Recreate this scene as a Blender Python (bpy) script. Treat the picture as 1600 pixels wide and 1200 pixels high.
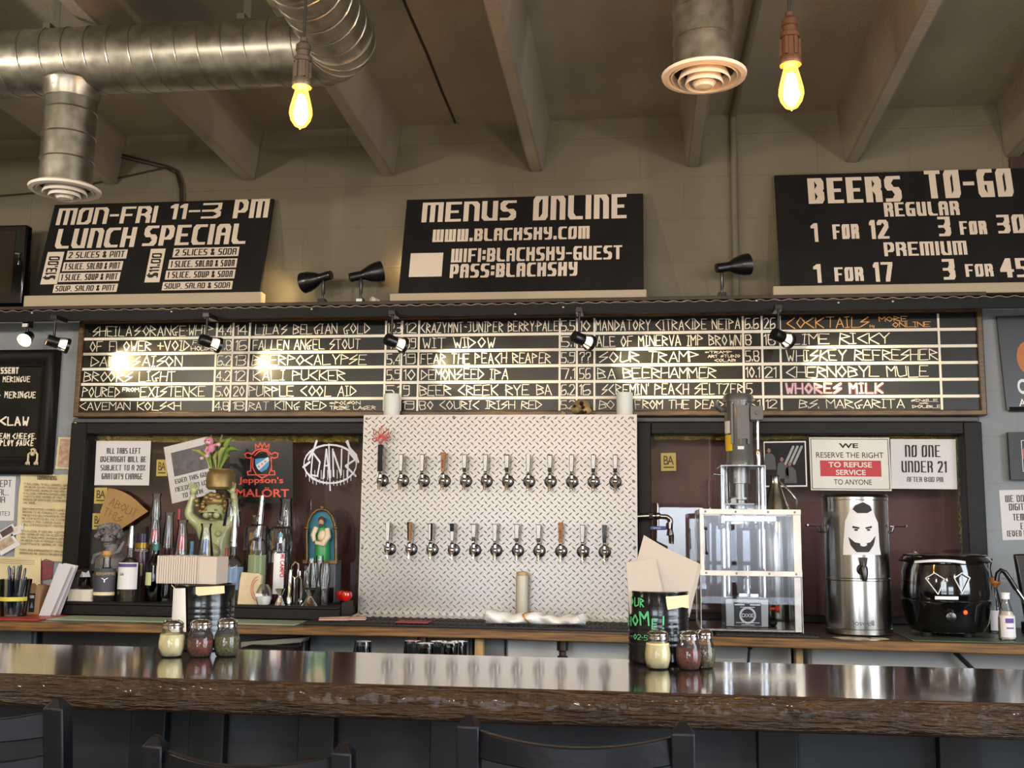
import bpy, bmesh, math, random
from mathutils import Vector, Matrix
random.seed(7)
R = math.radians
S = bpy.context.scene
COL = S.collection
for o in list(bpy.data.objects): bpy.data.objects.remove(o)

# ------------------------------------------------------------------ camera
F = 1655.0
CAM = Vector((0, 0, 1.40))
YAW, PIT, ROL = R(7.05), R(7.89), R(0.65)
_fw = Vector((-math.sin(YAW)*math.cos(PIT), math.cos(YAW)*math.cos(PIT), math.sin(PIT)))
_r = Vector((math.cos(YAW), math.sin(YAW), 0)); _u = _r.cross(_fw)
_rt = _r*math.cos(ROL) + _u*math.sin(ROL); _up = _u*math.cos(ROL) - _r*math.sin(ROL)
cd = bpy.data.cameras.new('camera'); cam = bpy.data.objects.new('camera', cd); COL.objects.link(cam)
cd.sensor_fit = 'HORIZONTAL'; cd.sensor_width = 36; cd.lens = F/1600*36
cd.clip_start = .05
M4 = Matrix((_rt, _up, -_fw)).transposed().to_4x4(); M4.translation = CAM
cam.matrix_world = M4
S.camera = cam
def ray(px, py): return _rt*((px-800)/F) - _up*((py-600)/F) + _fw
def at(px, py, Y): v = ray(px, py); return CAM + v*(Y/v.y)                  # photo point on the vertical plane y = Y
def atz(px, py, Z): v = ray(px, py); return CAM + v*((Z-CAM.z)/v.z)        # photo point on the level plane z = Z
def m(n, p): return n*((Vector(p)-CAM).dot(_fw))/F                          # n photo pixels in metres at point p

# ------------------------------------------------------------------ world, daylight, exposure
S.view_settings.view_transform = 'Standard'; S.view_settings.look = 'None'
S.view_settings.gamma = 1; S.view_settings.use_curve_mapping = False
S.view_settings.exposure = 0.95
try:
    S.cycles.transparent_max_bounces = 32; S.cycles.max_bounces = 14; S.cycles.sample_clamp_indirect = 6
    S.cycles.caustics_reflective = False; S.cycles.caustics_refractive = False
except Exception: pass
W = bpy.data.worlds.new('sky'); S.world = W; W.use_nodes = True
wn = W.node_tree; wn.nodes.clear()
wo = wn.nodes.new('ShaderNodeOutputWorld'); wb = wn.nodes.new('ShaderNodeBackground')
tc = wn.nodes.new('ShaderNodeTexCoord'); sp = wn.nodes.new('ShaderNodeSeparateXYZ'); cr = wn.nodes.new('ShaderNodeValToRGB')
wn.links.new(tc.outputs['Generated'], sp.inputs[0]); mr = wn.nodes.new('ShaderNodeMapRange')
mr.inputs[1].default_value = -1; mr.inputs[2].default_value = 1
wn.links.new(sp.outputs[2], mr.inputs[0]); wn.links.new(mr.outputs[0], cr.inputs[0])
e = cr.color_ramp.elements
e[0].position = 0.0; e[0].color = (.16, .16, .17, 1); e[1].position = 1.0; e[1].color = (.55, .72, 1, 1)
for p_, c_ in ((.47, (.22, .22, .23, 1)), (.505, (.80, .88, 1, 1)), (.62, (.85, .93, 1, 1))):
    k_ = e.new(p_); k_.color = c_
wn.links.new(cr.outputs[0], wb.inputs[0]); wb.inputs[1].default_value = 7.5
wn.links.new(wb.outputs[0], wo.inputs[0])

def lamp(name, kind, loc, aim, energy, color=(1, 1, 1), **k):
    l = bpy.data.lights.new(name, kind); l.energy = energy; l.color = color
    portal = k.pop('portal', False)
    for a, b in k.items(): setattr(l, a, b)
    if portal: l.cycles.is_portal = True
    o = bpy.data.objects.new(name, l); COL.objects.link(o); o.location = loc
    d = Vector(aim) - Vector(loc); o.rotation_euler = d.to_track_quat('-Z', 'Y').to_euler()
    return o
# openings in the front wall (behind the camera): (x0, x1, z0, z1)
RX0, RX1, RY0, RY1 = -4.3, 3.2, -3.2, 4.82
OPEN = [(.12, 1.8, .06, 1.75), (-2.5, -.45, .75, 2.75)]
SIDE = (-1.2, 2.4, .8, 2.8)                                  # window in the right wall: (y0, y1, z0, z1)
for a, b, c_, d_ in OPEN:
    lamp('window_portal', 'AREA', ((a+b)/2, RY0+.02, (c_+d_)/2), ((a+b)/2, 4, (c_+d_)/2), 1, shape='RECTANGLE', size=b-a, size_y=d_-c_, portal=True)
lamp('window_portal', 'AREA', (RX1-.02, (SIDE[0]+SIDE[1])/2, (SIDE[2]+SIDE[3])/2), (0, (SIDE[0]+SIDE[1])/2, (SIDE[2]+SIDE[3])/2), 1, shape='RECTANGLE', size=SIDE[1]-SIDE[0], size_y=SIDE[3]-SIDE[2], portal=True)
WARM = (1, .72, .34)

# ------------------------------------------------------------------ helpers
def lin(h):
    h = h.lstrip('#'); f = lambda v: v/12.92 if v <= .04045 else ((v+.055)/1.055)**2.4
    return tuple(f(int(h[i:i+2], 16)/255) for i in (0, 2, 4)) + (1,)
def mat(name, col, rough=.6, metal=0, var=0, vs=8, stretch=(1, 1, 1), bump=0, bs=40, coat=0, em=0, emc=None, alpha=1, col2=None, spec=None, rvar=0, trans=0, dist=.01, sss=0, detail=5):
    M = bpy.data.materials.new(name); M.use_nodes = True
    n = M.node_tree; b = n.nodes['Principled BSDF']; L = n.links.new
    c = lin(col); b.inputs['Base Color'].default_value = c
    b.inputs['Roughness'].default_value = rough; b.inputs['Metallic'].default_value = metal
    if coat: b.inputs['Coat Weight'].default_value = min(1, coat); b.inputs['Coat IOR'].default_value = 1.5 if coat <= 1 else 1.85; b.inputs['Coat Roughness'].default_value = .08
    if spec is not None: b.inputs['Specular IOR Level'].default_value = spec
    if trans: b.inputs['Transmission Weight'].default_value = trans
    if sss: b.inputs['Subsurface Weight'].default_value = sss; b.inputs['Subsurface Radius'].default_value = (.02, .015, .01)
    if em: b.inputs['Emission Color'].default_value = lin(emc or col); b.inputs['Emission Strength'].default_value = em
    if alpha < 1: b.inputs['Alpha'].default_value = alpha
    if var or bump or rvar:
        t = n.nodes.new('ShaderNodeTexCoord'); mp = n.nodes.new('ShaderNodeMapping'); mp.inputs['Scale'].default_value = stretch
        L(t.outputs['Object'], mp.inputs[0])
    if var or rvar:
        nz = n.nodes.new('ShaderNodeTexNoise'); nz.inputs['Scale'].default_value = vs; nz.inputs['Detail'].default_value = detail
        L(mp.outputs[0], nz.inputs['Vector'])
    if var:
        rp = n.nodes.new('ShaderNodeValToRGB'); L(nz.outputs[0], rp.inputs[0])
        c2 = lin(col2) if col2 else tuple(x*(1-var) for x in c[:3]) + (1,)
        c1 = c if col2 else tuple(min(1, x*(1+var*.6)) for x in c[:3]) + (1,)
        rp.color_ramp.elements[0].color = c2; rp.color_ramp.elements[1].color = c1
        rp.color_ramp.elements[0].position = .32; rp.color_ramp.elements[1].position = .68
        L(rp.outputs[0], b.inputs['Base Color'])
    if rvar:
        q = n.nodes.new('ShaderNodeMapRange'); q.inputs[3].default_value = max(.02, rough-rvar); q.inputs[4].default_value = rough+rvar
        L(nz.outputs[0], q.inputs[0]); L(q.outputs[0], b.inputs['Roughness'])
    if bump:
        nb = n.nodes.new('ShaderNodeTexNoise'); nb.inputs['Scale'].default_value = bs; nb.inputs['Detail'].default_value = 4
        L(mp.outputs[0], nb.inputs['Vector'])
        bp = n.nodes.new('ShaderNodeBump'); bp.inputs['Strength'].default_value = bump; bp.inputs['Distance'].default_value = dist
        L(nb.outputs[0], bp.inputs['Height']); L(bp.outputs[0], b.inputs['Normal'])
    return M
def glass(name, tint='ffffff', refl=1.0, rough=.02, body=0, bodyc='ffffff', ior=1.45):
    M = bpy.data.materials.new(name); M.use_nodes = True; n = M.node_tree; n.nodes.clear(); L = n.links.new
    o = n.nodes.new('ShaderNodeOutputMaterial'); t = n.nodes.new('ShaderNodeBsdfTransparent'); g = n.nodes.new('ShaderNodeBsdfGlossy')
    fr = n.nodes.new('ShaderNodeFresnel'); fr.inputs[0].default_value = ior
    mu = n.nodes.new('ShaderNodeMath'); mu.operation = 'MULTIPLY'; mu.inputs[1].default_value = refl; mu.use_clamp = True
    geo = n.nodes.new('ShaderNodeNewGeometry'); ms = n.nodes.new('ShaderNodeMath'); ms.operation = 'SUBTRACT'; ms.inputs[0].default_value = 1
    x = n.nodes.new('ShaderNodeMixShader'); t.inputs[0].default_value = lin(tint); g.inputs['Roughness'].default_value = rough
    L(fr.outputs[0], mu.inputs[0]); L(mu.outputs[0], x.inputs[0]); L(g.outputs[0], x.inputs[2])
    if body:
        d = n.nodes.new('ShaderNodeBsdfDiffuse'); d.inputs[0].default_value = lin(bodyc); y = n.nodes.new('ShaderNodeMixShader')
        y.inputs[0].default_value = body; L(t.outputs[0], y.inputs[1]); L(d.outputs[0], y.inputs[2]); L(y.outputs[0], x.inputs[1])
    else: L(t.outputs[0], x.inputs[1])
    L(x.outputs[0], o.inputs[0]); return M

def wloc(o):
    v = Vector((0, 0, 0))
    while o: v += o.location; o = o.parent
    return v
class MB:
    def __init__(s): s.bm = bmesh.new(); s.M = Matrix()
    def add(s, vs, fs):
        v = [s.bm.verts.new(s.M @ Vector(p)) for p in vs]
        for f in fs:
            try: s.bm.faces.new([v[i] for i in f])
            except ValueError: pass
        return s
    def box(s, a, b):
        x0, y0, z0 = a; x1, y1, z1 = b
        return s.add([(x0,y0,z0),(x1,y0,z0),(x1,y1,z0),(x0,y1,z0),(x0,y0,z1),(x1,y0,z1),(x1,y1,z1),(x0,y1,z1)],
                     [(3,2,1,0),(4,5,6,7),(0,1,5,4),(1,2,6,5),(2,3,7,6),(3,0,4,7)])
    def cbox(s, c, d): return s.box([c[i]-d[i]/2 for i in range(3)], [c[i]+d[i]/2 for i in range(3)])
    def tube(s, pts, r, seg=10, cap=True, flat=1):
        pts = [Vector(p) for p in pts]; n = len(pts); rs = r if isinstance(r, (list, tuple)) else [r]*n
        vs, fs = [], []; pu = None
        for i, p in enumerate(pts):
            t = (pts[min(i+1, n-1)] - pts[max(i-1, 0)]).normalized()
            if pu is None:
                a = Vector((0, 0, 1)) if abs(t.z) < .9 else Vector((1, 0, 0)); u = t.cross(a).normalized()
            else: u = (pu - t*pu.dot(t)).normalized()
            pu = u; w = t.cross(u)
            for k in range(seg):
                an = 2*math.pi*k/seg; vs.append(p + u*(math.cos(an)*rs[i]) + w*(math.sin(an)*rs[i]*flat))
        for i in range(n-1):
            for k in range(seg):
                a, b = i*seg+k, i*seg+(k+1) % seg; fs.append((a, b, b+seg, a+seg))
        if cap: fs.append(tuple(range(seg))[::-1]); fs.append(tuple(range((n-1)*seg, n*seg)))
        return s.add(vs, fs)
    def lathe(s, prof, c=(0, 0, 0), seg=24, a0=0, a1=2*math.pi, ax=None):
        c = Vector(c); full = abs(a1-a0-2*math.pi) < 1e-6; nk = seg if full else seg+1
        q = Vector((0, 0, 1)).rotation_difference(Vector(ax).normalized()) if ax is not None else None
        vs, fs = [], []
        for r, z in prof:
            for k in range(nk):
                an = a0+(a1-a0)*k/seg; v = Vector((r*math.cos(an), r*math.sin(an), z))
                vs.append(c + (q @ v if q else v))
        for i in range(len(prof)-1):
            for k in range(seg):
                a, b = i*nk+k, i*nk+(k+1) % nk; fs.append((a, b, b+nk, a+nk))
        if full:
            if prof[0][0] > 1e-5: fs.append(tuple(range(nk))[::-1]) if s._cap(prof, 0) else None
            if prof[-1][0] > 1e-5 and s._cap(prof, -1): fs.append(tuple(range((len(prof)-1)*nk, len(prof)*nk)))
        s.add(vs, [f for f in fs if f]); return s
    open_ends = False
    def _cap(s, prof, i): return not s.open_ends
    def ball(s, c, r, seg=14, rings=9):
        r = (r, r, r) if not isinstance(r, (list, tuple)) else r; c = Vector(c)
        vs = [c+Vector((0, 0, -r[2]))]; fs = []
        for i in range(1, rings):
            th = -math.pi/2+math.pi*i/rings
            for k in range(seg):
                an = 2*math.pi*k/seg; vs.append(c+Vector((r[0]*math.cos(th)*math.cos(an), r[1]*math.cos(th)*math.sin(an), r[2]*math.sin(th))))
        vs.append(c+Vector((0, 0, r[2]))); top = len(vs)-1
        for k in range(seg):
            k2 = (k+1) % seg; fs.append((0, 1+k2, 1+k)); fs.append((top, top-seg+k, top-seg+k2))
            for i in range(rings-2): a = 1+i*seg; fs.append((a+k, a+k2, a+seg+k2, a+seg+k))
        return s.add(vs, fs)
    def slab(s, poly, d):            # poly: 3D outline, extruded by vector d
        poly = [Vector(p) for p in poly]; d = Vector(d); n = len(poly)
        fs = [tuple(range(n))[::-1], tuple(range(n, 2*n))] + [(i, (i+1) % n, n+(i+1) % n, n+i) for i in range(n)]
        return s.add(poly+[p+d for p in poly], fs)
    def build(s, name, M, parent=None, loc=None, smooth=True, bevel=0, sub=0, ang=38, solid=0):
        bm = s.bm; off = wloc(parent) if parent else (Vector(loc) if loc is not None else Vector((0, 0, 0)))
        if off.length > 0: bmesh.ops.translate(bm, verts=bm.verts, vec=-off)
        bmesh.ops.recalc_face_normals(bm, faces=bm.faces)
        if smooth:
            for f in bm.faces: f.smooth = True
            for ed in bm.edges:
                if len(ed.link_faces) == 2 and ed.calc_face_angle(0) > R(ang): ed.smooth = False
        me = bpy.data.meshes.new(name); bm.to_mesh(me); bm.free(); me.materials.append(M)
        o = bpy.data.objects.new(name, me); COL.objects.link(o)
        if parent: o.parent = parent
        elif loc is not None: o.location = loc
        if solid: q = o.modifiers.new('solid', 'SOLIDIFY'); q.thickness = solid; q.offset = 0
        if bevel: q = o.modifiers.new('bevel', 'BEVEL'); q.width = bevel; q.segments = 2; q.limit_method = 'ANGLE'; q.angle_limit = R(40)
        if sub: q = o.modifiers.new('sub', 'SUBSURF'); q.levels = sub; q.render_levels = sub
        return o
def tag(o, label, cat, group=None):
    o['label'] = label; o['category'] = cat
    if group: o['group'] = group
    return o
def thing(name, label, cat, loc, group=None):
    o = bpy.data.objects.new(name, None); COL.objects.link(o); o.location = loc; o.empty_display_size = .05
    return tag(o, label, cat, group)
def struct(o): o['kind'] = 'structure'; return o
def dup(root, loc, label=None, rotz=0, scale=1, group=None):
    def cp(o, par):
        c = o.copy(); COL.objects.link(c)
        if par: c.parent = par
        for ch in list(o.children): cp(ch, c)
        return c
    r = cp(root, None); r.location = loc; r.rotation_euler = (0, 0, rotz); r.scale = (scale,)*3
    if label: r['label'] = label
    if group: r['group'] = group
    return r

# ------------------------------------------------------------------ lettering
SIGN = {}
for row in """A 000516364540,0343|B 000636454433,03334241 3000|C 4616050110 40|D 0006364541 3000|E 46060040,0333|F 460600,0333|G 4616050110404323|H 0006,4046,0343|I 0006
J 4641301001|K 0006,03134340,4644 13|L 06011040|M 000666 60,3630|N 000636 4540|O 000516464130 00|P 000636454332 02|Q 000516464130 00,3140|R 0006364544 3303,334240
S 46160504133342413000|T 0646,2026|U 0601104046|V 0602206246|W 0600606 6,3036|X 0046,0640|Y 0604134346,4641301 0|Z 06460040|0 0005164641 3000|1 051610|2 05163645440040
3 064644330313,33424130 00|4 303602 42|5 460603334241 3000|6 461605003041423302|7 064620|8 03050 616364544330301103041423303|9 4404061646413000|. 0001|: 0102,0405|, 1000|- 0323|' 0506
` 0615|! 0206,0000|& 40051626350110204 2|$ 46160504133342413000,2027|% 0046,0506,4041|( 160501 10|) 06151100|+ 0343,2125|* 0244,0442,2125|/ 0046|? 05164644 2321,2020|= 0242,0444|· 0303""".split('\n'):
    for g in row.split('|'):
        ch, d = g[0], g[2:].replace(' ', '')
        SIGN[ch] = [[(int(q[i]), int(q[i+1])) for i in range(0, len(q)-1, 2)] for q in d.split(',')]
CHALK = dict(SIGN)
for row in """A 002640,1232|B 0006440333 4100|C 460340|D 000643 00|E 460600 40,0333|G 460310302242|K 0006,460340|M 00062346 40|N 00064046|O 2003264320|P 000644 03|R 0006440340
S 460343 00|U 0601 104146|V 062046|W 061023 3046|Y 0623 46,2320|I 1030,2026,1636|J 0646,363110|Q 200326 4320,2240|L 060040|X 0046,0640|0 200326 4320""".split('\n'):
    for g in row.split('|'):
        ch, d = g[0], g[2:].replace(' ', '')
        CHALK[ch] = [[(int(q[i]), int(q[i+1])) for i in range(0, len(q)-1, 2)] for q in d.split(',')]
class Pl:
    def __init__(s, o, ex, ey):
        s.o = Vector(o); s.ex = Vector(ex).normalized(); s.ey = Vector(ey).normalized(); s.n = s.ey.cross(s.ex).normalized()
    def p(s, a, b, off=0): return s.o + s.ex*a + s.ey*b + s.n*off
    def st(s, px, py):
        v = ray(px, py); P = CAM + v*((s.o-CAM).dot(s.n)/v.dot(s.n)); d = P-s.o
        c = s.ex.dot(s.ey); a, b = d.dot(s.ex), d.dot(s.ey); k = 1-c*c
        return ((a-c*b)/k, (b-c*a)/k)
def hull(P):
    P = sorted(set(P)); 
    def half(P):
        h = []
        for p in P:
            while len(h) > 1 and (h[-1][0]-h[-2][0])*(p[1]-h[-2][1])-(h[-1][1]-h[-2][1])*(p[0]-h[-2][0]) <= 0: h.pop()
            h.append(p)
        return h
    a, b = half(P), half(P[::-1]); return a[:-1]+b[:-1]
_k = [0]
def stroke(mb, pl, a, b, hx, hy, off=.0008):
    _k[0] = (_k[0]+1) % 24; off = off+_k[0]*1.6e-5
    q = [(c[0]+i*hx, c[1]+j*hy) for c in (a, b) for i in (-1, 1) for j in (-1, 1)]
    h = hull(q); mb.add([pl.p(x, y, off) for x, y in h], [tuple(range(len(h)))])
def write(mb, pl, s, box, font=SIGN, wx=.1, wy=.06, jit=0, gap=1.7, rot=False, off=.0008, maxw=0):
    s0, t0, s1, t1 = box
    if rot: W_, H_ = abs(t1-t0), abs(s1-s0)
    else: W_, H_ = s1-s0, t1-t0
    hx, hy = wx*H_, wy*H_; gs = []; U = 0; sp = 0
    for ch in s:
        if ch == ' ': gs.append((None, 3.2)); sp += 1; U += 3.2; continue
        g = font.get(ch) or font.get(ch.upper()) or [[(0, 0), (4, 0), (4, 6), (0, 6), (0, 0)]]
        xs = [p[0] for st_ in g for p in st_]; mn = min(xs); w = max(xs)-mn
        gs.append(([[(p[0]-mn, p[1]) for p in st_] for st_ in g], w)); U += w
    n = len(gs)-sp; gp = gap*.06*H_; ws = .06*H_
    fixed = lambda: n*2*hx+(n-1)*gp+sp*ws
    for _ in range(30):
        if U == 0 or W_-fixed() >= .46*W_: break
        hx *= .9; gp *= .9; ws *= .93
    sx = max(0, W_-fixed())/max(U, 1); sy = (H_-2*hy)/6; x = 0; adv = []
    if U == 0: x = max(0, (W_-fixed())/2)
    for g, w in gs:
        if g is None: x += ws+w*sx; continue
        adv.append((g, x)); x += w*sx+2*hx+gp
    for g, x0 in adv:
        jx, jy, sl = random.uniform(-jit, jit)*2, random.uniform(-jit, jit)*2, random.uniform(-jit, jit)*.5
        for st_ in g:
            P = []
            for (gx, gy) in st_:
                gx2 = gx+jx*.4+sl*gy*.6+random.uniform(-jit, jit); gy2 = gy+jy*.4+random.uniform(-jit, jit)
                u, v = x0+hx+gx2*sx, H_-hy-gy2*sy
                P.append((s0+v, max(t0, t1)-u) if rot else (s0+u, t0+v))
            if len(P) == 1: P = P*2
            for a, b in zip(P, P[1:]):
                stroke(mb, pl, a, b, hy if rot else hx, hx if rot else hy, off)
    return mb
def bfont(mb, pl, s, box, off=.0008, bold=0):
    cu = bpy.data.curves.new('t', 'FONT'); cu.body = s; cu.offset = bold; o = bpy.data.objects.new('t', cu); COL.objects.link(o)
    bpy.context.view_layer.update(); dg = bpy.context.evaluated_depsgraph_get(); me = o.evaluated_get(dg).to_mesh()
    V = [v.co.copy() for v in me.vertices]; Fs = [tuple(p.vertices) for p in me.polygons]
    x0, x1 = min(v.x for v in V), max(v.x for v in V); y0, y1 = min(v.y for v in V), max(v.y for v in V)
    s0, t0, s1, t1 = box
    mb.add([pl.p(s0+(v.x-x0)/(x1-x0)*(s1-s0), t1-(v.y-y0)/(y1-y0)*(t1-t0), off) for v in V], Fs)
    bpy.data.objects.remove(o); bpy.data.curves.remove(cu); return mb
def sheet(name, label, cat, tl, tr, bl, Y, M, th=.001, group=None, curl=0, rag=0, parent=None):
    a, b, c = (at(p[0], p[1], Y) for p in (tl, tr, bl)); w, h = (b-a).length, (c-a).length
    pl = Pl(a, b-a, c-a); mb = MB(); n = 10
    f = lambda u, v: pl.p(u*w, v*h, th+curl*(abs(2*u-1)**3*.5+max(0, v-.6)**2*2))
    g = lambda u, v: pl.p(u*w, v*h, 0+curl*(abs(2*u-1)**3*.5+max(0, v-.6)**2*2))
    rg = lambda i, j: (min(1, max(0, i/n+(random.uniform(-rag, rag) if j in (0, n) or i in (0, n) else 0))), min(1, max(0, j/n+(random.uniform(-rag, rag) if j in (0, n) or i in (0, n) else 0))))
    if not curl and not rag:
        mb.slab([pl.p(0, 0), pl.p(w, 0), pl.p(w, h), pl.p(0, h)], pl.n*th)
    else:
        vs, fs = [], []
        uv = {(i, j): rg(i, j) for i in range(n+1) for j in range(n+1)}
        for k in (f, g):
            for j in range(n+1):
                for i in range(n+1): vs.append(k(*uv[i, j]))
        q = (n+1)**2
        for j in range(n):
            for i in range(n):
                a_ = j*(n+1)+i; fs.append((a_, a_+1, a_+n+2, a_+n+1)); fs.append((q+a_, q+a_+n+1, q+a_+n+2, q+a_+1))
        bd = [i for i in range(n+1)]+[(j)*(n+1)+n for j in range(1, n+1)]+[n*(n+1)+i for i in range(n-1, -1, -1)]+[j*(n+1) for j in range(n-1, 0, -1)]
        for i in range(len(bd)): x, y = bd[i], bd[(i+1) % len(bd)]; fs.append((x, q+x, q+y, y))
        mb.add(vs, fs)
    o = mb.build(name, M, parent=parent, loc=None if parent else pl.p(w/2, h), smooth=bool(curl))
    if label: tag(o, label, cat, group)
    return o, pl, w, h
def lines(o, pl, w, h, items, M, font=SIGN, wx=.085, wy=.05, jit=0, off=.0022, name='lettering', gap=1.7, maxw=0):
    mb = MB()
    for it in items: write(mb, pl, it[0], (it[1]*w, it[2]*h, it[3]*w, it[4]*h), font, wx, wy, jit, gap, off=off, maxw=maxw)
    return mb.build(name, M, parent=o, smooth=False)
def patch(o, pl, u0, v0, u1, v1, M, name, off=.0016, poly=None):
    mb = MB(); P = poly or [(u0, v0), (u1, v0), (u1, v1), (u0, v1)]
    mb.add([pl.p(a, b, off) for a, b in P], [tuple(range(len(P)))]); return mb.build(name, M, parent=o, smooth=False)
# ------------------------------------------------------------------ materials
def paint(name, lo, hi, zc, rough=.75):
    M = mat(name, lo, rough); n = M.node_tree; L = n.links.new; b = n.nodes['Principled BSDF']
    g = n.nodes.new('ShaderNodeNewGeometry'); sx = n.nodes.new('ShaderNodeSeparateXYZ'); L(g.outputs['Position'], sx.inputs[0])
    gt = n.nodes.new('ShaderNodeMath'); gt.operation = 'GREATER_THAN'; gt.inputs[1].default_value = zc; L(sx.outputs[2], gt.inputs[0])
    mx = n.nodes.new('ShaderNodeMix'); mx.data_type = 'RGBA'; mx.inputs[6].default_value = lin(lo); mx.inputs[7].default_value = lin(hi); L(gt.outputs[0], mx.inputs[0])
    nz = n.nodes.new('ShaderNodeTexNoise'); nz.inputs['Scale'].default_value = 3; nz.inputs['Detail'].default_value = 6
    m2 = n.nodes.new('ShaderNodeMix'); m2.data_type = 'RGBA'; m2.blend_type = 'MULTIPLY'; m2.inputs[0].default_value = .35; L(mx.outputs[2], m2.inputs[6]); L(nz.outputs[0], m2.inputs[7])
    cb = n.nodes.new('ShaderNodeCombineXYZ'); L(sx.outputs[0], cb.inputs[0]); L(sx.outputs[2], cb.inputs[1])
    bt = n.nodes.new('ShaderNodeTexBrick'); bt.inputs['Scale'].default_value = 1; bt.inputs['Brick Width'].default_value = .406; bt.inputs['Row Height'].default_value = .203
    bt.inputs['Mortar Size'].default_value = .005; bt.inputs['Mortar Smooth'].default_value = .6; L(cb.outputs[0], bt.inputs[0])
    iv = n.nodes.new('ShaderNodeMath'); iv.operation = 'MULTIPLY'; iv.inputs[1].default_value = -.6; L(bt.outputs['Fac'], iv.inputs[0])
    n2 = n.nodes.new('ShaderNodeTexNoise'); n2.inputs['Scale'].default_value = 90; n2.inputs['Detail'].default_value = 5
    ad = n.nodes.new('ShaderNodeMath'); ad.operation = 'MULTIPLY_ADD'; ad.inputs[1].default_value = .25; L(n2.outputs[0], ad.inputs[0]); L(iv.outputs[0], ad.inputs[2])
    bp = n.nodes.new('ShaderNodeBump'); bp.inputs['Strength'].default_value = .45; bp.inputs['Distance'].default_value = .006; L(ad.outputs[0], bp.inputs['Height']); L(bp.outputs[0], b.inputs['Normal'])
    L(m2.outputs[2], b.inputs['Base Color']); return M
mWALL = paint('two-colour block wall', '9aa0a4', '7d7663', 2.40)  # blue-grey below the ledge height, taupe above
mCEIL = mat('ceiling paint', '9d9584', .8, var=.12, vs=2.5, bump=.2, bs=60)
mBEAM = mat('concrete stem paint', '9c9384', .8, var=.12, vs=3, bump=.25, bs=50)
mSIDE = mat('side wall paint', '8d8373', .85)
mFLOOR = mat('sealed concrete floor', '8a8378', .4, var=.3, vs=4)
mBLK = mat('black paint', '151413', .5, spec=.22, bump=.1, bs=120, dist=.002)
mBLKW = mat('black stained wood', '191614', .48, spec=.2, var=.3, vs=14, stretch=(1, 8, 8), bump=.15, bs=30, dist=.003)
mBLKS = mat('satin black metal', '131315', .28, coat=.2)
mGLOSS = mat('gloss black enamel', '0b0b0d', .08, coat=.6)
mSIGN = mat('sign black board', '1d1c1c', .55, spec=.25, var=.25, vs=6, bump=.05)
mCREAM = mat('cream vinyl lettering', 'e6d9c8', .6)
mSLATE = mat('chalkboard', '12140f', .3, spec=.28, var=.4, vs=7, rvar=.07)
mCHALK = mat('chalk', 'ece4d0', .9); mCHALKO = mat('orange chalk', 'e9b066', .9); mCHALKP = mat('pink chalk', 'e2bfc4', .9); mCHALKD = mat('dark pink chalk', '7d3f52', .9)
mGRID = mat('white tape', 'efe9d8', .6)
mFRAME = mat('stained wood moulding', '6d5126', .4, var=.5, vs=20, stretch=(.6, 4, 4), col2='3a2812')
mDUCT = mat('galvanised duct', '98968c', .34, .92, var=.25, vs=22, rvar=.12)
mDUCTS = mat('galvanised seam', 'a8a69e', .3, 1)
mWHITEP = mat('white painted metal', 'd9d2c6', .45)
mSTEEL = mat('stainless steel', 'a5a19a', .22, 1, rvar=.08, vs=3, stretch=(40, 40, .6))
mSTEELD = mat('brushed steel', '8f8b84', .35, 1)
mCHROME = mat('chrome', 'd4d2cf', .08, 1)
mPLATE = mat('aluminium tread plate', 'a09b95', .42, .75, var=.12, vs=3.2, rvar=.06)
mBARTOP = mat('varnished bar top', '31231b', .16, var=.45, vs=5, stretch=(.5, 7, 1), coat=1.2, rvar=.05, spec=.7)
mBAREDGE = mat('live edge bark', '33210f', .36, var=.55, vs=9, stretch=(.7, 3, 6), bump=.9, bs=26, dist=.02, coat=.1, spec=.35)
mCEDGE = mat('counter edge wood', '86602c', .45, var=.6, vs=10, stretch=(.5, 5, 12), col2='3c2712')
mCTOP = mat('counter top', '4a3a2a', .35, var=.3, vs=8)
mRUB = mat('black rubber', '171617', .6, bump=.6, bs=200, dist=.003)
mPOST = mat('raw wood', 'b39463', .6, var=.25, vs=12, stretch=(4, 4, .6))
mPANEL = mat('bar front panel', '26282a', .6, spec=.2, var=.6, vs=3, bump=.2, bs=12)
mCHAIR = mat('black lacquered wood', '08090e', .42, spec=.22, bump=.05, bs=80)
mPAPER = mat('white paper', 'd9d6d3', .7, var=.05, vs=4); mPAPERW = mat('aged paper', 'd8c99c', .75, var=.2, vs=5)
mTAN = mat('kraft paper', 'a5804e', .75, var=.1, vs=8); mINK = mat('black ink', '24211f', .7); mINKB = mat('brown ink', '57432a', .8)
mRED = mat('red paint', 'c02a24', .4); mREDB = mat('red print', 'b8202a', .5); mWHITE = mat('white plastic', 'e4e2de', .4)
mMAROON = mat('maroon back panel', '6e393a', .5, var=.45, vs=1.6)
mPANE = glass('window glass', 'f2f4f2', 1.25, .012); mGL = glass('clear glass', 'fcfdfc', 1.0, .01, body=.015)  # faint white body in clear glass imitates whitish window sheen
mACR = glass('clear acrylic', 'f5f7fa', .5, .02); mGLB = glass('brown spirit', '8a5a2a', .8, .02); mAMB = glass('amber tequila', 'd08a2c', .8, .02)
mGREENG = glass('dark green glass', '1d3a18', 1.3, .02); mPALEL = glass('pale liquid', 'e6e6c8', .6, .02)
mFOIL = mat('gold foil', 'd0b050', .35, .7, bump=1, bs=60, dist=.02)
mCAND = mat('white wax', 'dfe3dc', .5, sss=.3); mCLOTH = mat('white cloth', 'e8e4de', .9, bump=.4, bs=150, dist=.003)
mREDAP = mat('glossy red', 'c01c16', .15, coat=.4)
mGREENS = mat('glazed pale green', 'aab082', .3, var=.15, vs=9, coat=.3); mGOLD = mat('old gold', '8f7a4c', .45, .55, var=.3, vs=14)
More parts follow.
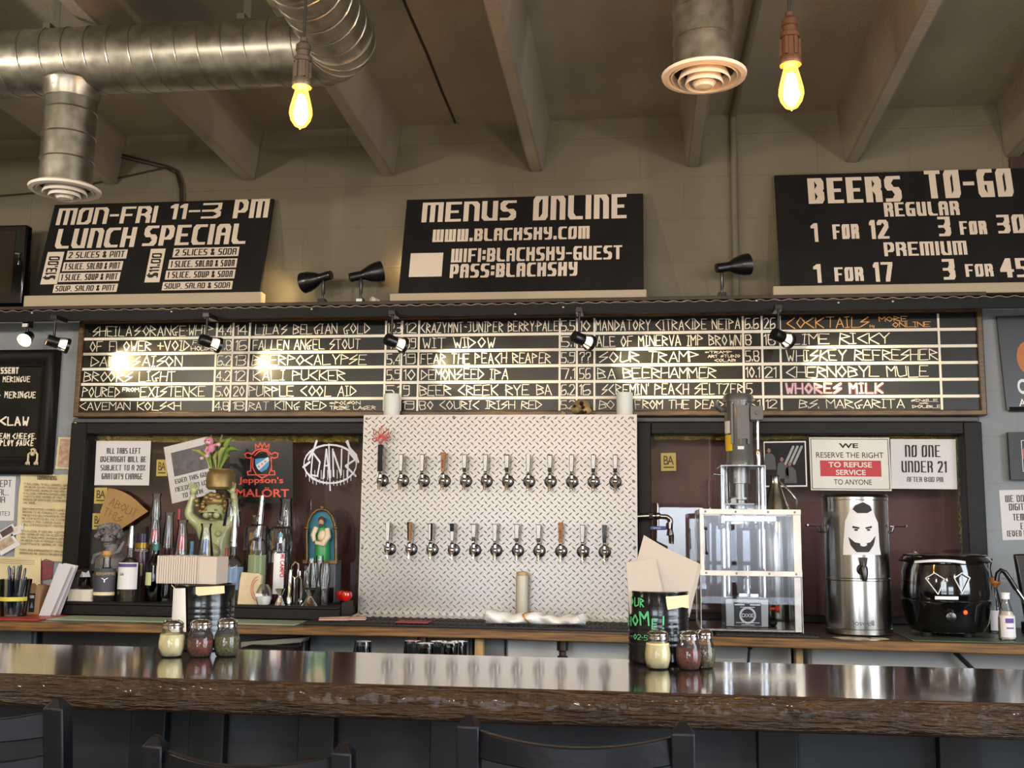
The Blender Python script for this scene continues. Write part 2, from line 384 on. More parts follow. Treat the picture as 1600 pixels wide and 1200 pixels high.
mGREY = mat('grey resin', '6f6d6a', .5, var=.35, vs=25); mBONE = mat('bone', 'a38a58', .7, var=.5, vs=16, bump=.5, bs=50)
mNAP = mat('recycled paper napkins', 'b0a598', .85); mMOTOR = mat('grey enamel', '4f4f4d', .35, coat=.3)
mGUARD = mat('aluminium angle', 'c9c2b6', .4, .5, var=.2, vs=14)

# ------------------------------------------------------------------ the setting
YW = 4.82
ceilz = lambda y: 3.34+.036*(YW-y)
MB().box((RX0-.2, RY0-.2, -.1), (RX1+.2, YW+.3, 0)).build('floor', mFLOOR, smooth=False)['kind'] = 'structure'
b = MB(); y0, y1 = RY0-.2, YW+.3
b.add([(RX0-.2, y0, ceilz(y0)), (RX1+.2, y0, ceilz(y0)), (RX1+.2, y1, ceilz(y1)), (RX0-.2, y1, ceilz(y1)),
       (RX0-.2, y0, ceilz(y0)+.15), (RX1+.2, y0, ceilz(y0)+.15), (RX1+.2, y1, ceilz(y1)+.15), (RX0-.2, y1, ceilz(y1)+.15)],
      [(3,2,1,0),(4,5,6,7),(0,1,5,4),(1,2,6,5),(2,3,7,6),(3,0,4,7)])
struct(b.build('ceiling', mCEIL, smooth=False))
# windows in the back wall: openings
ZC = 1.02                                                   # back counter height
oz = at(800, 678, YW).z
A0, A1 = at(138, 700, YW).x, at(571, 760, YW).x
B0, B1 = at(1000, 760, YW).x, at(1514, 760, YW).x
b = MB()
for x0, x1, z0, z1 in ((RX0, A0, 0, 3.4), (A0, A1, 0, ZC-.02), (A0, A1, oz, 3.4), (A1, B0, 0, 3.4), (B0, B1, 0, ZC-.02), (B0, B1, oz, 3.4), (B1, RX1, 0, 3.4)):
    b.box((x0, YW, z0), (x1, YW+.2, z1))
struct(b.build('wall_back', mWALL, smooth=False))
struct(MB().box((A0-.3, YW+.2, .9), (B1+.3, YW+.24, oz+.2)).build('wall_recess', mMAROON, smooth=False))
struct(MB().box((RX0-.15, RY0-.2, 0), (RX0, YW+.2, 3.7)).build('wall_left', mSIDE, smooth=False))
b = MB(); s0, s1, s2, s3 = SIDE
for q in ((RY0-.2, s0, 0, 3.7), (s1, YW+.2, 0, 3.7), (s0, s1, 0, s2), (s0, s1, s3, 3.7)): b.box((RX1, q[0], q[2]), (RX1+.15, q[1], q[3]))
struct(b.build('wall_right', mSIDE, smooth=False))
b = MB()
for q in ((s0, s2, s0+.05, s3), (s1-.05, s2, s1, s3), (s0, s2, s1, s2+.05), (s0, s3-.05, s1, s3), ((s0+s1)/2-.025, s2, (s0+s1)/2+.025, s3)): b.box((RX1+.04, q[0], q[1]), (RX1+.1, q[2], q[3]))
struct(b.build('window_6', mBLK, smooth=False))
b = MB(); xs = sorted({RX0, RX1}|{q for o in OPEN for q in o[:2]})
for x0, x1 in zip(xs, xs[1:]):
    op = [o for o in OPEN if o[0] <= x0 and o[1] >= x1]
    if op: b.box((x0, RY0-.15, 0), (x1, RY0, op[0][2])); b.box((x0, RY0-.15, op[0][3]), (x1, RY0, 3.7))
    else: b.box((x0, RY0-.15, 0), (x1, RY0, 3.7))
struct(b.build('wall_front', mSIDE, smooth=False))
for i, (x0, x1, z0, z1) in enumerate(OPEN):
    b = MB(); t = .05
    for q in ((x0, z0, x0+t, z1), (x1-t, z0, x1, z1), (x0, z0, x1, z0+t), (x0, z1-t, x1, z1), ((x0+x1)/2-t/2, z0, (x0+x1)/2+t/2, z1)):
        b.box((q[0], RY0-.1, q[1]), (q[2], RY0-.04, q[3]))
    struct(b.build('window_%d' % (i+3), mBLK, smooth=False))
# black window frames with glass, each side of the tap wall
def window(i, x0, x1, w0, w1, z0, z1, wt):
    b = MB(); f, r = YW-.05, YW+.06
    for q in ((x0-w0, z0, x0, z1+wt), (x1, z0, x1+w1, z1+wt), (x0, z1, x1, z1+wt)): b.box((q[0], f, q[1]), (q[2], r, q[3]))
    b.box((x0, YW-.01, z0), (x1, r, z0+.03))
    o = struct(b.build('window_%d' % i, mBLKW, smooth=True, bevel=.004))
    MB().box((x0-.005, YW+.012, z0), (x1+.005, YW+.018, z1+.005)).build('pane', mPANE, o, smooth=False)
    return o
zt = at(800, 660, YW-.05).z - oz
window(1, A0+.012, A1-.0, .08, .03, ZC, oz-.005, zt+.005)
window(2, B0+.05, B1-.025, .06, .075, ZC, oz-.005, zt+.005)
za, zb = at(800, 660, YW-.02).z, at(800, 651, YW-.02).z
struct(MB().box((A0-.075, YW-.02, za+.002), (B1+.05, YW, zb-.004)).build('trim_1', mat('grey trim paint', '4c4d4c', .5), bevel=.003))
# concrete stems
SX = [-4.02, -3.32, -2.62, -1.911, -1.211, -.492, .246, .963, 1.664, 2.38]
for i, x in enumerate(SX):
    b = MB(); vs = []
    for y in (RY0, YW):
        zb_, zt_ = ceilz(y)-.252, ceilz(y)+.02
        vs += [(x-.03, y, zb_), (x+.03, y, zb_), (x+.068, y, zt_), (x-.068, y, zt_)]
    b.add(vs, [(0,1,5,4), (1,2,6,5), (2,3,7,6), (3,0,4,7), (3,2,1,0), (4,5,6,7)])
    struct(b.build('ceiling_beam', mBEAM, bevel=.008))
x = at(713, 190, YW).x; b = MB()
b.tube([(x+random.uniform(-.004, .004), y, ceilz(y)) for y in [YW-.02-.35*i for i in range(20)]], .006, 6)
struct(b.build('trim_2', mat('ceiling joint', '2e2820', .9)))
# conduit up the wall and through to the ceiling
p0, p1 = at(1150, 456, YW-.02), at(1143, 190, YW-.02)
b = MB(); b.tube([(p0.x, YW-.018, 2.40), (p0.x, YW-.018, 3.30), (p0.x, YW-.03, 3.325), (p0.x, YW-.1, 3.335), (p0.x+.01, 3.6, 3.37), (p0.x+.03, 2.2, 3.42)], .016, 10)
t = b.build('wall_conduit', mWALL, loc=(p0.x, YW-.018, 2.40)); tag(t, 'painted conduit pipe running up the wall to the ceiling', 'pipe')
# ------------------------------------------------------------------ ledge, signs, chalkboard
YL = 4.60
zl = [at(800, y, YL).z for y in (466, 472, 476.5, 492)]
xl, xr = -3.6, 2.3
L = thing('light_shelf', 'long black ledge with corrugated sheet edge above the chalk menu', 'shelf', (-.5, YL, zl[3]))
MB().box((xl, YL, zl[3]), (xr, YL+.012, zl[2])).build('fascia', mat('black fascia', '19191a', .55, spec=.2, bump=.2, bs=30), L, bevel=.002)
b = MB(); vs = []; fs = []; n = 600
for i in range(n+1):
    x = xl+(xr-xl)*i/n; z = (zl[1]+zl[2])/2+.0035*math.sin(x*2*math.pi/.062)
    vs += [(x, YL+.004, z+.0012), (x, YW, z+.0012), (x, YL+.004, z-.0012), (x, YW, z-.0012)]
for i in range(n):
    a = i*4; fs += [(a, a+1, a+5, a+4), (a+2, a+6, a+7, a+3), (a, a+4, a+6, a+2)]
b.add(vs, fs).build('corrugated_sheet', mat('corrugated metal', '8d867a', .45, .6, var=.3, vs=30), L)
MB().box((xl, YL+.012, zl[1]+.001), (at(1543, 460, YL).x, YW, zl[0])).build('shelf_board', mat('brown board', '3a2d22', .6, var=.3, vs=10, stretch=(1, 6, 6)), L, bevel=.002)
for px, py in ((50, 489), (268, 487), (487, 483), (805, 491), (1182, 470), (1395, 471), (880, 480), (1310, 473)):
    p = at(px, py, YL); MB().ball((p.x, YL-.001, p.z), (.005, .003, .004), 8, 5).build('nail_head', mWHITEP, L)
ZL = zl[0]
def lean_sign(name, label, bl, br, top, xt=None):
    a, c, t = at(*bl, 4.655), at(*br, 4.655), at(*top, 4.785)
    z0 = (a.z+c.z)/2; x0, x1 = a.x, (xt or c.x); h = math.hypot(t.z-z0, .13)
    ey = Vector((0, -.13, -(t.z-z0))).normalized(); ex = Vector((1, 0, 0)); o = Vector((x0, 4.655, z0))-ey*h
    pl = Pl(o, ex, ey); w = x1-x0
    T = thing(name, label, 'sign', ((x0+x1)/2, 4.66, ZL))
    MB().slab([pl.p(0, 0), pl.p(w, 0), pl.p(w, h), pl.p(0, h)], -pl.n*.016).build('panel', mSIGN, T, bevel=.002)
    q = at(bl[0], bl[1]+9, 4.57)
    MB().box((x0-.035, 4.64, ZL+.0005), (x1+.012, 4.70, z0-.001)).build('base_strip', mat('pale wood strip', 'b3a68c', .6), T, bevel=.003)
    return T, pl, w, h
def pxt(T, pl, items, M, wx, wy, font=SIGN, name='lettering', off=.0008, rot=False):
    for s, x0, y0, x1, y1 in items:
        b = MB(); a, c = pl.st(x0, y0), pl.st(x1, y1); write(b, pl, s, (a[0], a[1], c[0], c[1]), font, wx, wy, off=off, rot=rot)
        o = b.build(name, M, T, smooth=False)
    return o
def strips(T, pl, items, M, name='paper_strip'):
    for x0, y0, x1, y1 in items:
        a, c = pl.st(x0, y0), pl.st(x1, y1)
        MB().slab([pl.p(a[0], a[1]), pl.p(c[0], a[1]), pl.p(c[0], c[1]), pl.p(a[0], c[1])], pl.n*.001).build(name, mCREAM, T, smooth=False)
T, pl, w, h = lean_sign('menu_sign', 'black leaning sign lettered MON-FRI 11-3 PM LUNCH SPECIAL', (51, 462), (406, 457), (263, 315))
pxt(T, pl, [('MON-FRI', 93, 326, 243, 348), ('11-3', 268, 319, 344, 341), ('PM', 368, 312, 418, 340), ('LUNCH', 92, 358, 209, 386), ('SPECIAL', 228, 353, 383, 381)], mCREAM, .112, .066)
st = [(106, 392, 197, 404), (100, 410, 190, 422), (94, 427, 186, 439), (85, 445, 182, 456), (272, 388, 372, 400), (265, 406, 369, 418), (260, 423, 366, 435), (255, 441, 362, 452), (75, 394, 89, 444), (236, 389, 249, 441)]
strips(T, pl, st, mCREAM)
tx = ['2 SLICES & PINT', '1 SLICE, SALAD & PINT', '1 SLICE, SOUP & PINT', 'SOUP, SALAD & PINT', '2 SLICES & SODA', '1 SLICE, SALAD & SODA', '1 SLICE, SOUP & SODA', 'SOUP, SALAD & SODA']
pxt(T, pl, [(s, q[0]+3, q[1]+2, q[2]-3, q[3]-2) for s, q in zip(tx, st)], mINK, .085, .06, off=.0018, name='strip_lettering')
pxt(T, pl, [('$13.00', 77.5, 401, 86, 437), ('$11.00', 238.5, 396, 246.5, 434)], mINK, .1, .07, off=.0018, name='price_lettering', rot=True)
T, pl, w, h = lean_sign('menu_sign', 'black leaning sign lettered MENUS ONLINE with web address and wifi', (622, 458), (1006, 454), (822, 307))
pxt(T, pl, [('MENUS', 661, 317, 806, 344), ('ONLINE', 834, 307, 979, 341), ('WWW.BLACKSKY.COM', 677, 359, 921, 373), ('WIFI:BLACKSKY-GUEST', 706, 389, 972, 405), ('PASS:BLACKSKY', 704, 413, 902, 431)], mCREAM, .112, .066)
strips(T, pl, [(642, 396, 690, 432)], mCREAM, 'blank_sticker')
T, pl, w, h = lean_sign('menu_sign', 'black leaning sign lettered BEERS TO-GO with regular and premium prices', (1220, 449), (1600, 440), (1410, 268), xt=at(1660, 440, 4.655).x)
pxt(T, pl, [('BEERS', 1261, 279, 1410, 315), ('TO-GO', 1443, 267, 1585, 307), ('REGULAR', 1380, 317, 1500, 336), ('1', 1266, 349, 1279, 378), ('FOR', 1300, 351, 1343, 373), ('12', 1357, 344, 1390, 373),
    ('3', 1464, 339, 1487, 369), ('FOR', 1498, 346, 1543, 366), ('30', 1556, 336, 1603, 364), ('PREMIUM', 1380, 379, 1512, 398), ('1', 1270, 413, 1284, 442), ('FOR', 1303, 418, 1350, 439), ('17', 1363, 410, 1397, 440),
    ('3', 1471, 405, 1494, 437), ('FOR', 1507, 413, 1553, 432), ('45', 1560, 404, 1611, 433)], mCREAM, .112, .066)

YB = 4.775
x0, x1 = at(121, 577, YB).x, at(1537.5, 566, YB).x; z0, z1 = at(800, 651, YB).z, min(at(800, 492, YB-.03).z+.015, zl[1]-.004)
C = thing('chalk_menu_board', 'wide framed chalkboard listing beers and cocktails in white grid rows', 'chalkboard', ((x0+x1)/2, YB, z0))
MB().box((x0+.01, YB, z0+.01), (x1-.01, YB+.03, z1)).build('slate', mSLATE, C, smooth=False)
fw_ = .026; b = MB()
for q in ((x0, z0, x1, z0+fw_), (x0, z1-fw_, x1, z1)): b.box((q[0], YB-.014, q[1]), (q[2], YB+.035, q[3]))
for q in ((x0, x0+fw_), (x1-fw_, x1)): b.box((q[0], YB-.0145, z0+.001), (q[1], YB+.035, z1-.001))
b.build('frame', mFRAME, C, bevel=.005)
pb = Pl((0, YB, 0), (1, 0, 0), (0, 0, -1))
zr = [at(800, y, YB).z for y in (522.5, 547.3)]; dz = (zr[0]-at(800, 621.8, YB).z)/4
zl_ = [zr[0]-dz*i for i in range(5)]
for i, z in enumerate(zl_): MB().box((x0+fw_-.002, YB-.003, z-.0065), (x1-fw_+.002, YB-.0002, z+.0065)).build('grid_rail', mGRID, C, smooth=False)
vx = [at(px, 577, YB).x for px in (336.5, 362, 388, 601.6, 627, 653.6, 874.5, 901.3, 928.8, 1161.9, 1191.5, 1220, 1469)]
for x in vx: MB().box((x-.0045, YB-.004, z0+fw_-.002), (x+.0045, YB-.0002, z1-.03)).build('grid_divider', mGRID, C, smooth=False)
rows = []
for r in range(6):
    zt_ = zl_[r-1]-.012 if r else zl_[0]+dz-.012; zb_ = zl_[r]+.012 if r < 5 else z0+fw_+.008
    rows.append((-zt_, -zb_))
def chalk(items, M, name, wx=.032, jit=.22):
    for it in items:
        b = MB(); s, r, a, c = it[:4]; lo, hi = it[4:] if len(it) > 4 else (0, 1); t0, t1 = rows[r]; H = t1-t0
        sa, sc = at(a, 577, YB).x, at(c, 577, YB).x
        wk = wx/(hi-lo)**.6
        write(b, pb, s, (sa, t0+H*lo, sc, t0+H*hi), CHALK, wk*1.15, wk, jit, 1.3)
        o = b.build(name, M, C, smooth=False)
    return o
chalk([("SHEILA'S·ORANGE·WHIP", 0, 141, 331), ('OF FLOWER +VOID', 1, 138, 295), ('FARM', 1, 299, 334, 0, .45), ('HOUSE', 1, 297, 335, .55, 1), ('DANS SAISON', 2, 141, 285), ('BROORS LIGHT', 3, 132, 275), ('POURED', 4, 131, 190), ('FROM', 4, 193, 219, .1, .5), ('EXISTENCE', 4, 222, 322), ('CAVEMAN KOLSCH', 5, 128, 287),
  ("LILA'S BELGIAN GOLD", 0, 396, 577), ('FALLEN ANGEL STOUT', 1, 393, 562), ('BEERPOCALYPSE', 2, 393, 572), ('KALI PUCKER', 3, 396, 540), ('PURPLE COOL AID', 4, 390, 559), ('RAT KING RED', 5, 391, 512), ('*POISON', 5, 517, 565, 0, .42), ('TRIBE LAGER', 5, 517, 589, .55, 1),
  ('CRAZYMNT-JUNIPER BERRY·PALE', 0, 656, 872), ('WIT WIDOW', 1, 660, 773), ('FEAR THE PEACH REAPER', 2, 657, 861), ('DEMONSEED IPA', 3, 658, 794), ('BEER CREEK RYE BA', 4, 656, 863), ('80 COURIC IRISH RED', 5, 657, 848),
  ('MANDATORY CITRACIDE NEIPA', 0, 931, 1158), ('ALE OF MINERVA IMP BROWN', 1, 932, 1159), ('SOUR TRAMP', 2, 936, 1092), ('*TRAMP', 2, 1102, 1144, 0, .25), ('ART STUDIO', 2, 1106, 1157, .35, .62), ('COLAB', 2, 1116, 1150, .72, 1), ('BA BEERHAMMER', 3, 934, 1119), ("SCREMIN' PEACH SELTZER", 4, 940, 1161), ('BO', 5, 935, 961), ('FROM THE DEAD', 5, 992, 1129),
  ('LIME RICKY', 1, 1236, 1393), ('WHISKEY REFRESHER', 2, 1229, 1466), ('CHERNOBYL MULE', 3, 1228, 1450), ('B.S. MARGARITA', 5, 1247, 1411), ('SINGLE', 5, 1421, 1464, 0, .3), ('OR', 5, 1434, 1448, .38, .55), ('DOUBLE', 5, 1423, 1469, .65, 1)], mCHALK, 'chalk_lettering')
chalk([(s, r, x, x+(22 if len(s) > 2 else 18 if len(s) > 1 else 10)) for k, x in enumerate((338.5, 366, 604, 631, 876.5, 905, 1165, 1195)) for r, s in enumerate([
  ['4.4', '7.8', '6.2', '4.2', '5.0', '4.8'], ['14', '16', '13', '12', '20', '18'], ['12.3', '4.5', '5.4', '5.9', '5.1', ''], ['12', '39', '19', '10', '9', '19'], ['5.5', '5.1', '5.9', '7.1', '6.2', '5.2'], ['10', '15', '??', '56', '16', ''], ['6.6', '8', '5.8', '10.1', '5', '5.1'], ['26', '18', '', '21', '', '12']][k]) if s], mCHALK, 'chalk_figures', .036, .12)
chalk([('COCKTAILS...', 0, 1231, 1369), ('MORE', 0, 1376, 1421, 0, .48), ('ONLINE', 0, 1397, 1457, .52, 1)], mCHALKO, 'orange_lettering')['label'] = 'orange chalk lettering'
chalk([('WHORES MILK', 4, 1226, 1380)], mCHALKD, 'shadow_lettering', .10, .1)
chalk([('WHORES MILK', 4, 1226, 1379)], mCHALKP, 'pink_lettering', .065, .1)['label'] = 'pink and white bold lettering'
for o in C.children:
    if o.name.startswith('pink'): o.location.y -= .0008

# ------------------------------------------------------------------ spot lamps
def bell(M_):                                            # a black bell-shaped head along +X from the origin
    b = MB(); b.M = M_; return b
def aimM(loc, aim):
    d = (Vector(aim)-Vector(loc)).normalized(); q = Vector((0, 0, 1)).rotation_difference(d)
    return Matrix.Translation(loc) @ q.to_matrix().to_4x4()
mBULB = mat('lit bulb', 'fff0d0', .4, em=14, emc='ffd596'); mBULBOFF = mat('unlit bulb', 'c9c2b4', .3)
def top_spot(px, py, bx, by, aim, label, on, tagc='plain'):
    hd = at(px, py, 4.66); bs = at(bx, by, 4.66)
    T = thing('clip_spotlight', label, 'spotlight', (bs.x, 4.66, ZL), 'bell spotlights standing on the ledge')
    bs = Vector((bs.x, 4.66, ZL)); b = MB(); b.box((bs.x-.018, 4.64, ZL), (bs.x+.018, 4.68, ZL+.022)); b.build('clip_base', mBLKS, T, bevel=.002)
    if tagc == 'white': MB().box((bs.x-.014, 4.638, ZL+.003), (bs.x+.014, 4.6401, ZL+.018)).build('white_tag', mWHITE, T)
    MB().tube([bs+Vector((0, 0, .02)), bs+Vector((0, 0, .045)), (bs.x+.002, 4.66, bs.z+.05), (bs.x, 4.66, hd.z-.01)], [.005, .005, .008, .006], 10).build('stem', mBLKS, T)
    A = aimM(hd, Vector(aim)); b = MB(); b.M = A; b.open_ends = True
    b.lathe([(.0, -.032), (.02, -.03), (.022, -.02), (.021, .028), (.026, .04), (.038, .065), (.047, .095), (.05, .125), (.048, .125), (.044, .09), (.034, .062), (.018, .04), (.0, .038)], seg=24)
    b.build('head', mBLKS, T)
    b = MB(); b.M = A; b.lathe([(0, .04), (.012, .045), (.014, .06), (.03, .09), (.031, .1), (.024, .115), (0, .122)], seg=16); b.build('bulb', mBULB if on else mBULBOFF, T)
    if on: lamp('ledge_spot', 'SPOT', A @ Vector((0, 0, .135)), Vector(aim), on, WARM, spot_size=R(95), spot_blend=.8, shadow_soft_size=.03)
p = at(512, 431, 4.66)
top_spot(509, 432, 504, 466, p+Vector((-.6, .2, -.1)), 'black bell spotlight on the ledge, first one left of the wifi sign, aimed left', 2)
p = at(556, 432, 4.66)
top_spot(556, 432, 563, 466, p+Vector((.5, .22, .16)), 'black bell spotlight with white tag on its base beside the wifi sign', 2.5, 'white')
p = at(1129, 418, 4.66)
top_spot(1129, 418, 1128, 455, p+Vector((.5, .18, .10)), 'black bell spotlight on the ledge beside the BEERS TO-GO sign', 0)
def under_spot(px, py, gx, gy, label, e):
    Y = 4.52; hd = at(px, py, Y); aim = at(gx, gy, YB); aim.x = hd.x+.30; aim.z = hd.z-.09; z1_ = zl[2]
    T = thing('track_spotlight', label, 'spotlight', (hd.x, Y, z1_), 'small spotlights hanging under the ledge')
    MB().box((hd.x-.016, Y-.02, zl[3]-.012), (hd.x+.016, 4.5995, zl[3]+.010)).build('clip_base', mBLKS, T, bevel=.002)
    MB().tube([(hd.x, Y, zl[3]-.011), (hd.x, Y, hd.z+.03), hd], .006, 10).build('stem', mBLKS, T)
    A = aimM(hd, aim); b = MB(); b.M = A; b.open_ends = True
    b.lathe([(0, -.03), (.024, -.03), (.026, -.026), (.026, .02), (.02, .022), (.0, .022)], seg=20)
    b.lathe([(.034, .052), (.036, .052), (.036, .068), (.034, .068), (.034, .052)], seg=20)
    for k in range(3):
        an = 2*math.pi*k/3; c, s_ = math.cos(an), math.sin(an); b.tube([(.024*c, .024*s_, .015), (.035*c, .035*s_, .06)], .003, 6)
    b.build('head', mBLKS, T)
    b = MB(); b.M = A; b.lathe([(0, .02), (.014, .022), (.024, .045), (.026, .055), (0, .06)], seg=16); b.build('bulb', mat('lamp reflector', 'e6dccb', .3, em=1.5, emc='ffdfae'), T)
    lamp('menu_spot', 'SPOT', A @ Vector((0, 0, .085)), aim, e, WARM, spot_size=R(56), spot_blend=.7, shadow_soft_size=.02)
E0 = 27
under_spot(84, 534, 200, 570, 'small black spotlight hanging beside the dessert board, aimed at the chalk menu', E0*1.2)
under_spot(322, 533, 446, 570, 'small black spotlight hanging in front of the first beer column', E0)
under_spot(612, 533, 725, 568, 'small black spotlight hanging above the left pillar candle', E0)
under_spot(905, 529, 1014, 564, 'small black spotlight hanging above the animal skull', E0)
under_spot(1217, 525, 1316, 558, 'small black spotlight hanging beside the orange COCKTAILS heading', E0*.9)
# lit spot facing down and forward over the dessert board
hd = at(42, 528, 4.66)
T = thing('track_spotlight', 'lit white spotlight with bare glowing face above the dessert board', 'spotlight', (hd.x, 4.66, zl[2]), 'small spotlights hanging under the ledge')
MB().box((hd.x-.016, 4.64, zl[3]-.02), (hd.x+.016, 4.68, zl[2]-.004)).build('clip_base', mBLKS, T, bevel=.002)
MB().box((hd.x-.014, 4.636, zl[3]-.018), (hd.x+.012, 4.6399, zl[3]-.002)).build('white_tag', mWHITE, T)
MB().tube([(hd.x, 4.66, zl[3]-.018), hd], .006, 10).build('stem', mBLKS, T)
A = aimM(hd, hd+Vector((.05, -.5, -.33))); b = MB(); b.M = A; b.open_ends = True
b.lathe([(0, -.03), (.024, -.03), (.028, .0), (.036, .03), (.034, .03), (.025, .0), (0, -.005)], seg=20); b.build('head', mBLKS, T)
b = MB(); b.M = A; b.lathe([(0, 0), (.02, .005), (.031, .026), (.02, .032), (0, .034)], seg=18); b.build('bulb', mBULB, T)
lamp('dessert_spot', 'SPOT', A @ Vector((0, 0, .05)), A @ Vector((0, -.2, .5)), 2, WARM, spot_size=R(120), spot_blend=.9, shadow_soft_size=.03)
# ------------------------------------------------------------------ ducts, pendants, cables, television
def ring_profile(r, L, step, x0=0):
    out = []; z = 0
    while z < L: out += [(r, z), (r, z+step-.006), (r+.0035, z+step-.003)]; z += step
    out.append((r, L)); return [(a, min(b, L)) for a, b in out]
YD = 3.2; pc = at(480, 80, YD); ZD = pc.z; RD = m(53, pc)
ex_ = at(545, 72, YD).x                                      # elbow centre line
D = thing('ventilation_duct', 'long galvanised spiral duct with elbow and a drop ending in a round diffuser', 'duct', (ex_-1, YD, ZD))
b = MB(); xq = -3.9; b.tube([(xq, YD, ZD), (ex_-RD*1.15, YD, ZD)], RD, 32); b.build('main_pipe', mDUCT, D)
b = MB(); x = xq+.02; k = 0
while x < ex_-RD*1.2:                                         # spiral lock seam
    P = [(x+.078*a/24, YD+RD*1.004*math.cos(2*math.pi*a/24), ZD+RD*1.004*math.sin(2*math.pi*a/24)) for a in range(25)]
    b.tube(P, .0028, 5); x += .078
b.build('spiral_seam', mDUCTS, D)
rb = RD*1.15; b = MB(); P = [(ex_-rb+rb*math.sin(R(a)), YD-rb+rb*math.cos(R(a)), ZD) for a in range(0, 91, 15)]
b.tube(P, RD*1.03, 32)
for a in range(0, 91, 18):
    c = Vector((ex_-rb+rb*math.sin(R(a)), YD-rb+rb*math.cos(R(a)), ZD)); d = Vector((math.cos(R(a)), -math.sin(R(a)), 0))
    b.tube([c-d*.004, c+d*.004], RD*1.05, 32)
b.build('elbow', mDUCT, D)
b = MB(); b.tube([(ex_, YD-rb, ZD), (ex_, 1.2, ZD+.04)], RD*1.01, 32); b.build('branch_pipe', mDUCT, D)
b = MB(); y = YD-rb
while y > 1.3:
    b.tube([(ex_+RD*1.013*math.cos(2*math.pi*a/24), y-.078*a/24, ZD+RD*1.013*math.sin(2*math.pi*a/24)) for a in range(25)], .0028, 5); y -= .078
b.build('spiral_seam', mDUCTS, D)
def drop(D, c, r, zt, zb, rd):
    b = MB(); b.lathe(ring_profile(r, zt-zb, .085), (c[0], c[1], zb), 28); b.build('drop_pipe', mDUCT, D)
    b = MB(); b.open_ends = True
    b.lathe([(r*1.01, .0), (rd*.86, -.002), (rd, -.012), (rd*.98, -.02), (rd*.86, -.022), (r*.99, -.006)], (c[0], c[1], zb), 32)
    d = b.build('diffuser', mWHITEP, D)
    b = MB(); b.open_ends = True
    for i, f in enumerate((.80, .62, .45)):
        z = zb-.018-.01*i; q = rd*f
        b.lathe([(q, z), (q*.86, z+.026), (q*.84, z+.026), (q*.96, z-.003), (q, z)], (c[0], c[1], 0), 28)
    b.lathe([(0, zb-.05), (rd*.2, zb-.047), (rd*.28, zb-.036), (rd*.2, zb-.02), (0, zb-.018)], (c[0], c[1], 0), 22)
    b.build('cone', mWHITEP, d); b = MB(); b.lathe([(0, zb-.004), (r*.98, zb-.004), (r*.98, zb+.05), (0, zb+.05)], (c[0], c[1], 0), 20); b.build('throat', mBLK, d)
q = at(102, 290, YD); drop(D, (q.x, YD), m(39.5, q), ZD-RD*.4, q.z, m(54, q))
b = MB(); b.lathe([(m(47, q), 0), (m(44, q), -.012), (m(41, q), -.055)], (q.x, YD, ZD-RD*.78), 28); b.build('tee_saddle', mDUCT, D)
MB().cbox((q.x-.005, YD-m(41, q), ZD-RD*.98), (.028, .006, .014)).build('label_tag', mat('cream tag', 'cdbf8e', .6), D)
for px, nm in ((88, 'first'), (386, 'second')):
    p = at(px, 30, YD); b = MB()
    b.box((p.x-.013, YD-.001, ZD+RD-.003), (p.x+.013, YD+.001, ceilz(YD)))
    b.box((p.x-.013, YD-RD*.5, ZD+RD*.86), (p.x+.013, YD+.0, ZD+RD*1.02+.002))
    t = b.build('duct_hanger', mSTEELD, loc=(p.x, YD, ZD+RD)); tag(t, 'galvanised strap hanging the duct, ' + ('the one above the drop pipe' if px == 88 else 'the one nearer the elbow'), 'hanger', 'duct hanger straps')
YR = 2.75; q = at(1100, 116, YR)
D = thing('ventilation_duct', 'short vertical galvanised duct with round white diffuser beside the pendant bulb', 'duct', (q.x, YR, q.z))
drop(D, (q.x, YR), m(47, q), ceilz(YR), q.z+.01, m(66, q))
# cables on the wall at the left
b = MB(); Yc = YW-.012
for pts in ([(-30, 362/1), (0, 306), (50, 302), (140, 288), (258, 262), (274, 266), (281, 285), (282, 320)],):
    pts = [(-30, 308)]+pts[1:]; b.tube([at(px, py, Yc) for px, py in pts], .004, 6)
b.tube([at(px, py, Yc-.004) for px, py in ((10, 155), (60, 190), (145, 230), (262, 260), (278, 268), (285, 290), (286, 320))], .005, 6)
b.tube([at(px, py, Yc-.006) for px, py in ((10, 160), (62, 196), (145, 235), (260, 264), (275, 272), (281, 295))], .003, 6)
t = b.build('cable_run', mat('black cable', '2b261f', .6), loc=at(282, 318, Yc)); tag(t, 'dark cables clipped along the upper wall, dropping behind the lunch sign', 'cable')
mGLOWB = bpy.data.materials.new('lit amber bulb'); mGLOWB.use_nodes = True
n = mGLOWB.node_tree; n.nodes.clear(); o_ = n.nodes.new('ShaderNodeOutputMaterial'); a_ = n.nodes.new('ShaderNodeAddShader'); mx = n.nodes.new('ShaderNodeMixShader')
t_ = n.nodes.new('ShaderNodeBsdfTransparent'); t_.inputs[0].default_value = lin('ffd890'); g_ = n.nodes.new('ShaderNodeBsdfGlossy'); g_.inputs['Roughness'].default_value = .03
f_ = n.nodes.new('ShaderNodeFresnel'); em_ = n.nodes.new('ShaderNodeEmission'); em_.inputs[0].default_value = (1, .42, .06, 1); em_.inputs[1].default_value = 1.1
n.links.new(f_.outputs[0], mx.inputs[0]); n.links.new(t_.outputs[0], mx.inputs[1]); n.links.new(g_.outputs[0], mx.inputs[2])
n.links.new(mx.outputs[0], a_.inputs[0]); n.links.new(em_.outputs[0], a_.inputs[1]); n.links.new(a_.outputs[0], o_.inputs[0])
mFIL = mat('glowing filament', 'ffd080', .5, em=60, emc='ffc25c')
mHALO = bpy.data.materials.new('added filament halo'); mHALO.use_nodes = True  # additive emission shell imitating the bright glow at the bulb's centre
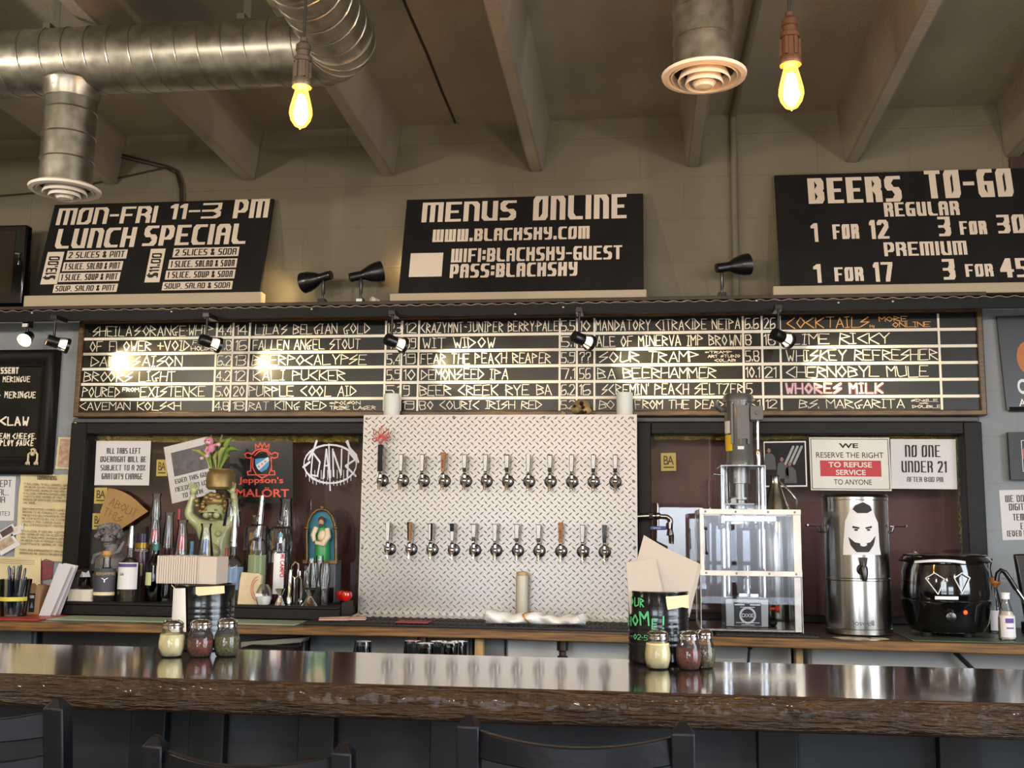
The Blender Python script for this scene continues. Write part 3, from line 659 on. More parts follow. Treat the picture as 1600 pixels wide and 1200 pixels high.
n = mHALO.node_tree; n.nodes.clear(); o_ = n.nodes.new('ShaderNodeOutputMaterial'); a_ = n.nodes.new('ShaderNodeAddShader'); t_ = n.nodes.new('ShaderNodeBsdfTransparent'); em_ = n.nodes.new('ShaderNodeEmission'); em_.inputs[0].default_value = (1, .62, .18, 1); em_.inputs[1].default_value = 7
n.links.new(t_.outputs[0], a_.inputs[0]); n.links.new(em_.outputs[0], a_.inputs[1]); n.links.new(a_.outputs[0], o_.inputs[0])
def pendant(px, ptop, pbot, Y, label, cable2):
    t, bt = at(px, ptop, Y), at(px, pbot, Y); H = t.z-bt.z; c = Vector((bt.x, Y, 0)); z = bt.z
    T = thing('pendant_bulb', label, 'pendant lamp', (bt.x, Y, z), 'bare pendant bulbs')
    k = H/.125
    prof = [(0, -.004), (.004, 0), (.016*1, .006), (.027, .022), (.032, .040), (.031, .055), (.024, .085), (.018, .108), (.016, .125)]
    b = MB(); b.open_ends = True; b.lathe([(r*k, z+h*k) for r, h in prof], c, 28); g = b.build('glass_bulb', mGLOWB, T)
    b = MB()
    for a in range(7):
        an = 2*math.pi*a/7; b.tube([c+Vector((.010*k*math.cos(an), .010*k*math.sin(an), z+.085*k)), c+Vector((.017*k*math.cos(an+.3), .017*k*math.sin(an+.3), z+.025*k))], .0012, 5)
    b.tube([c+Vector((0, 0, z+.03*k)), c+Vector((0, 0, z+.10*k))], .002, 6)
    b.build('filament', mFIL, g)
    b = MB(); b.lathe([(0, .012*k+z), (.016*k, z+.02*k), (.021*k, z+.04*k), (.016*k, z+.07*k), (.010*k, z+.095*k), (0, z+.1*k)], c, 16); b.build('filament_glow', mHALO, g)
    zt = z+.125*k; b = MB()
    b.lathe([(0, -.006), (.027*k, -.006), (.029*k, 0), (.027*k, .012), (.022*k, .014), (.022*k, .055), (.025*k, .056), (.025*k, .066), (.018*k, .07), (.018*k, .082), (.021*k, .084), (.02*k, .098), (.011*k, .106), (.011*k, .115), (0, .118)], c+Vector((0, 0, zt)), 20)
    for a in range(6): an = a*math.pi/3; b.cbox(c+Vector((.023*k*math.cos(an), .023*k*math.sin(an), zt+.034)), (.006, .006, .04))
    b.build('socket', mat('pewter socket', '6b5f52', .4, .7) if not cable2 else mat('copper socket', '6e4a36', .4, .6), T)
    b = MB(); b.tube([c+Vector((0, 0, zt+.11)), c+Vector((.004, 0, zt+.5)), c+Vector((.008, 0, ceilz(Y)))], .004, 8)
    if cable2: b.tube([c+Vector((.002, 0, zt+.11)), c+Vector((.012, 0, zt+.2)), c+Vector((.05, .0, zt+.45)), c+Vector((.09, 0, ceilz(Y)))], .004, 8)
    b.build('cord', mat('black cord', '24211f', .6), T)
    lamp('bulb_light', 'POINT', c+Vector((0, 0, z+.05*k)), (0, 0, 0), 8, (1, .6, .26), shadow_soft_size=.02)
pendant(469, 133, 200, 2.28, 'glowing pendant bulb hanging in front of the duct elbow', False)
pendant(1237, 98, 171, 2.25, 'glowing pendant bulb beside the white diffuser', True)
# added fill lights without fixtures behind the camera, lifting ceiling and ambient brightness
for x, y in ((-2.6, -.6), (.2, -1.0), (-1.2, -2.2), (1.9, .2), (-3.3, 1.6)): lamp('room_fill', 'POINT', (x, y, 2.5), (0, 0, 0), 56, (1, .88, .72), shadow_soft_size=.05)
# television at the left edge of the ledge
YT = 4.65; a, c = at(33, 351, YT), at(33, 478, YT); xL = c.x-.95
T = thing('television', 'black television with a brown reflection coloured into its dark screen standing at the end of the ledge', 'television', ((xL+c.x)/2, YT, ZL))
zt_, zb_ = a.z, ZL+.02
b = MB(); b.box((xL, YT, zb_), (c.x, YT+.05, zt_)); b.build('bezel', mGLOSS, T, bevel=.008)
sx = at(22, 400, YT).x; MB().box((xL+.04, YT-.002, at(20, 459, YT).z), (sx, YT+.002, at(20, 361, YT).z)).build('screen', mat('dark screen', '2c2018', .12), T)  # brown base colour stands in for the reflection on the screen
MB().box(((xL+c.x)/2-.15, YT-.06, ZL+.0005), ((xL+c.x)/2+.15, YT+.1, zb_-.001)).build('stand', mBLKS, T, bevel=.003)
p = at(28, 396, YT-.004); b = MB(); b.tube([p+Vector((-.012, 0, .002)), p, p+Vector((.014, 0, -.002))], .006, 8); b.tube([p+Vector((.006, 0, -.008)), p+Vector((.008, 0, -.04)), p+Vector((.004, 0, -.055))], .003, 6)
b.build('silver_ornament', mCHROME, T)
# crumpled plastic on the ledge
p = at(586, 466, 4.66); b = MB(); b.M = Matrix.Translation((p.x, 4.66, ZL+.001)); 
b.add([(-.03, 0, 0), (-.028, .01, .026), (-.012, -.01, .029), (.0, .01, .027), (.018, 0, .017), (.033, -.005, 0), (.0, -.02, 0), (-.012, -.018, .012), (.01, -.02, .012)],
      [(0, 1, 2, 7), (2, 3, 4, 8), (4, 5, 6, 8), (7, 2, 8, 6), (0, 7, 6), (1, 3, 2), (0, 6, 5, 1), (1, 5, 4, 3)])
t = b.build('crumpled_wrapper', mat('crumpled clear wrap', 'cfc6b4', .3), loc=(p.x, 4.66, ZL+.001), smooth=False); tag(t, 'small crumpled pale wrapper on the ledge between spotlight and wifi sign', 'wrapper')
# ------------------------------------------------------------------ tap wall
YP = 4.66
PX0, PX1, pz0, pz1 = -1.252, -.022, ZC, at(780, 648, YP).z; px0, px1 = PX0, PX1
T = thing('tap_wall', 'big diamond plate beer tap panel standing on the back counter', 'tap wall', ((px0+px1)/2, YP+.08, ZC))
MB().box((px0+.004, YP+.004, ZC), (px1-.004, YW-.001, pz1-.003)).build('backing_box', mBLK, T)
b = MB(); b.box((px0, YP, ZC), (px1, YP+.003, pz1)); b.box((px0, YP+.003, pz1-.003), (px1, YP+.15, pz1)); P = .0325
nx, nz = int((px1-px0)/P), int((pz1-pz0)/P)
for j in range(-1, nz*2+1):
    for i in range(nx+1):
        s = 1 if j % 2 else -1
        cx, cz = px0+.012+i*P+(P/2 if j % 2 else 0)+random.uniform(-.0006, .0006), pz0+.016+j*P/2
        if cx > px1-.012 or cx < px0+.01 or cz > pz1-.01 or cz < pz0+.01: continue
        dx, dz_ = .0084, .0078*s; wx_, wz_ = -.0023*s, .0023
        b.add([(cx-dx, YP, cz-dz_), (cx+wx_, YP, cz+wz_), (cx+dx, YP, cz+dz_), (cx-wx_, YP, cz-wz_), (cx-dx*.5, YP-.0017, cz-dz_*.5), (cx+dx*.5, YP-.0017, cz+dz_*.5)],
              [(0, 4, 1), (1, 4, 5), (1, 5, 2), (2, 5, 3), (3, 5, 4), (3, 4, 0)])
b.build('tread_plate', mPLATE, T, smooth=False)
for px, py in ((573, 654), (709, 652), (850, 652), (988, 653), (566, 856), (992, 855), (566, 752), (990, 752)):
    p = at(px, py, YP); MB().ball((p.x, YP, p.z), (.006, .004, .006), 10, 6).build('screw_head', mSTEELD, T)
# taps
mHB = mat('black acrylic handle', '121213', .12, coat=.3); mHW = mat('white label strip', 'dcd9d4', .4); mHO = mat('amber wood handle', '9a6420', .4, var=.2, vs=30)
def tap(loc, kind, label):
    T_ = thing('beer_tap', label, 'beer tap', loc, 'beer taps on the tread plate'); c = Vector(loc)
    b = MB(); b.lathe([(0, 0), (.0265, 0), (.0275, .003), (.025, .007), (.018, .009), (0, .009)], c, 24, ax=(0, -1, 0)); b.build('flange', mBLKS, T_)
    b = MB(); b.lathe([(.0, .009), (.0165, .009), (.0165, .013), (.011, .016), (.011, .045), (.0, .046)], c, 18, ax=(0, -1, 0))
    f = c+Vector((0, -.048, 0)); b.ball(f, (.0135, .015, .0145), 16, 10)
    b.tube([f+Vector((0, 0, .008)), f+Vector((0, 0, .024)), f+Vector((0, 0, .026)), f+Vector((0, 0, .034))], [.009, .008, .011, .006], 14)
    b.tube([f+Vector((0, -.004, -.006)), f+Vector((0, -.010, -.020)), f+Vector((0, -.014, -.038))], [.009, .0075, .0065], 14)
    b.tube([f+Vector((0, -.014, -.0375)), f+Vector((0, -.0145, -.041))], .0072, 14)
    b.build('faucet', mCHROME, T_)
    hz = .034; H = {'tall': .118, 'amber': .085, 'amberside': .08}.get(kind, .076)
    h0 = f+Vector((0, 0, hz)); tilt = Vector((.001, -.004, H)); b = MB()
    b.tube([h0, h0+Vector((0, 0, .006))], [.006, .005], 12); b.build('ferrule', mCHROME, T_)
    M_ = mHO if kind == 'amber' else mHB; w0, w1 = (.0075, .0105) if kind != 'tall' else (.0115, .012)
    z = h0+Vector((0, 0, .005)); t = z+tilt
    b = MB(); b.add([z+Vector((a*w0, d*w0, 0)) for a, d in ((-1, -1), (1, -1), (1, 1), (-1, 1))]+[t+Vector((a*w1, d*w1, 0)) for a, d in ((-1, -1), (1, -1), (1, 1), (-1, 1))],
        [(3, 2, 1, 0), (4, 5, 6, 7), (0, 1, 5, 4), (1, 2, 6, 5), (2, 3, 7, 6), (3, 0, 4, 7)]); hd = b.build('handle', M_, T_, bevel=.0015)
    lo, hi = {'white': (0, 1), 'label': (.04, .96), 'upper': (.22, .96), 'short': (.25, .93), 'tiny': (.02, .55), 'side': (.05, .95), 'none': (0, 0), 'amber': (0, 0), 'tall': (0, 0), 'amberside': (.02, .97)}[kind]
    if hi:
        k0, k1 = (-.8, .8) if kind != 'side' else (-.8, .1)
        if kind == 'amberside': k0, k1 = -.2, .95
        a, d = z+tilt*lo, z+tilt*hi; wa, wd = w0+(w1-w0)*lo, w0+(w1-w0)*hi; e_ = -.0006
        MB().add([a+Vector((wa*k0, -wa+e_, 0)), a+Vector((wa*k1, -wa+e_, 0)), d+Vector((wd*k1, -wd+e_, 0)), d+Vector((wd*k0, -wd+e_, 0))], [(0, 1, 2, 3)]).build('name_strip', mHO if kind == 'amberside' else mHW, hd, smooth=False)
        if kind in ('label', 'upper', 'short', 'white'):
            pl = Pl(z+Vector((-.004, -(w0+w1)/2-.0012, H)), (1, 0, 0), (0, 0, -1)); q = MB()
            for i in range(5): stroke(q, pl, (.003, H*(.25+.1*i)), (.0042, H*(.25+.1*i)+.003), .0006, .0005)
            q.build('strip_print', mINK, hd, smooth=False)
    if kind == 'amber':
        pl = Pl(z+Vector((-.006, -(w0+w1)/2-.002, H)), (1, 0, 0), (0, 0, -1)); q = MB()
        for i, ch in enumerate('POWER'): write(q, pl, ch, (.003, .008+i*.013, .009, .017+i*.013), wx=.09, wy=.08)
        q.build('handle_print', mat('dark print', '4a2c0c', .6), hd, smooth=False)
    if kind == 'tall':
        q = MB(); pk = t+Vector((0, 0, .004))
        pts = [(-.042, .022), (-.02, .024), (-.036, .044), (-.034, .066), (-.014, .05), (.0, .082), (.012, .05), (.034, .07), (.03, .044), (.042, .03), (.022, .026), (.03, .012), (.01, .016), (0, 0), (-.012, .016), (-.03, .008), (-.042, .022)]
        q.tube([pk+Vector((a, .002*((i % 2)*2-1), d)) for i, (a, d) in enumerate(pts)], .0022, 6)
        for i in range(0, 16, 2): q.tube([pk+Vector((pts[i][0], 0, pts[i][1])), pk+Vector((0, -.004, .034)), pk+Vector((pts[(i+7) % 16][0], .003, pts[(i+7) % 16][1]))], .0016, 5)
        q.tube([t, pk+Vector((0, 0, .01))], .003, 6); q.build('wire_topper', mat('red wire', 'c8362c', .4), hd)['label'] = 'red wire star topper'
    return T_
r1 = [598, 630, 662.6, 695, 728.3, 760.6, 793.9, 827, 860.4, 894, 927.7, 961.6]; r2 = [609.6, 643, 675.8, 709.3, 742.6, 775.5, 809.3, 842.9, 877, 911, 945]
K1 = ['tall', 'label', 'label', 'amber', 'upper', 'label', 'short', 'white', 'short', 'label', 'upper', 'upper']
K2 = ['white', 'amberside', 'side', 'tiny', 'short', 'label', 'upper', 'upper', 'amber', 'label', 'none']
za, zb = at(770, 752, YP).z, at(770, 860, YP).z
desc = {'tall': 'beer tap with tall black handle and red star', 'amber': 'beer tap with amber wooden handle', 'amberside': 'beer tap with half black, half amber handle', 'white': 'beer tap with white-faced handle', 'none': 'beer tap with plain black handle', 'side': 'beer tap with black handle, narrow white strip on one side', 'tiny': 'beer tap with mostly black handle, small low strip'}
ordn = ['first', 'second', 'third', 'fourth', 'fifth', 'sixth', 'seventh', 'eighth', 'ninth', 'tenth', 'eleventh', 'twelfth']
for row, (px, K, z, yy) in enumerate(((r1, K1, za, 752), (r2, K2, zb, 860))):
    for i, (x, k) in enumerate(zip(px, K)):
        lb = desc.get(k, 'beer tap with black handle and white strip') + ', ' + ordn[i] + ' in the ' + ('upper' if row == 0 else 'lower') + ' row'
        tap((at(x, yy, YP).x, YP-.001, z), k, lb)
# candles, skull, pebble on top of the panel
def candle(px, pyt, pyb, w, label):
    p = at(px, pyb, YP+.055); b = MB(); r = m(w/2, p); h = at(px, pyt, YP+.055).z-pz1
    T_ = thing('pillar_candle', label, 'candle', (p.x, YP+.055, pz1), 'white pillar candles on the tap panel')
    b.lathe([(0, 0), (r*.97, 0), (r, .003), (r, h-.004), (r*.96, h), (r*.8, h-.004), (0, h-.012)], (p.x, YP+.055, pz1+.0004), 24); b.build('wax', mCAND, T_)
    MB().tube([(p.x, YP+.055, pz1+h-.013), (p.x+.002, YP+.055, pz1+h-.002)], .0012, 6).build('wick', mINK, T_)
candle(612, 616, 648, 25.5, 'white pillar candle on the tap panel beside the tall black tap handle'); candle(976, 614, 647, 25.5, 'white pillar candle on the tap panel near the animal skull')
p = at(908, 646, YP+.05); c = Vector((p.x, YP+.05, pz1)); u = m(1, p); b = MB()
b.ball(c+Vector((0, 0, 13*u)), (14.5*u, 18*u, 12.9*u), 20, 14)
b.ball(c+Vector((-7*u, -12*u, 8*u)), (8*u, 12*u, 7*u), 14, 10); b.ball(c+Vector((8*u, -11*u, 7*u)), (8*u, 10*u, 6.8*u), 14, 10)
b.tube([c+Vector((13*u, -4*u, 10*u)), c+Vector((15.5*u, -10*u, 8*u)), c+Vector((9*u, -18*u, 5*u))], 1.8*u, 8)
o = b.build('animal_skull', mBONE, loc=c); tag(o, 'small brown animal skull on top of the tap panel', 'skull')
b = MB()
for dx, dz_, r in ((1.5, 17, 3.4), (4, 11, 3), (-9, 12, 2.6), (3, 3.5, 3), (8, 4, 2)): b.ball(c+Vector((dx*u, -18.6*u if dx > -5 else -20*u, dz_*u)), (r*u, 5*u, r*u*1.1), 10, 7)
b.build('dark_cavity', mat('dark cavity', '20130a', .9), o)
p = at(881, 646, YP+.05); u = m(1, p); b = MB(); b.M = Matrix.Translation((p.x, YP+.05, pz1+.0004))
b.add([(-6*u, -4*u, 0), (6*u, -4*u, 0), (6*u, 4*u, 0), (-6*u, 4*u, 0), (-3.5*u, -2*u, 8*u), (1*u, -3*u, 6*u), (4.5*u, 2*u, 5*u), (-2*u, 3*u, 7*u)], [(3, 2, 1, 0), (4, 5, 6, 7), (0, 1, 5, 4), (1, 2, 6, 5), (2, 3, 7, 6), (3, 0, 4, 7)])
tag(b.build('pebble', mat('pale stone', '9a8a70', .8, bump=.4), loc=(p.x, YP+.05, pz1), bevel=.003), 'small pale stone beside the animal skull', 'stone')
# ------------------------------------------------------------------ back counter and what is under it
front = [(-3.6, 3.98), (-2.52, 4.0), (-1.8, 4.07), (-1.03, 4.135), (-.63, 4.14), (.27, 4.075), (1.34, 4.03), (2.2, 4.0)]
T = thing('back_counter', 'long wood-edged back counter under the tap wall and bottles', 'counter', (-.6, 4.4, .4))
poly = [(x, y, ZC) for x, y in front]+[(2.2, YW-.051, ZC), (-3.6, YW-.051, ZC)]
MB().slab([(x, y+(.012 if i < 8 else 0), z) for i, (x, y, z) in enumerate(poly)], (0, 0, -.034)).build('worktop', mCTOP, T, smooth=False)
MB().slab([(x, y, ZC-.0005) for x, y in front]+[(x, y+.0118, ZC-.0005) for x, y in front[::-1]], (0, 0, -.034)).build('wood_edge', mCEDGE, T, bevel=.004)
zc_ = ZC-.035
for px, w, mm in ((748, 13, mPOST), (1249, 11, mPOST)):
    p = at(px, 1010, 4.19); MB().box((p.x-m(w/2, p), 4.19, .0005), (p.x+m(w/2, p), 4.25, zc_)).build('support_post', mm, T, bevel=.002)
mCABG = mat('grey cabinet side', '7d8081', .5, var=.15, vs=5); mCABW = mat('white appliance', 'c9c7c2', .4, var=.06, vs=4); mCABD = mat('dark appliance', '3b3d3e', .4, var=.2, vs=5)
def under(name, label, cat, p0, p1, Y0, Y1, zt, M_, seam=None):
    a, b_ = at(p0, 1010, Y0).x, at(p1, 1010, Y0).x
    t = thing(name, label, cat, ((a+b_)/2, (Y0+Y1)/2, 0)); MB().box((a, Y0, .0005), (b_, Y1, zt)).build('body', M_, t, bevel=.006)
    MB().box((a+.01, Y0-.022, .1), (b_-.01, Y0-.0005, zt-.012)).build('door', M_, t, bevel=.004)
    MB().tube([(a+.05, Y0-.03, zt-.2), (a+.05, Y0-.03, zt-.5)], .008, 8).build('handle', mSTEELD, t)
    return t
under('undercounter_fridge', 'white undercounter fridge below the tap wall, right of the raw wood post', 'fridge', 790, 1236, 4.32, 4.75, zc_-.004, mCABW)
under('undercounter_cabinet', 'grey undercounter cabinet below the tap wall, left of the raw wood post', 'cabinet', 483, 738, 4.36, 4.75, zc_-.004, mCABG)
under('undercounter_fridge', 'white undercounter fridge below the stainless urn and black kettle', 'fridge', 1262, 1680, 4.32, 4.75, zc_-.004, mCABW)
under('glass_washer', 'dark grey machine under the left end of the back counter', 'appliance', 66, 476, 4.30, 4.75, zc_-.004, mCABD)
under('undercounter_cabinet', 'pale grey cabinet under the counter at the far left edge', 'cabinet', -220, 55, 4.30, 4.75, zc_-.004, mCABG)
a = at(757, 1010, 4.26).x; b_ = at(787, 1010, 4.26).x
tag(MB().box((a, 4.26, .0005), (b_, 4.30, zc_-.001)).build('grey_board', mat('bare grey board', '6d6f70', .6, var=.25, vs=6, stretch=(4, 1, .5)), loc=((a+b_)/2, 4.28, 0), bevel=.002), 'grey board standing beside the raw wood post under the counter', 'board')
for px, yt, lb in ((660, 996, 'dark tap under the counter above the upturned glasses'), (879, 997, 'dark brass tap under the counter in front of the white fridge')):
    p = at(px, 1008, 4.2); b = MB(); x, y = p.x, 4.2
    b.lathe([(0, 0), (.022, 0), (.022, -.04), (.014, -.045), (.014, -.06), (.020, -.062), (.020, -.08), (.012, -.085), (.012, -.14), (0, -.14)], (x, y, zc_-.001), 16)
    tag(b.build('counter_tap', mat('dark bronze', '3a2f26', .4, .6), loc=(x, y, zc_-.14)), lb, 'tap')
p0, p1 = at(1492, 1019, 4.25), at(1520, 1046, 4.25)
b = MB(); b.tube([p0, p1, p1+Vector((.03, 0, -.1)), p1+Vector((.06, 0, -.35))], .009, 8); tag(b.build('black_hose', mRUB, loc=p1), 'black hose crossing the white fridge under the kettle', 'hose')
p = at(1171, 1008, 4.22); b = MB(); b.tube([(p.x, 4.2, zc_), (p.x-.004, 4.2, zc_-.03), (p.x-.012, 4.2, zc_-.12), (p.x, 4.2, zc_-.3)], .005, 8); b.ball((p.x, 4.2, zc_-.012), .011, 10, 7)
tag(b.build('power_cable', mRUB, loc=(p.x, 4.2, zc_-.3)), 'black cord hanging from the counter edge below the seamer', 'cord')
# serving side: work board with upturned glasses
zW = .875
t = thing('drain_board', 'steel drain board behind the bar carrying upturned glasses', 'drain board', (-.6, 3.75, 0))
MB().box((-2.4, 3.5, zW-.03), (.9, 4.0, zW)).build('tray', mSTEELD, t, bevel=.003)
b = MB()
for x in (-2.35, .85):
    for y in (3.55, 3.95): b.box((x-.02, y-.02, .0005), (x+.02, y+.02, zW-.03))
b.build('leg_frame', mSTEELD, t)
def tumbler(loc, label, r0=.03, r1=.04, h=.125):
    b = MB(); b.open_ends = True; b.lathe([(r1, 0), (r0, h), (0, h)], loc, 18); b.lathe([(r1-.003, .001), (r0-.003, h-.014), (0, h-.014)], loc, 18)
    return tag(b.build('upturned_glass', mGLD, loc=loc), label, 'glass', 'upturned glasses on the drain board')
mGLD = glass('thick glass', 'c9cfcf', 2.6, .02)
for i, (px, py, lb) in enumerate([(567, 1002, 'single upturned glass standing alone on the drain board'), (645, 1001, 'upturned glass, first in the row on the drain board'), (665, 1005, 'upturned glass, second in the row on the drain board'), (686, 1002, 'upturned glass, third in the row on the drain board'), (703, 1004, 'upturned glass, fourth in the row on the drain board'), (717, 1002, 'upturned glass, last in the row, nearest the raw wood post')]):
    y = 3.85 if i % 2 else 3.78; p = at(px, py, y); tumbler((p.x, y, zW), lb, h=max(.08, p.z-zW))
# grey tray leaning under the counter
p = [at(382, 1001, 4.0), at(477, 995, 4.0), at(468, 1003, 4.0), at(400, 1014, 3.95)]
b = MB(); b.slab([at(376, 1003, 4.18), at(477, 996, 4.18), at(470, 1004, 4.18), at(376, 1012, 4.18)], (0, .09, 0)); tag(b.build('grey_tray', mat('grey plastic tray', '8a8878', .4), loc=at(430, 1012, 4.18), bevel=.002), 'grey plastic tray tucked under the counter near the bottles', 'tray')
p = at(425, 1014, 4.05); MB_ = MB().box((at(376, 1010, 4.05).x, 4.05, .0005), (at(458, 1010, 4.05).x, 4.17, at(430, 1013, 4.05).z)); tag(MB_.build('black_bin', mBLK, loc=(p.x, 4.1, 0), bevel=.004), 'black bin under the grey tray below the counter', 'bin')

# ------------------------------------------------------------------ on the counter below the taps
t = thing('drip_tray', 'steel drip tray with wavy rim along the foot of the tap wall', 'drip tray', (-.64, 4.6, ZC))
b = MB(); x0, x1 = at(549, 967, 4.56).x, at(990, 972, 4.56).x; vs, fs = [], []; n = 420
for i in range(n+1):
    x = x0+(x1-x0)*i/n; z = ZC+.009+.004*math.sin(x*2*math.pi/.033); vs += [(x, 4.52, z), (x, 4.659, z+.003), (x, 4.52, z-.0022), (x, 4.659, z)]
for i in range(n): a = 4*i; fs += [(a, a+1, a+5, a+4), (a, a+4, a+6, a+2)]
b.add(vs, fs).build('wavy_rim', mSTEEL, t)
MB().box((x0+.003, 4.525, ZC+.0004), (x1-.003, 4.658, ZC+.004)).build('pan', mSTEELD, t)
def mat_on(name, label, cat, px0, px1, Y0, Y1, M_, th=.006, z=ZC, ribs=False):
    a, b_ = at(px0, 975, (Y0+Y1)/2).x, at(px1, 975, (Y0+Y1)/2).x; q = MB(); q.box((a, Y0, z+.0004), (b_, Y1, z+th))
    if ribs:
        for i in range(3):
            for k in range(int((b_-a)/.02)): q.cbox((a+.01+k*.02, Y0+.012+i*.03, z+th+.001), (.012, .02, .003))
    return tag(q.build(name, M_, loc=((a+b_)/2, (Y0+Y1)/2, z), bevel=.002), label, cat)
mat_on('bar_mat', 'long black rubber bar mat below the taps', 'bar mat', 483, 992, 4.19, 4.352, mRUB, .009, ribs=True)
mat_on('bar_mat', 'second black rubber bar mat against the drip tray', 'bar mat', 533, 990, 4.358, 4.515, mRUB, .009, ribs=True)
mat_on('red_mat', 'small red mat lying on the black bar mat', 'mat', 621, 672, 4.20, 4.29, mat('faded red rubber', '8d3a38', .6), .006, ZC+.0125)
mat_on('serving_mat', 'pale green mat on the counter in front of the bottle shelf', 'mat', 92, 472, 4.13, 4.33, mat('pale green mat', '9db095', .35, var=.1, vs=20), .004)
mat_on('serving_mat', 'red mat on the left end of the counter', 'mat', -60, 84, 4.08, 4.32, mat('red mat', 'a8382c', .4), .005)
mat_on('bar_mat', 'black perforated mat under the can seamer', 'bar mat', 1112, 1262, 4.10, 4.62, mRUB, .008, ribs=True)
mat_on('serving_mat', 'dark green mat under the black soup kettle', 'mat', 1398, 1680, 4.07, 4.66, mat('dark green mat', '4b5846', .4, var=.2, vs=20), .005)
for i, (px, py, rz, lb) in enumerate([(505, 973, .25, 'pale pink folded paper on the counter, nearer the bottles'), (525, 975, .18, 'pale pink folded paper on the counter, nearer the tap wall')]):
    p = atz(px, py, ZC+.012); b = MB(); b.M = Matrix.Translation((p.x, 4.30+.03*i, ZC+.0115)) @ Matrix.Rotation(rz, 4, 'Z')
    b.box((-.06, -.03, .0005), (.06, .03, .004)); b.add([(-.06, -.03, .004), (.06, -.03, .004), (.06, .03, .012), (-.06, .03, .008)], [(0, 1, 2, 3), (3, 2, 1, 0)])
    tag(b.build('folded_paper', mat('pink paper', 'd8b0a4', .8), loc=(p.x, 4.30+.03*i, ZC+.0115), smooth=False), lb, 'paper')
# towel
a, c = at(762, 975, 4.3), at(912, 978, 4.3); b = MB(); vs, fs = [], []; nx, na = 40, 16
z0 = ZC+.0135
for i in range(nx+1):
    u = i/nx; x = a.x+(c.x-a.x)*u; w = .05+.012*math.sin(u*9)+.006*math.sin(u*31); h = .046-.012*u+.006*math.sin(u*14+1)+.003*math.sin(u*40)
    if i in (0, nx): w *= .7; h *= .5
    for k in range(na):
        an = 2*math.pi*k/na; r = 1+.10*math.sin(3*an+u*12)
        vs.append((x+.012*math.sin(an*2), 4.29+w*math.cos(an)*r, max(z0, z0+h*.5+h*.55*math.sin(an)*r)))
for i in range(nx):
    for k in range(na): p, q = i*na+k, i*na+(k+1) % na; fs.append((p, q, q+na, p+na))
fs += [tuple(range(na))[::-1], tuple(range(nx*na, nx*na+na))]
o = b.add(vs, fs).build('bar_towel', mCLOTH, loc=((a.x+c.x)/2, 4.29, z0)); tag(o, 'white rolled bar towel with orange stripe lying below the taps', 'towel')
b = MB(); s0 = int(nx*.40); vv = [Vector(vs[j])+(Vector(vs[j])-Vector((vs[j][0], 4.29, z0+.014)))*.03 for j in range(s0*na, (s0+2)*na)]
b.add(vv, [(k, (k+1) % na, na+(k+1) % na, na+k) for k in range(na)]).build('stripe', mat('orange stripe', 'c98a3a', .9), o)
# tall pale container against the tap wall
p = at(815, 962, 4.60); zb_, u = ZC+.0125, m(1, p); zt_ = at(815, 897, 4.60).z; b = MB()
t = thing('squeeze_bottle', 'tall translucent pale cylinder bottle with tan cap below the taps', 'bottle', (p.x, 4.60, zb_)); r = 9.6*u; H = zt_-zb_
b.lathe([(0, 0), (r*.95, 0), (r, .004), (r, H-.012), (r*.95, H-.006), (0, H-.005)], (p.x, 4.60, zb_+.0005), 22); b.build('body', mat('milky plastic', 'bdb8a2', .35, sss=.2), t)
MB().lathe([(r*.9, H-.005), (r*.93, H-.002), (r*.9, H+.008), (r*.4, H+.010), (0, H+.010)], (p.x, 4.60, zb_+.0005), 22).build('cap', mat('tan cap', 'b99c6c', .5), t)

# ------------------------------------------------------------------ can seamer
Ys = 4.15; TL, TR, BL, BR = at(1093, 795, Ys), at(1249, 797, Ys), at(1095, 989, Ys), at(1258, 988, Ys)
xa, xb_, zs0, zs1 = (TL.x+BL.x)/2, (TR.x+BR.x)/2, ZC+.012, TL.z; Yr = 4.52; zm = at(1170, 896, Ys).z
T = thing('can_seamer', 'tall can seaming machine with grey motor inside clear guard panels', 'can seamer', ((xa+xb_)/2, 4.34, ZC+.0115))
MB().box((xa+.01, Ys+.005, zs0), (xb_-.01, Yr, zs0+.012)).build('base_plate', mSTEEL, T, bevel=.003)
b = MB(); w = .016
for z in (zs1-.02, zm-.01): b.box((xa, Ys-.004, z), (xb_, Ys, z+.02))
b.build('front_rail', mGUARD, T, bevel=.001)
b = MB()
for x0, x1 in ((xa, xa+.003), (xb_-.003, xb_)): b.box((x0, Ys, zs0), (x1, Yr, zs0+.02)); b.box((x0, Ys, zs1-.02), (x1, Yr, zs1))
for x in (xa+.0005, xb_-.0035):
    for y in (Ys+.001, Yr-.02): b.box((x, y, zs0), (x+.003, y+.018, zs1))
b.box((xb_-.03, Ys-.002, zm), (xb_-.002, Ys+.0005, zs1-.02)); b.box((xb_-.03, Ys+.002, zs0+.004), (xb_-.006, Ys+.005, zm-.012)); b.box((xa+.002, Ys-.002, zm), (xa+.016, Ys+.0005, zs1-.02))
b.box((xa, Yr-.003, zs1-.02), (xb_, Yr, zs1))
b.build('guard_frame', mGUARD, T, bevel=.0008)
b = MB(); b.box((xa+.002, Ys+.0006, zs0+.01), (xb_-.002, Ys+.004, zs1-.002)); b.build('front_guard', mACR, T, smooth=False)
b = MB(); b.box((xa+.0035, Ys+.006, zs0+.01), (xa+.0065, Yr-.004, zs1-.002)); b.build('side_guard', mACR, T, smooth=False)
b = MB(); b.box((xb_-.0075, Ys+.006, zs0+.01), (xb_-.0045, Yr-.004, zs1-.002)); b.build('side_guard', mACR, T, smooth=False)
b = MB()
for z in (zs1-.01, zm):
    for f in (.06, .36, .68, .94): b.ball((xa+(xb_-xa)*f, Ys-.004, z), (.0045, .003, .0045), 8, 5)
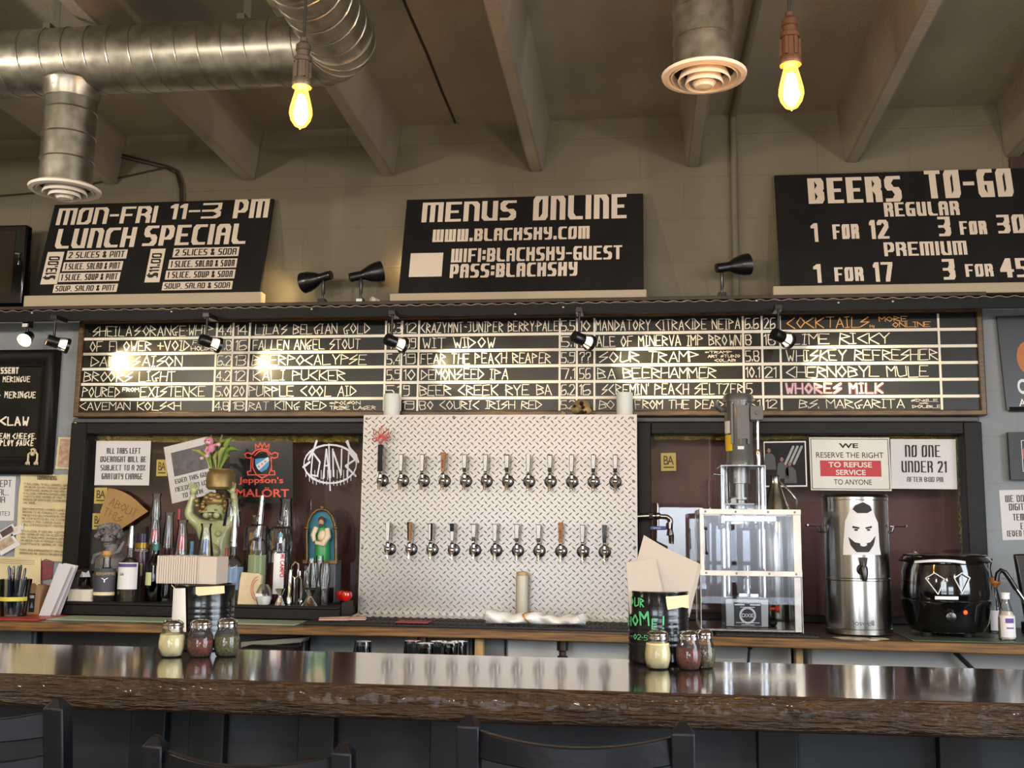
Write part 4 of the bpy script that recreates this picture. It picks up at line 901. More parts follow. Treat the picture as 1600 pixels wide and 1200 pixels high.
for i in range(5): b.ball((xb_+.001, Ys+.02+.0*i, zs0+.05+i*.09), (.003, .005, .005), 8, 5)
b.build('bolt_head', mSTEELD, T)
b = MB(); p = at(1103, 826, Ys-.012); q = at(1104.5, 864, Ys-.012); b.tube([p, q], .0028, 8); b.ball(p, .0065, 10, 7); b.ball(q, .0065, 10, 7); b.tube([p, p+Vector((0, .012, 0))], .003, 6); b.tube([q, q+Vector((0, .012, 0))], .003, 6); b.build('door_handle', mBLKS, T)
# mechanism
Yc = 4.32; cx = at(1168, 900, Yc).x; f = lambda px, py, Y=Yc: at(px, py, Y)
b = MB(); x0, x1 = f(1133, 950, 4.22).x, f(1201, 950, 4.22).x; zt_ = f(1168, 935, 4.22).z; b.box((x0, 4.22, zs0+.012), (x1, 4.42, zt_)); b.build('gear_housing', mSTEELD, T, bevel=.004)
l0, l1, t0, t1 = f(1146.5, 941, 4.219), f(1190, 978.5, 4.219), 0, 0
lb = MB().box((l0.x, 4.2185, l1.z), (l1.x, 4.2199, l0.z)).build('maker_plate', mat('black plate', '141416', .4), T)
pl = Pl((l0.x, 4.2185, l0.z), (1, 0, 0), (0, 0, -1)); w_, h_ = l1.x-l0.x, l0.z-l1.z; b = MB()
for k in range(40):
    a0, a1 = 2*math.pi*k/40, 2*math.pi*(k+1)/40
    for rr in (.29, .25): stroke(b, pl, (w_*.5+rr*w_*math.cos(a0), h_*.55+rr*w_*math.sin(a0)), (w_*.5+rr*w_*math.cos(a1), h_*.55+rr*w_*math.sin(a1)), .0011, .0011)
bfont(b, pl, 'DIXIE', (w_*.29, h_*.47, w_*.71, h_*.63))
for u0, u1, v in ((.02, .4, .1), (.58, .98, .1), (.22, .78, .2), (.06, .94, .86), (.25, .75, .95)): stroke(b, pl, (w_*u0+.003, h_*v), (w_*u1-.003, h_*v), .002, .0022 if v == .1 else .001)
b.build('plate_lettering', mWHITE, lb, smooth=False)
b = MB()
for px, yy in ((1131, 4.30), (1193, 4.30), (1188, 4.40), (1138, 4.40)):
    p = f(px, 870, yy); b.tube([(p.x, yy, zt_-.002), (p.x, yy, f(1160, 729, yy).z)], .0115, 14)
b.build('column', mCHROME, T)
b = MB(); yb = zs1-.045; b.box((f(1125, 810).x, 4.26, yb), (f(1210, 810).x, 4.43, yb+.022)); b.box((f(1140, 810).x, 4.27, yb-.012), (f(1160, 810).x, 4.40, yb+.03))
for px in (1128, 1158, 1180, 1200): p = f(px, 812, 4.28); b.lathe([(0, -.03), (.012, -.028), (.014, -.012), (.009, -.008), (.009, .01), (0, .01)], (p.x, 4.28, yb), 14)
b.tube([(f(1205, 812, 4.27).x, 4.27, yb+.006), (f(1219, 815, 4.27).x, 4.27, yb+.004)], .004, 8)
b.lathe([(0, -.035), (.03, -.035), (.034, -.02), (.034, 0), (0, 0)], (cx, 4.33, yb), 24); b.build('seaming_head', mSTEEL, T, bevel=.001)
b = MB(); b.tube([(cx, 4.33, zt_), (cx, 4.33, zt_+.03), (cx, 4.33, zt_+.031), (cx, 4.33, zt_+.075)], [.013, .013, .009, .009], 16); b.lathe([(0, .07), (.02, .07), (.022, .078), (0, .08)], (cx, 4.33, zt_), 20)
for s in (-1, 1): b.box((cx+s*.022-.014, 4.29, zt_), (cx+s*.022+.014, 4.37, zt_+.013))
b.tube([(cx, 4.33, zt_+.075), (cx, 4.33, zt_+.12)], .004, 8); b.build('lifter', mCHROME, T)
b = MB(); p = f(1203, 951, 4.30); b.tube([p, p+Vector((.02, 0, 0)), p+Vector((.022, 0, 0)), p+Vector((.036, -.002, 0))], [.006, .006, .012, .016], 14); b.build('stop_knob', mat('orange red knob', 'd23c22', .35), T)
b = MB(); p = f(1203, 970, 4.30); b.ball(p+Vector((.01, 0, -.008)), (.018, .012, .013), 12, 8); b.build('cable_gland', mBLK, T)
# upper guard and motor
u0, u1, uz = f(1126, 730, 4.2).x, f(1196, 730, 4.2).x, f(1160, 728, 4.2).z
b = MB(); b.box((u0, 4.2, zs1+.001), (u1, 4.203, uz)); b.box((u0, 4.2035, zs1+.001), (u0+.003, 4.42, uz)); b.box((u1-.003, 4.2035, zs1+.001), (u1, 4.42, uz)); b.build('upper_guard', mACR, T, smooth=False)
b = MB(); b.box((u0, 4.199, uz), (u1, 4.42, uz+.003)); b.box((u0, 4.196, zs1), (u0+.003, 4.1995, uz)); b.box((u1-.003, 4.196, zs1), (u1, 4.1995, uz)); b.build('guard_edge', mat('bright acrylic edge', 'c3cbd4', .25), T, smooth=False)
Ym = 4.34; mc = f(1154.5, 690, Ym); z0, z1 = f(1154, 730, Ym).z, f(1154, 628, Ym).z; r = m(21.5, mc); zcap = f(1154, 616.5, Ym).z
b = MB(); b.lathe([(0, z0), (r*1.02, z0), (r*1.02, z0+.03), (r, z0+.032), (r, z1), (0, z1)], (mc.x, Ym, 0), 32)
for dx in (-.55, .05, .6): b.box((mc.x+r*dx-.004, Ym-r*1.03, z0+.09), (mc.x+r*dx+.004, Ym-r*.5, z1-.012))
b.box((mc.x-r*.2, Ym-r*1.04, z0+.11), (mc.x+r*.62, Ym-r*.4, z1-.02))
b.tube([(mc.x-r*.9, Ym-.01, z1-.03), (mc.x-r*1.25, Ym-.02, z1-.035), (mc.x-r*1.6, Ym-.03, z1-.02), (mc.x-r*1.6, Ym-.03, z1+.0)], .012, 10)
M1 = b.build('motor', mMOTOR, T)
MB().lathe([(0, z1-.004), (r*1.09, z1-.004), (r*1.1, zcap-.012), (r*.98, zcap), (0, zcap+.002)], (mc.x, Ym, 0), 32).build('motor_cap', mMOTOR, M1)
p0, p1 = f(1172, 634, 4.27), f(1193, 656, 4.27); b = MB(); b.box((p0.x, 4.27, p1.z), (p1.x, 4.36, p0.z)); b.lathe([(0, 0), (.008, 0), (.008, .004), (0, .004)], ((p0.x+p1.x)/2, 4.27, (p0.z+p1.z)/2), 12, ax=(0, -1, 0)); b.build('junction_box', mMOTOR, T, bevel=.004)
b = MB(); p = f(1183.5, 657, 4.32); q = f(1184, 704, 4.32); b.tube([(p.x, 4.32, p1.z+.005), (q.x, 4.32, q.z)], .007, 12); b.tube([(q.x, 4.32, q.z+.005), (q.x, 4.32, q.z-.005), (q.x+.002, 4.32, q.z-.04), (q.x+.002, 4.32, z0-.1)], [.009, .012, .010, .006], 12); b.build('conduit', mCHROME, T)
def lab(px0, py0, px1, py1, M_, nm):
    vs = []; n = 6; th0 = lambda px: math.acos(max(-1, min(1, (f(px, 690, Ym-r*.8).x-mc.x)/(r*1.012))))
    a0, a1 = th0(px0), th0(px1); zz0, zz1 = f(px0, py1, Ym-r).z, f(px0, py0, Ym-r).z
    for i in range(n+1):
        a_ = a0+(a1-a0)*i/n
        for z in (zz0, zz1): vs.append((mc.x+r*1.012*math.cos(a_), Ym-r*1.012*math.sin(a_), z))
    MB().add(vs, [(2*i, 2*i+2, 2*i+3, 2*i+1) for i in range(n)]).build(nm, M_, M1)
lab(1134, 657, 1141, 676, mPAPER, 'white_sticker'); lab(1134.5, 679, 1144, 704, mat('yellow sticker', 'd9b21f', .5), 'yellow_sticker'); lab(1152, 697, 1162, 702, mPAPER, 'white_sticker')
p = f(1126, 742, 4.25); b = MB(); b.tube([p+Vector((0, 0, 0)), p+Vector((-.022, 0, .002)), p+Vector((-.028, 0, .002))], [.004, .004, .009], 10); b.build('thumb_screw', mSTEEL, T)
b = MB(); b.lathe([(0, 0), (.03, 0), (.03, .035), (.045, .036), (.045, .045), (.03, .046), (.03, .1), (.04, .101), (.04, z0-zs1-.006), (0, z0-zs1-.006)], (mc.x, Ym, zs1+.005), 20); b.box((mc.x-.07, Ym-.06, zs1+.02), (mc.x+.05, Ym-.05, zs1+.026)); b.cbox((mc.x-.03, Ym-.055, zs1+.035), (.02, .02, .02)); b.build('coupling', mSTEELD, T)
# ------------------------------------------------------------------ urn, kettle, pitcher, right end
Yu = 4.33; cx_ = at(1342, 985, Yu).x; ru = m(50, at(1342, 900, Yu)); zu1 = at(1342, 778, Yu).z; zu0 = ZC+.002
T = thing('tea_urn', 'tall stainless steel drink urn with black spigot and bearded face sticker', 'urn', (cx_, Yu, ZC+.002)); H = zu1-zu0; zseam = at(1342, 904, Yu).z-zu0
b = MB(); b.lathe([(0, .0005), (ru*.97, .0005), (ru, .004), (ru, .022), (ru*.985, .024), (ru*.985, zseam-.006), (ru*1.005, zseam-.003), (ru*1.005, zseam+.003), (ru*.985, zseam+.006), (ru*.985, H-.012), (ru*1.0, H-.01), (ru*1.0, H), (0, H)], (cx_, Yu, zu0), 48); b.build('body', mSTEEL, T)
MB().lathe([(ru*1.01, H+.0005), (ru*1.02, H+.004), (ru*.96, H+.012), (0, H+.014)], (cx_, Yu, zu0), 40).build('lid', mBLKS, T)
zh = at(1342, 822, Yu).z
for s in (-1, 1):
    b = MB(); x = cx_+s*ru; b.tube([(x-s*.004, Yu-.02, zh-.025), (x+s*.010, Yu-.025, zh-.02), (x+s*.014, Yu-.03, zh), (x+s*.06, Yu-.03, zh+.002)], .0045, 8); b.tube([(x-s*.004, Yu+.05, zh-.025), (x+s*.012, Yu+.045, zh-.02), (x+s*.016, Yu+.04, zh), (x+s*.06, Yu+.04, zh+.002), (x+s*.06, Yu-.03, zh+.002)], .0045, 8); b.build('handle', mSTEEL, T)
def curved(px0, py0, px1, py1, poly, M_, nm, r, cx, cy, par, off=.0012):
    b = MB(); n = 24; vs = []; us = [q[0] for q in poly]; u0, u1 = min(us)+1e-4, max(us)-1e-4
    for i in range(n+1):
        u = u0+(u1-u0)*i/n; V = []
        for (a, c), (d, e_) in zip(poly, poly[1:]+poly[:1]):
            if (a-u)*(d-u) <= 0 and a != d: V.append(c+(e_-c)*(u-a)/(d-a))
        for v in (min(V, default=0), max(V, default=0)):
            P = at(px0+(px1-px0)*u, py0+(py1-py0)*v, cy-r); s_ = max(-.98, min(.98, (P.x-cx)/r)); a_ = math.asin(s_); rr = r+off
            vs.append((cx+rr*math.sin(a_), cy-rr*math.cos(a_), P.z))
    return b.add(vs, [(2*i, 2*i+2, 2*i+3, 2*i+1) for i in range(n)]).build(nm, M_, par)
oval = lambda u, v, a, d, n=20: [(u+a*math.cos(2*math.pi*i/n), v+d*math.sin(2*math.pi*i/n)) for i in range(n)]
box_ = (1318, 782, 1378, 868)
st_ = curved(*box_, [(.22, .1), (.4, .02), (.62, .02), (.76, .14), (.84, .3), (.93, .42), (.9, .6), (.86, .76), (.98, .84), (1, .99), (.02, .99), (.02, .84), (.12, .74), (.06, .55), (.04, .4), (.12, .28)], mPAPER, 'face_sticker', ru*.985, cx_, Yu, T); st_['label'] = 'black and white bearded face sticker'
for poly in ([(.24, .16), (.3, .09), (.5, .03), (.7, .10), (.74, .18), (.62, .23), (.36, .23)], [(.14, .66), (.3, .76), (.5, .79), (.7, .76), (.84, .64), (.80, .8), (.66, .94), (.34, .94), (.2, .82)], [(.24, .46), (.42, .49), (.4, .52), (.24, .5)], [(.56, .49), (.74, .46), (.74, .5), (.58, .52)]):
    curved(*box_, poly, mINK, 'sticker_print', ru*.985, cx_, Yu, st_, .002)
curved(*box_, oval(.52, .8, .09, .035), mPAPER, 'sticker_print', ru*.985, cx_, Yu, st_, .0026)
for u in (.33, .65): curved(*box_, oval(u, .535, .05, .018), mINK, 'sticker_print', ru*.985, cx_, Yu, st_, .0026)
p = at(1347, 880, Yu-ru); x, y = p.x, Yu-ru; b = MB(); zk = at(1347, 890, y).z
b.lathe([(0, 0), (.022, 0), (.022, .006), (.012, .01), (.012, .03), (0, .03)], (x, y+.004, zk), 16, ax=(0, -1, 0)); b.tube([(x, y-.03, zk+.012), (x, y-.034, zk-.012), (x, y-.036, zk-.04)], [.013, .015, .009], 14)
zt_ = at(1347, 871, y).z; b.tube([(x, y-.028, zk+.01), (x, y-.026, zt_-.01)], [.008, .005], 10)
b.add([(x-.017, y-.03, zt_), (x+.017, y-.03, zt_), (x+.010, y-.03, zt_-.032), (x-.010, y-.03, zt_-.032), (x-.017, y-.018, zt_), (x+.017, y-.018, zt_), (x+.010, y-.018, zt_-.032), (x-.010, y-.018, zt_-.032)], [(0, 3, 2, 1), (4, 5, 6, 7), (0, 1, 5, 4), (1, 2, 6, 5), (2, 3, 7, 6), (3, 0, 4, 7)])
b.build('spigot', mBLKS, T, bevel=.002)
def cyl_text(s, px0, py0, px1, py1, r, cx, cy, M_, par, nm, sq=True):
    pl = Pl((0, 0, 0), (1, 0, 0), (0, 0, -1)); b = MB(); a, c = at(px0, py0, cy-r), at(px1, py1, cy-r)
    bfont(b, pl, s, (a.x, -a.z, c.x, -c.z)) if sq else write(b, pl, s, (a.x, -a.z, c.x, -c.z), CHALK, .055, .05, .15)
    for v in b.bm.verts:
        a_ = math.asin(max(-.98, min(.98, (v.co.x-cx)/r))); v.co.y = cy-(r+.0012)*math.cos(a_); v.co.x = cx+(r+.0012)*math.sin(a_)
    return b.build(nm, M_, par, smooth=False)
cyl_text('Boswell', 1330, 969, 1366, 978, ru*.985, cx_, Yu, mat('etched print', '4c4a46', .5), T, 'etched_lettering')
for i, (px, py, a_) in enumerate([(1316, 994, .3), (1345, 997, -.2), (1372, 998, .1)]):
    p = atz(px, py, ZC+.001); b = MB(); b.M = Matrix.Translation((p.x, 4.14, ZC)) @ Matrix.Rotation(a_, 4, 'Z'); b.box((-.035, -.02, .0005), (.035, .03, .0016))
    tag(b.build('loose_card', mat('cream card', 'c9bd9f', .8), loc=(p.x, 4.14, ZC), smooth=False), ['pale card on the counter at the foot of the urn, nearest the seamer', 'pale card on the counter below the urn spigot', 'pale card on the counter at the foot of the urn, nearest the kettle'][i], 'card', 'cards below the urn')
# soup kettle
Yk = 4.30; kx = at(1480, 985, Yk).x; rk = m(66, at(1480, 930, Yk)); zk0 = ZC+.0055; g = lambda py: at(1480, py, Yk-rk).z-zk0
T = thing('soup_kettle', 'round black electric soup kettle with white diamond eye outlines', 'kettle', (kx, Yk, zk0))
zr, zl_2, zt_ = g(942), g(880), g(869)
b = MB(); b.lathe([(rk*.70, .016), (rk*.82, .02), (rk*.92, .05), (rk*.985, zr-.012), (rk*1.015, zr-.004), (rk*1.015, zr+.004), (rk*.985, zr+.009), (rk*1.0, zr+.03), (rk*.97, zl_2-.03), (rk*.90, zl_2-.004), (rk*.9, zl_2), (0, zl_2)], (kx, Yk, zk0), 48); b.lathe([(0, .015), (rk*.7, .015), (rk*.7, .02)], (kx, Yk, zk0), 40); b.build('body', mGLOSS, T)
b = MB(); b.lathe([(rk*1.02, zl_2+.001), (rk*1.05, zl_2+.006), (rk*1.0, zl_2+.018), (rk*.93, zt_), (rk*.9, zt_+.002), (0, zt_+.004)], (kx, Yk, zk0), 48); ld = b.build('lid', mGLOSS, T)
b = MB(); b.open_ends = True; b.lathe([(rk*.93, zt_+.0005), (rk*.945, zt_+.003), (rk*.92, zt_+.005), (rk*.90, zt_+.003)], (kx, Yk, zk0), 48); b.build('steel_rim', mSTEEL, ld)
for px in (1448, 1512): p = at(px, 985, Yk-rk*.55); b = MB(); b.lathe([(0, .0004), (.02, .0004), (.022, .016), (0, .018)], (p.x, Yk-rk*.5, zk0), 14); b.build('foot', mBLK, T)
b = MB(); b.lathe([(0, .0004), (.02, .0004), (.022, .016), (0, .018)], (kx, Yk+rk*.55, zk0), 14); b.build('foot', mBLK, T)
def eye(pts):
    b = MB(); vs = []; P = []
    for px, py in pts:
        q = at(px, py, Yk-rk*.99); a_ = math.asin((q.x-kx)/rk); rr = rk*1.003; P.append(Vector((kx+rr*math.sin(a_), Yk-rr*math.cos(a_)-.002, q.z)))
    for a_, c_ in zip(P, P[1:]+P[:1]): b.tube([a_, (a_+c_)/2+Vector((0, -.0015, 0)), c_], .0021, 6)
    b.build('eye_outline', mWHITE, T)
eye([(1462, 895.5), (1476, 905), (1467, 929), (1450, 904)]); eye([(1503, 895), (1516, 903), (1503, 927), (1490.5, 903)])
def strip(px0, py0, px1, py1, nm, r=1.004, sag=0):
    n = 8; vs = []
    for i in range(n+1):
        u = i/n; px = px0+(px1-px0)*u
        for py in (py0, py1):
            q = at(px, py-sag*(1-(2*u-1)**2), Yk-rk*r); a_ = math.asin(max(-.95, min(.95, (q.x-kx)/(rk*r)))); vs.append((kx+rk*r*math.sin(a_), Yk-rk*r*math.cos(a_)-.0005, q.z))
    return MB().add(vs, [(2*i, 2*i+2, 2*i+3, 2*i+1) for i in range(n)]).build(nm, mWHITE, T)
strip(1436, 877, 1509, 881, 'white_tape', 1.056, 3); strip(1463, 932, 1497.5, 937, 'white_tape', 1.016)
p = at(1485, 964, Yk-rk*.96); b = MB(); b.lathe([(0, 0), (.019, 0), (.018, .014), (.012, .016), (0, .016)], (p.x, Yk-rk*.95, p.z), 18, ax=(0, -1, 0)); b.build('dial', mBLKS, T)
p = at(1508.5, 957, Yk-rk*.95); b = MB(); b.ball((p.x, Yk-rk*.95, p.z), (.0075, .006, .0075), 12, 8); b.build('pilot_light', mat('lit red pilot', 'ff2a10', .4, em=5, emc='ff2408'), T)
# steel pitcher behind the seamer
Yp_ = 4.63; p = at(1212, 800, Yp_); x = p.x; g = lambda py: at(1212, py, Yp_).z
zb_ = ZC+.0005; T = thing('steel_pitcher', 'tall stainless pitcher with long handle behind the can seamer', 'pitcher', (x, Yp_, ZC))
b = MB(); u = m(1, p); b.lathe([(0, zb_), (24*u, zb_), (26*u, zb_+.03), (26*u, g(830)), (22*u, g(800)), (14*u, g(775)), (8*u, g(757)), (7*u, g(748)), (8.5*u, g(743)), (0, g(741))], (x, Yp_, 0), 28); b.build('body', mSTEEL, T)
b = MB(); b.tube([(x+6*u, Yp_, g(750)), (x+13*u, Yp_-.01, g(758)), (x+22*u, Yp_-.015, g(768)), (x+31*u, Yp_-.012, g(780)), (x+33*u, Yp_-.01, g(800)), (x+26*u, Yp_, g(815))], .007, 10, flat=.7); b.build('handle', mSTEEL, T)
# spigot with blue lever beside the tap wall
p = at(1000, 807, 4.7); T = thing('wall_valve', 'small steel valve with blue lever sticking out beside the tap wall', 'valve', (p.x, 4.7, p.z)); z = p.z; Yv = 4.70
P = lambda px, py: at(px, py, Yv); b = MB()
b.tube([Vector((PX1, Yv, z)), P(1014, 806)], m(4.2, p), 14); b.tube([P(1014, 806), P(1020, 806)], m(6, p), 8); b.tube([P(1020, 806), P(1042, 807), P(1048, 811), P(1049, 818)], m(3.4, p), 14); b.ball(P(1028, 806), m(5.5, p), 14, 8)
b.tube([P(1028, 804), P(1028, 790), P(1027, 786)], [m(2.6, p), m(2, p), m(1.5, p)], 10); b.tube([P(1028, 812), P(1028, 823)], m(2, p), 10)
b.tube([P(1047, 816), P(1047, 826), P(1048, 827), P(1048, 836), P(1050, 837), P(1050, 850)], [m(4.4, p), m(4.4, p), m(3, p), m(5, p), m(3.4, p), m(2.8, p)], 14); b.build('valve_body', mSTEEL, T)
a, c = P(1016, 822), P(1041, 828); lv = MB().box((a.x, Yv-.014, c.z), (c.x, Yv-.006, a.z)).build('lever', mat('blue lever', '23418c', .4), T, bevel=.002)
pl = Pl((a.x, Yv-.0142, a.z), (1, 0, 0), (0, 0, -1)); b = MB(); 
for u0 in (.2, .32, .44, .56): stroke(b, pl, (u0*(c.x-a.x), .006), (u0*(c.x-a.x)+.005, .010), .0007, .0008)
b.build('lever_print', mWHITE, lv, smooth=False)
# sauce bottles and glass at the right end
def bottle(name, label, px, pyt, pyb, w, Y, prof, M_, cat='bottle', z0=ZC+.0055, group=None):
    p = at(px, pyb, Y); zt = at(px, pyt, Y).z; H = zt-z0; r = m(w/2, p); T = thing(name, label, cat, (p.x, Y, z0), group)
    b = MB(); b.lathe([(a*r, c*H) for a, c in prof], (p.x, Y, z0+.0005), 26); b.build('glass_body', M_, T); return T, Vector((p.x, Y, z0+.0005)), r, H
def band(T, c, r, z0, z1, M_, name, a0=-150, a1=-30, k=1.02):
    n = 14; vs = []
    for i in range(n+1):
        an = R(a0+(a1-a0)*i/n)
        for z in (z0, z1): vs.append((c.x+r*k*math.cos(an), c.y+r*k*math.sin(an), c.z+z))
    return MB().add(vs, [(2*i, 2*i+2, 2*i+3, 2*i+1) for i in range(n)]).build(name, M_, T)
sauce = [(0, 0), (.95, 0), (1, .03), (.98, .45), (.75, .62), (.45, .8), (.42, .86), (0, .86)]
T, c, r, H = bottle('sauce_bottle', 'clear sauce bottle with purple and white label beside the kettle', 1574, 926, 996, 25, 4.16, sauce, mGL)
MB().lathe([(0, .004), (r*.94, .004), (r*.94, H*.5), (r*.7, H*.6), (0, H*.6)], c, 22).build('sauce_fill', mat('cream sauce', 'c9bfae', .5), T)
MB().lathe([(0, H*.86), (r*.5, H*.86), (r*.52, H*.93), (r*.5, H*.945), (r*.6, H), (0, H)], c, 20).build('cap', mWHITE, T)
l = band(T, c, r, H*.06, H*.5, mPAPER, 'paper_label'); band(l, c, r, H*.36, H*.46, mat('purple print', '5b3f86', .6), 'label_print', -115, -55, 1.035); band(l, c, r, H*.24, H*.27, mat('purple print b', '5b3f86', .6), 'label_print', -110, -60, 1.035)
T, c, r, H = bottle('sauce_bottle', 'slim bottle with orange top half hidden by the kettle', 1557, 905, 992, 22, 4.44, sauce, mGL)
MB().lathe([(0, H*.86), (r*.55, H*.86), (r*.9, H*.93), (r*.8, H*1.02), (0, H*1.05)], c, 18).build('stopper', mat('orange stopper', 'c4742c', .4), T); band(T, c, r, H*.05, H*.42, mPAPER, 'paper_label')
T, c, r, H = bottle('glass_carafe', 'clear glass carafe with flared lip behind the kettle', 1547, 873, 985, 30, 4.55, [(0, 0), (.9, 0), (1, .04), (1, .45), (.5, .75), (.38, .86), (.6, 1.0), (.5, .99)], mGL)
# black tablet stand and cord at the right edge
a, c = at(1586, 866, 4.32), at(1599, 990, 4.32); T = thing('tablet_stand', 'black upright screen at the right edge with bent arm', 'screen', (a.x+.15, 4.34, ZC+.0055))
MB().slab([(a.x, 4.32, a.z), (a.x+.3, 4.30, a.z+.015), (a.x+.3, 4.30, ZC+.07), (a.x+.03, 4.32, ZC+.055)], (0, .03, 0)).build('case', mBLKS, T, bevel=.006)
MB().box((a.x+.04, 4.28, ZC+.006), (a.x+.3, 4.42, ZC+.0545)).build('foot_block', mBLKS, T, bevel=.004)
b = MB(); b.tube([at(1557, 908, 4.3), at(1559, 896, 4.3), at(1564, 891, 4.3), at(1570, 894, 4.3), at(1578, 905, 4.3), at(1588, 921, 4.3)], .009, 10); T2 = b.build('bent_arm', mBLKS, T); b = MB(); b.tube([at(1588, 921, 4.3), at(1600, 938, 4.3), at(1604, 944, 4.3)], .0075, 10); b.build('arm_grip', mCHROME, T2)
# gold foil trims inside the windows
def foil(px0, py0, px1, py1, label, vert=False):
    Y = YW+.05; a, c = at(px0, py0, Y), at(px1, py1, Y); b = MB(); n = 60; vs = []
    for i in range(n+1):
        u = i/n
        for k in range(3):
            if vert: vs.append((a.x+(c.x-a.x)*k/2+random.uniform(-.004, .004), Y+random.uniform(-.012, .012), a.z+(c.z-a.z)*u))
            else: vs.append((a.x+(c.x-a.x)*u, Y+random.uniform(-.012, .012), a.z+(c.z-a.z)*k/2+random.uniform(-.003, .003)))
    b.add(vs, [(i*3+k, i*3+k+1, i*3+k+4, i*3+k+3) for i in range(n) for k in range(2)])
    tag(b.build('foil_garland', mFOIL, loc=((a.x+c.x)/2, Y, min(a.z, c.z)), smooth=False), label, 'garland', 'crinkled gold foil strips inside the windows')
foil(146, 679, 560, 691, 'gold foil strip along the top of the glass behind the bottles')
foil(1022, 681, 1488, 687, 'gold foil strip along the top of the glass behind the seamer and urn')
foil(1493, 684, 1506, 880, 'upright gold foil strip beside the NO ONE UNDER 21 notice', True)
# signs on the right window
YG = YW+.0105
def sheet2(*a, **k): return sheet(*a, **k)
mSM = mat('white enamel sign', 'd6d2c6', .3)
o, pl, w, h = sheet('notice_sign', 'white metal sign reading WE RESERVE THE RIGHT TO REFUSE SERVICE TO ANYONE', 'sign', (1264, 683.5), (1389, 684), (1267, 766), YG-.003, mSM, .003)
q = MB()
for a_, c_ in (((.02, .03), (.98, .03)), ((.98, .03), (.98, .97)), ((.98, .97), (.02, .97)), ((.02, .97), (.02, .03))): stroke(q, pl, (a_[0]*w, a_[1]*h), (c_[0]*w, c_[1]*h), .0014, .0014, .0036)
bfont(q, pl, 'WE', (.37*w, .11*h, .61*w, .20*h), .0036, .03); bfont(q, pl, 'RESERVE THE RIGHT', (.08*w, .28*h, .92*w, .385*h), .0036, .004); bfont(q, pl, 'TO ANYONE', (.29*w, .79*h, .76*w, .89*h), .0036, .004)
q.build('lettering', mINK, o, smooth=False); bar = patch(o, pl, .125*w, .435*h, .885*w, .735*h, mREDB, 'red_band', .0034)
q = MB(); bfont(q, pl, 'TO REFUSE', (.23*w, .465*h, .77*w, .565*h), .004, .02); bfont(q, pl, 'SERVICE', (.32*w, .61*h, .69*w, .71*h), .004, .02); q.build('band_lettering', mSM, bar, smooth=False)
o, pl, w, h = sheet('paper_notice', 'paper notice reading NO ONE UNDER 21 after 8:00 PM', 'notice', (1391, 686), (1493, 686.5), (1393, 763.5), YG, mPAPER)
lines(o, pl, w, h, [('NO ONE', .22, .12, .76, .36), ('UNDER 21', .16, .44, .85, .67), ('AFTER 8:00 PM', .24, .76, .79, .86)], mINK, wx=.07, wy=.04)
o, pl, w, h = sheet('framed_photo', 'dark photograph of people in dark clothes with white border, behind the seamer', 'picture', (1193, 690), (1259, 689), (1195, 761), YG, mWHITE)
patch(o, pl, .02*w, .03*h, .97*w, .97*h, mat('dark photo print', '121317', .5, spec=.15, var=.6, vs=14, col2='2a2322'), 'photo_print')
for u, v in ((.12, .2), (.42, .4), (.6, .5)):
    q = MB(); 
    q.add([pl.p(u*w+a_*w, v*h+c_*h, .0022) for a_, c_ in ((-.1, .1), (-.04, .06), (.06, .06), (.14, .14), (.16, .42), (-.14, .42))], [tuple(range(6))]); q.build('figure_print', mat('navy print', '10131d', .3), o, smooth=False)
    q = MB(); q.add([pl.p(u*w+.04*w*math.cos(t), v*h+.05*h*math.sin(t), .0026) for t in [k*math.pi/5 for k in range(10)]], [tuple(range(10))]); q.build('face_print', mat('skin print', '7d5543', .4), o, smooth=False)
q = MB()
for u in (.5, .6, .7): stroke(q, pl, (u*w, .5*h), ((u+.2)*w, .12*h), .004, .004, .0022)
q.build('pale_print', mat('pale print', '8b8b86', .3), o, smooth=False)
def ba(tl, tr, bl, label, Y=YG):
    o, pl, w, h = sheet('square_sticker', label, 'sticker', tl, tr, bl, Y, mat('yellow sticker paper', 'b9a656', .6), .0007, 'yellow B/A stickers on the window glass')
    q = MB(); bfont(q, pl, 'B', (.18*w, .16*h, .48*w, .66*h), .0014, .01); bfont(q, pl, 'A', (.42*w, .16*h, .86*w, .66*h), .0014, .01); stroke(q, pl, (.18*w, .8*h), (.84*w, .8*h), .001, .003, .0014); q.build('lettering', mINKB, o, smooth=False)
ba((1032.5, 708), (1056, 707.5), (1033, 736), 'yellow square B/A sticker on the glass between tap wall and seamer')
# pictures and notice on the grey wall at the right
mPOSTER = mat('black poster', '191a20', .35, var=.3, vs=5)
o, pl, w, h = sheet('wall_poster', 'large black poster with white lettering at the right edge of the wall', 'poster', (1556, 495), (1690, 491), (1572, 641), YW-.012, mPOSTER, .011)
q = MB(); a = pl.st(1587, 593); c = pl.st(1604, 616); bfont(q, pl, 'C', (a[0], a[1], c[0], c[1]), .0118, .03); a = pl.st(1590, 624); c = pl.st(1602, 635); bfont(q, pl, 'A', (a[0], a[1], c[0], c[1]), .0118, .02); q.build('lettering', mWHITE, o, smooth=False)
a = pl.st(1606, 560); patch(o, pl, 0, 0, 0, 0, mat('orange print', 'b9702a', .5), 'orange_print', .0118, [(a[0]+.05*math.cos(t), a[1]+.075*math.sin(t)) for t in [k*math.pi/10 for k in range(20)]])
MB().tube([pl.p(.03*w, h-.004, .006), pl.p(w, h+.0, .006)], .011, 8).build('bottom_rail', mBLKS, o)
o, pl, w, h = sheet('wall_picture', 'small black picture with white rectangle outline above the DIGITAL notice', 'picture', (1572.5, 676), (1660, 674), (1577, 750), YW-.022, mat('black canvas', '26292d', .5), .021)
q = MB(); a = pl.st(1593, 689); c = pl.st(1640, 736)
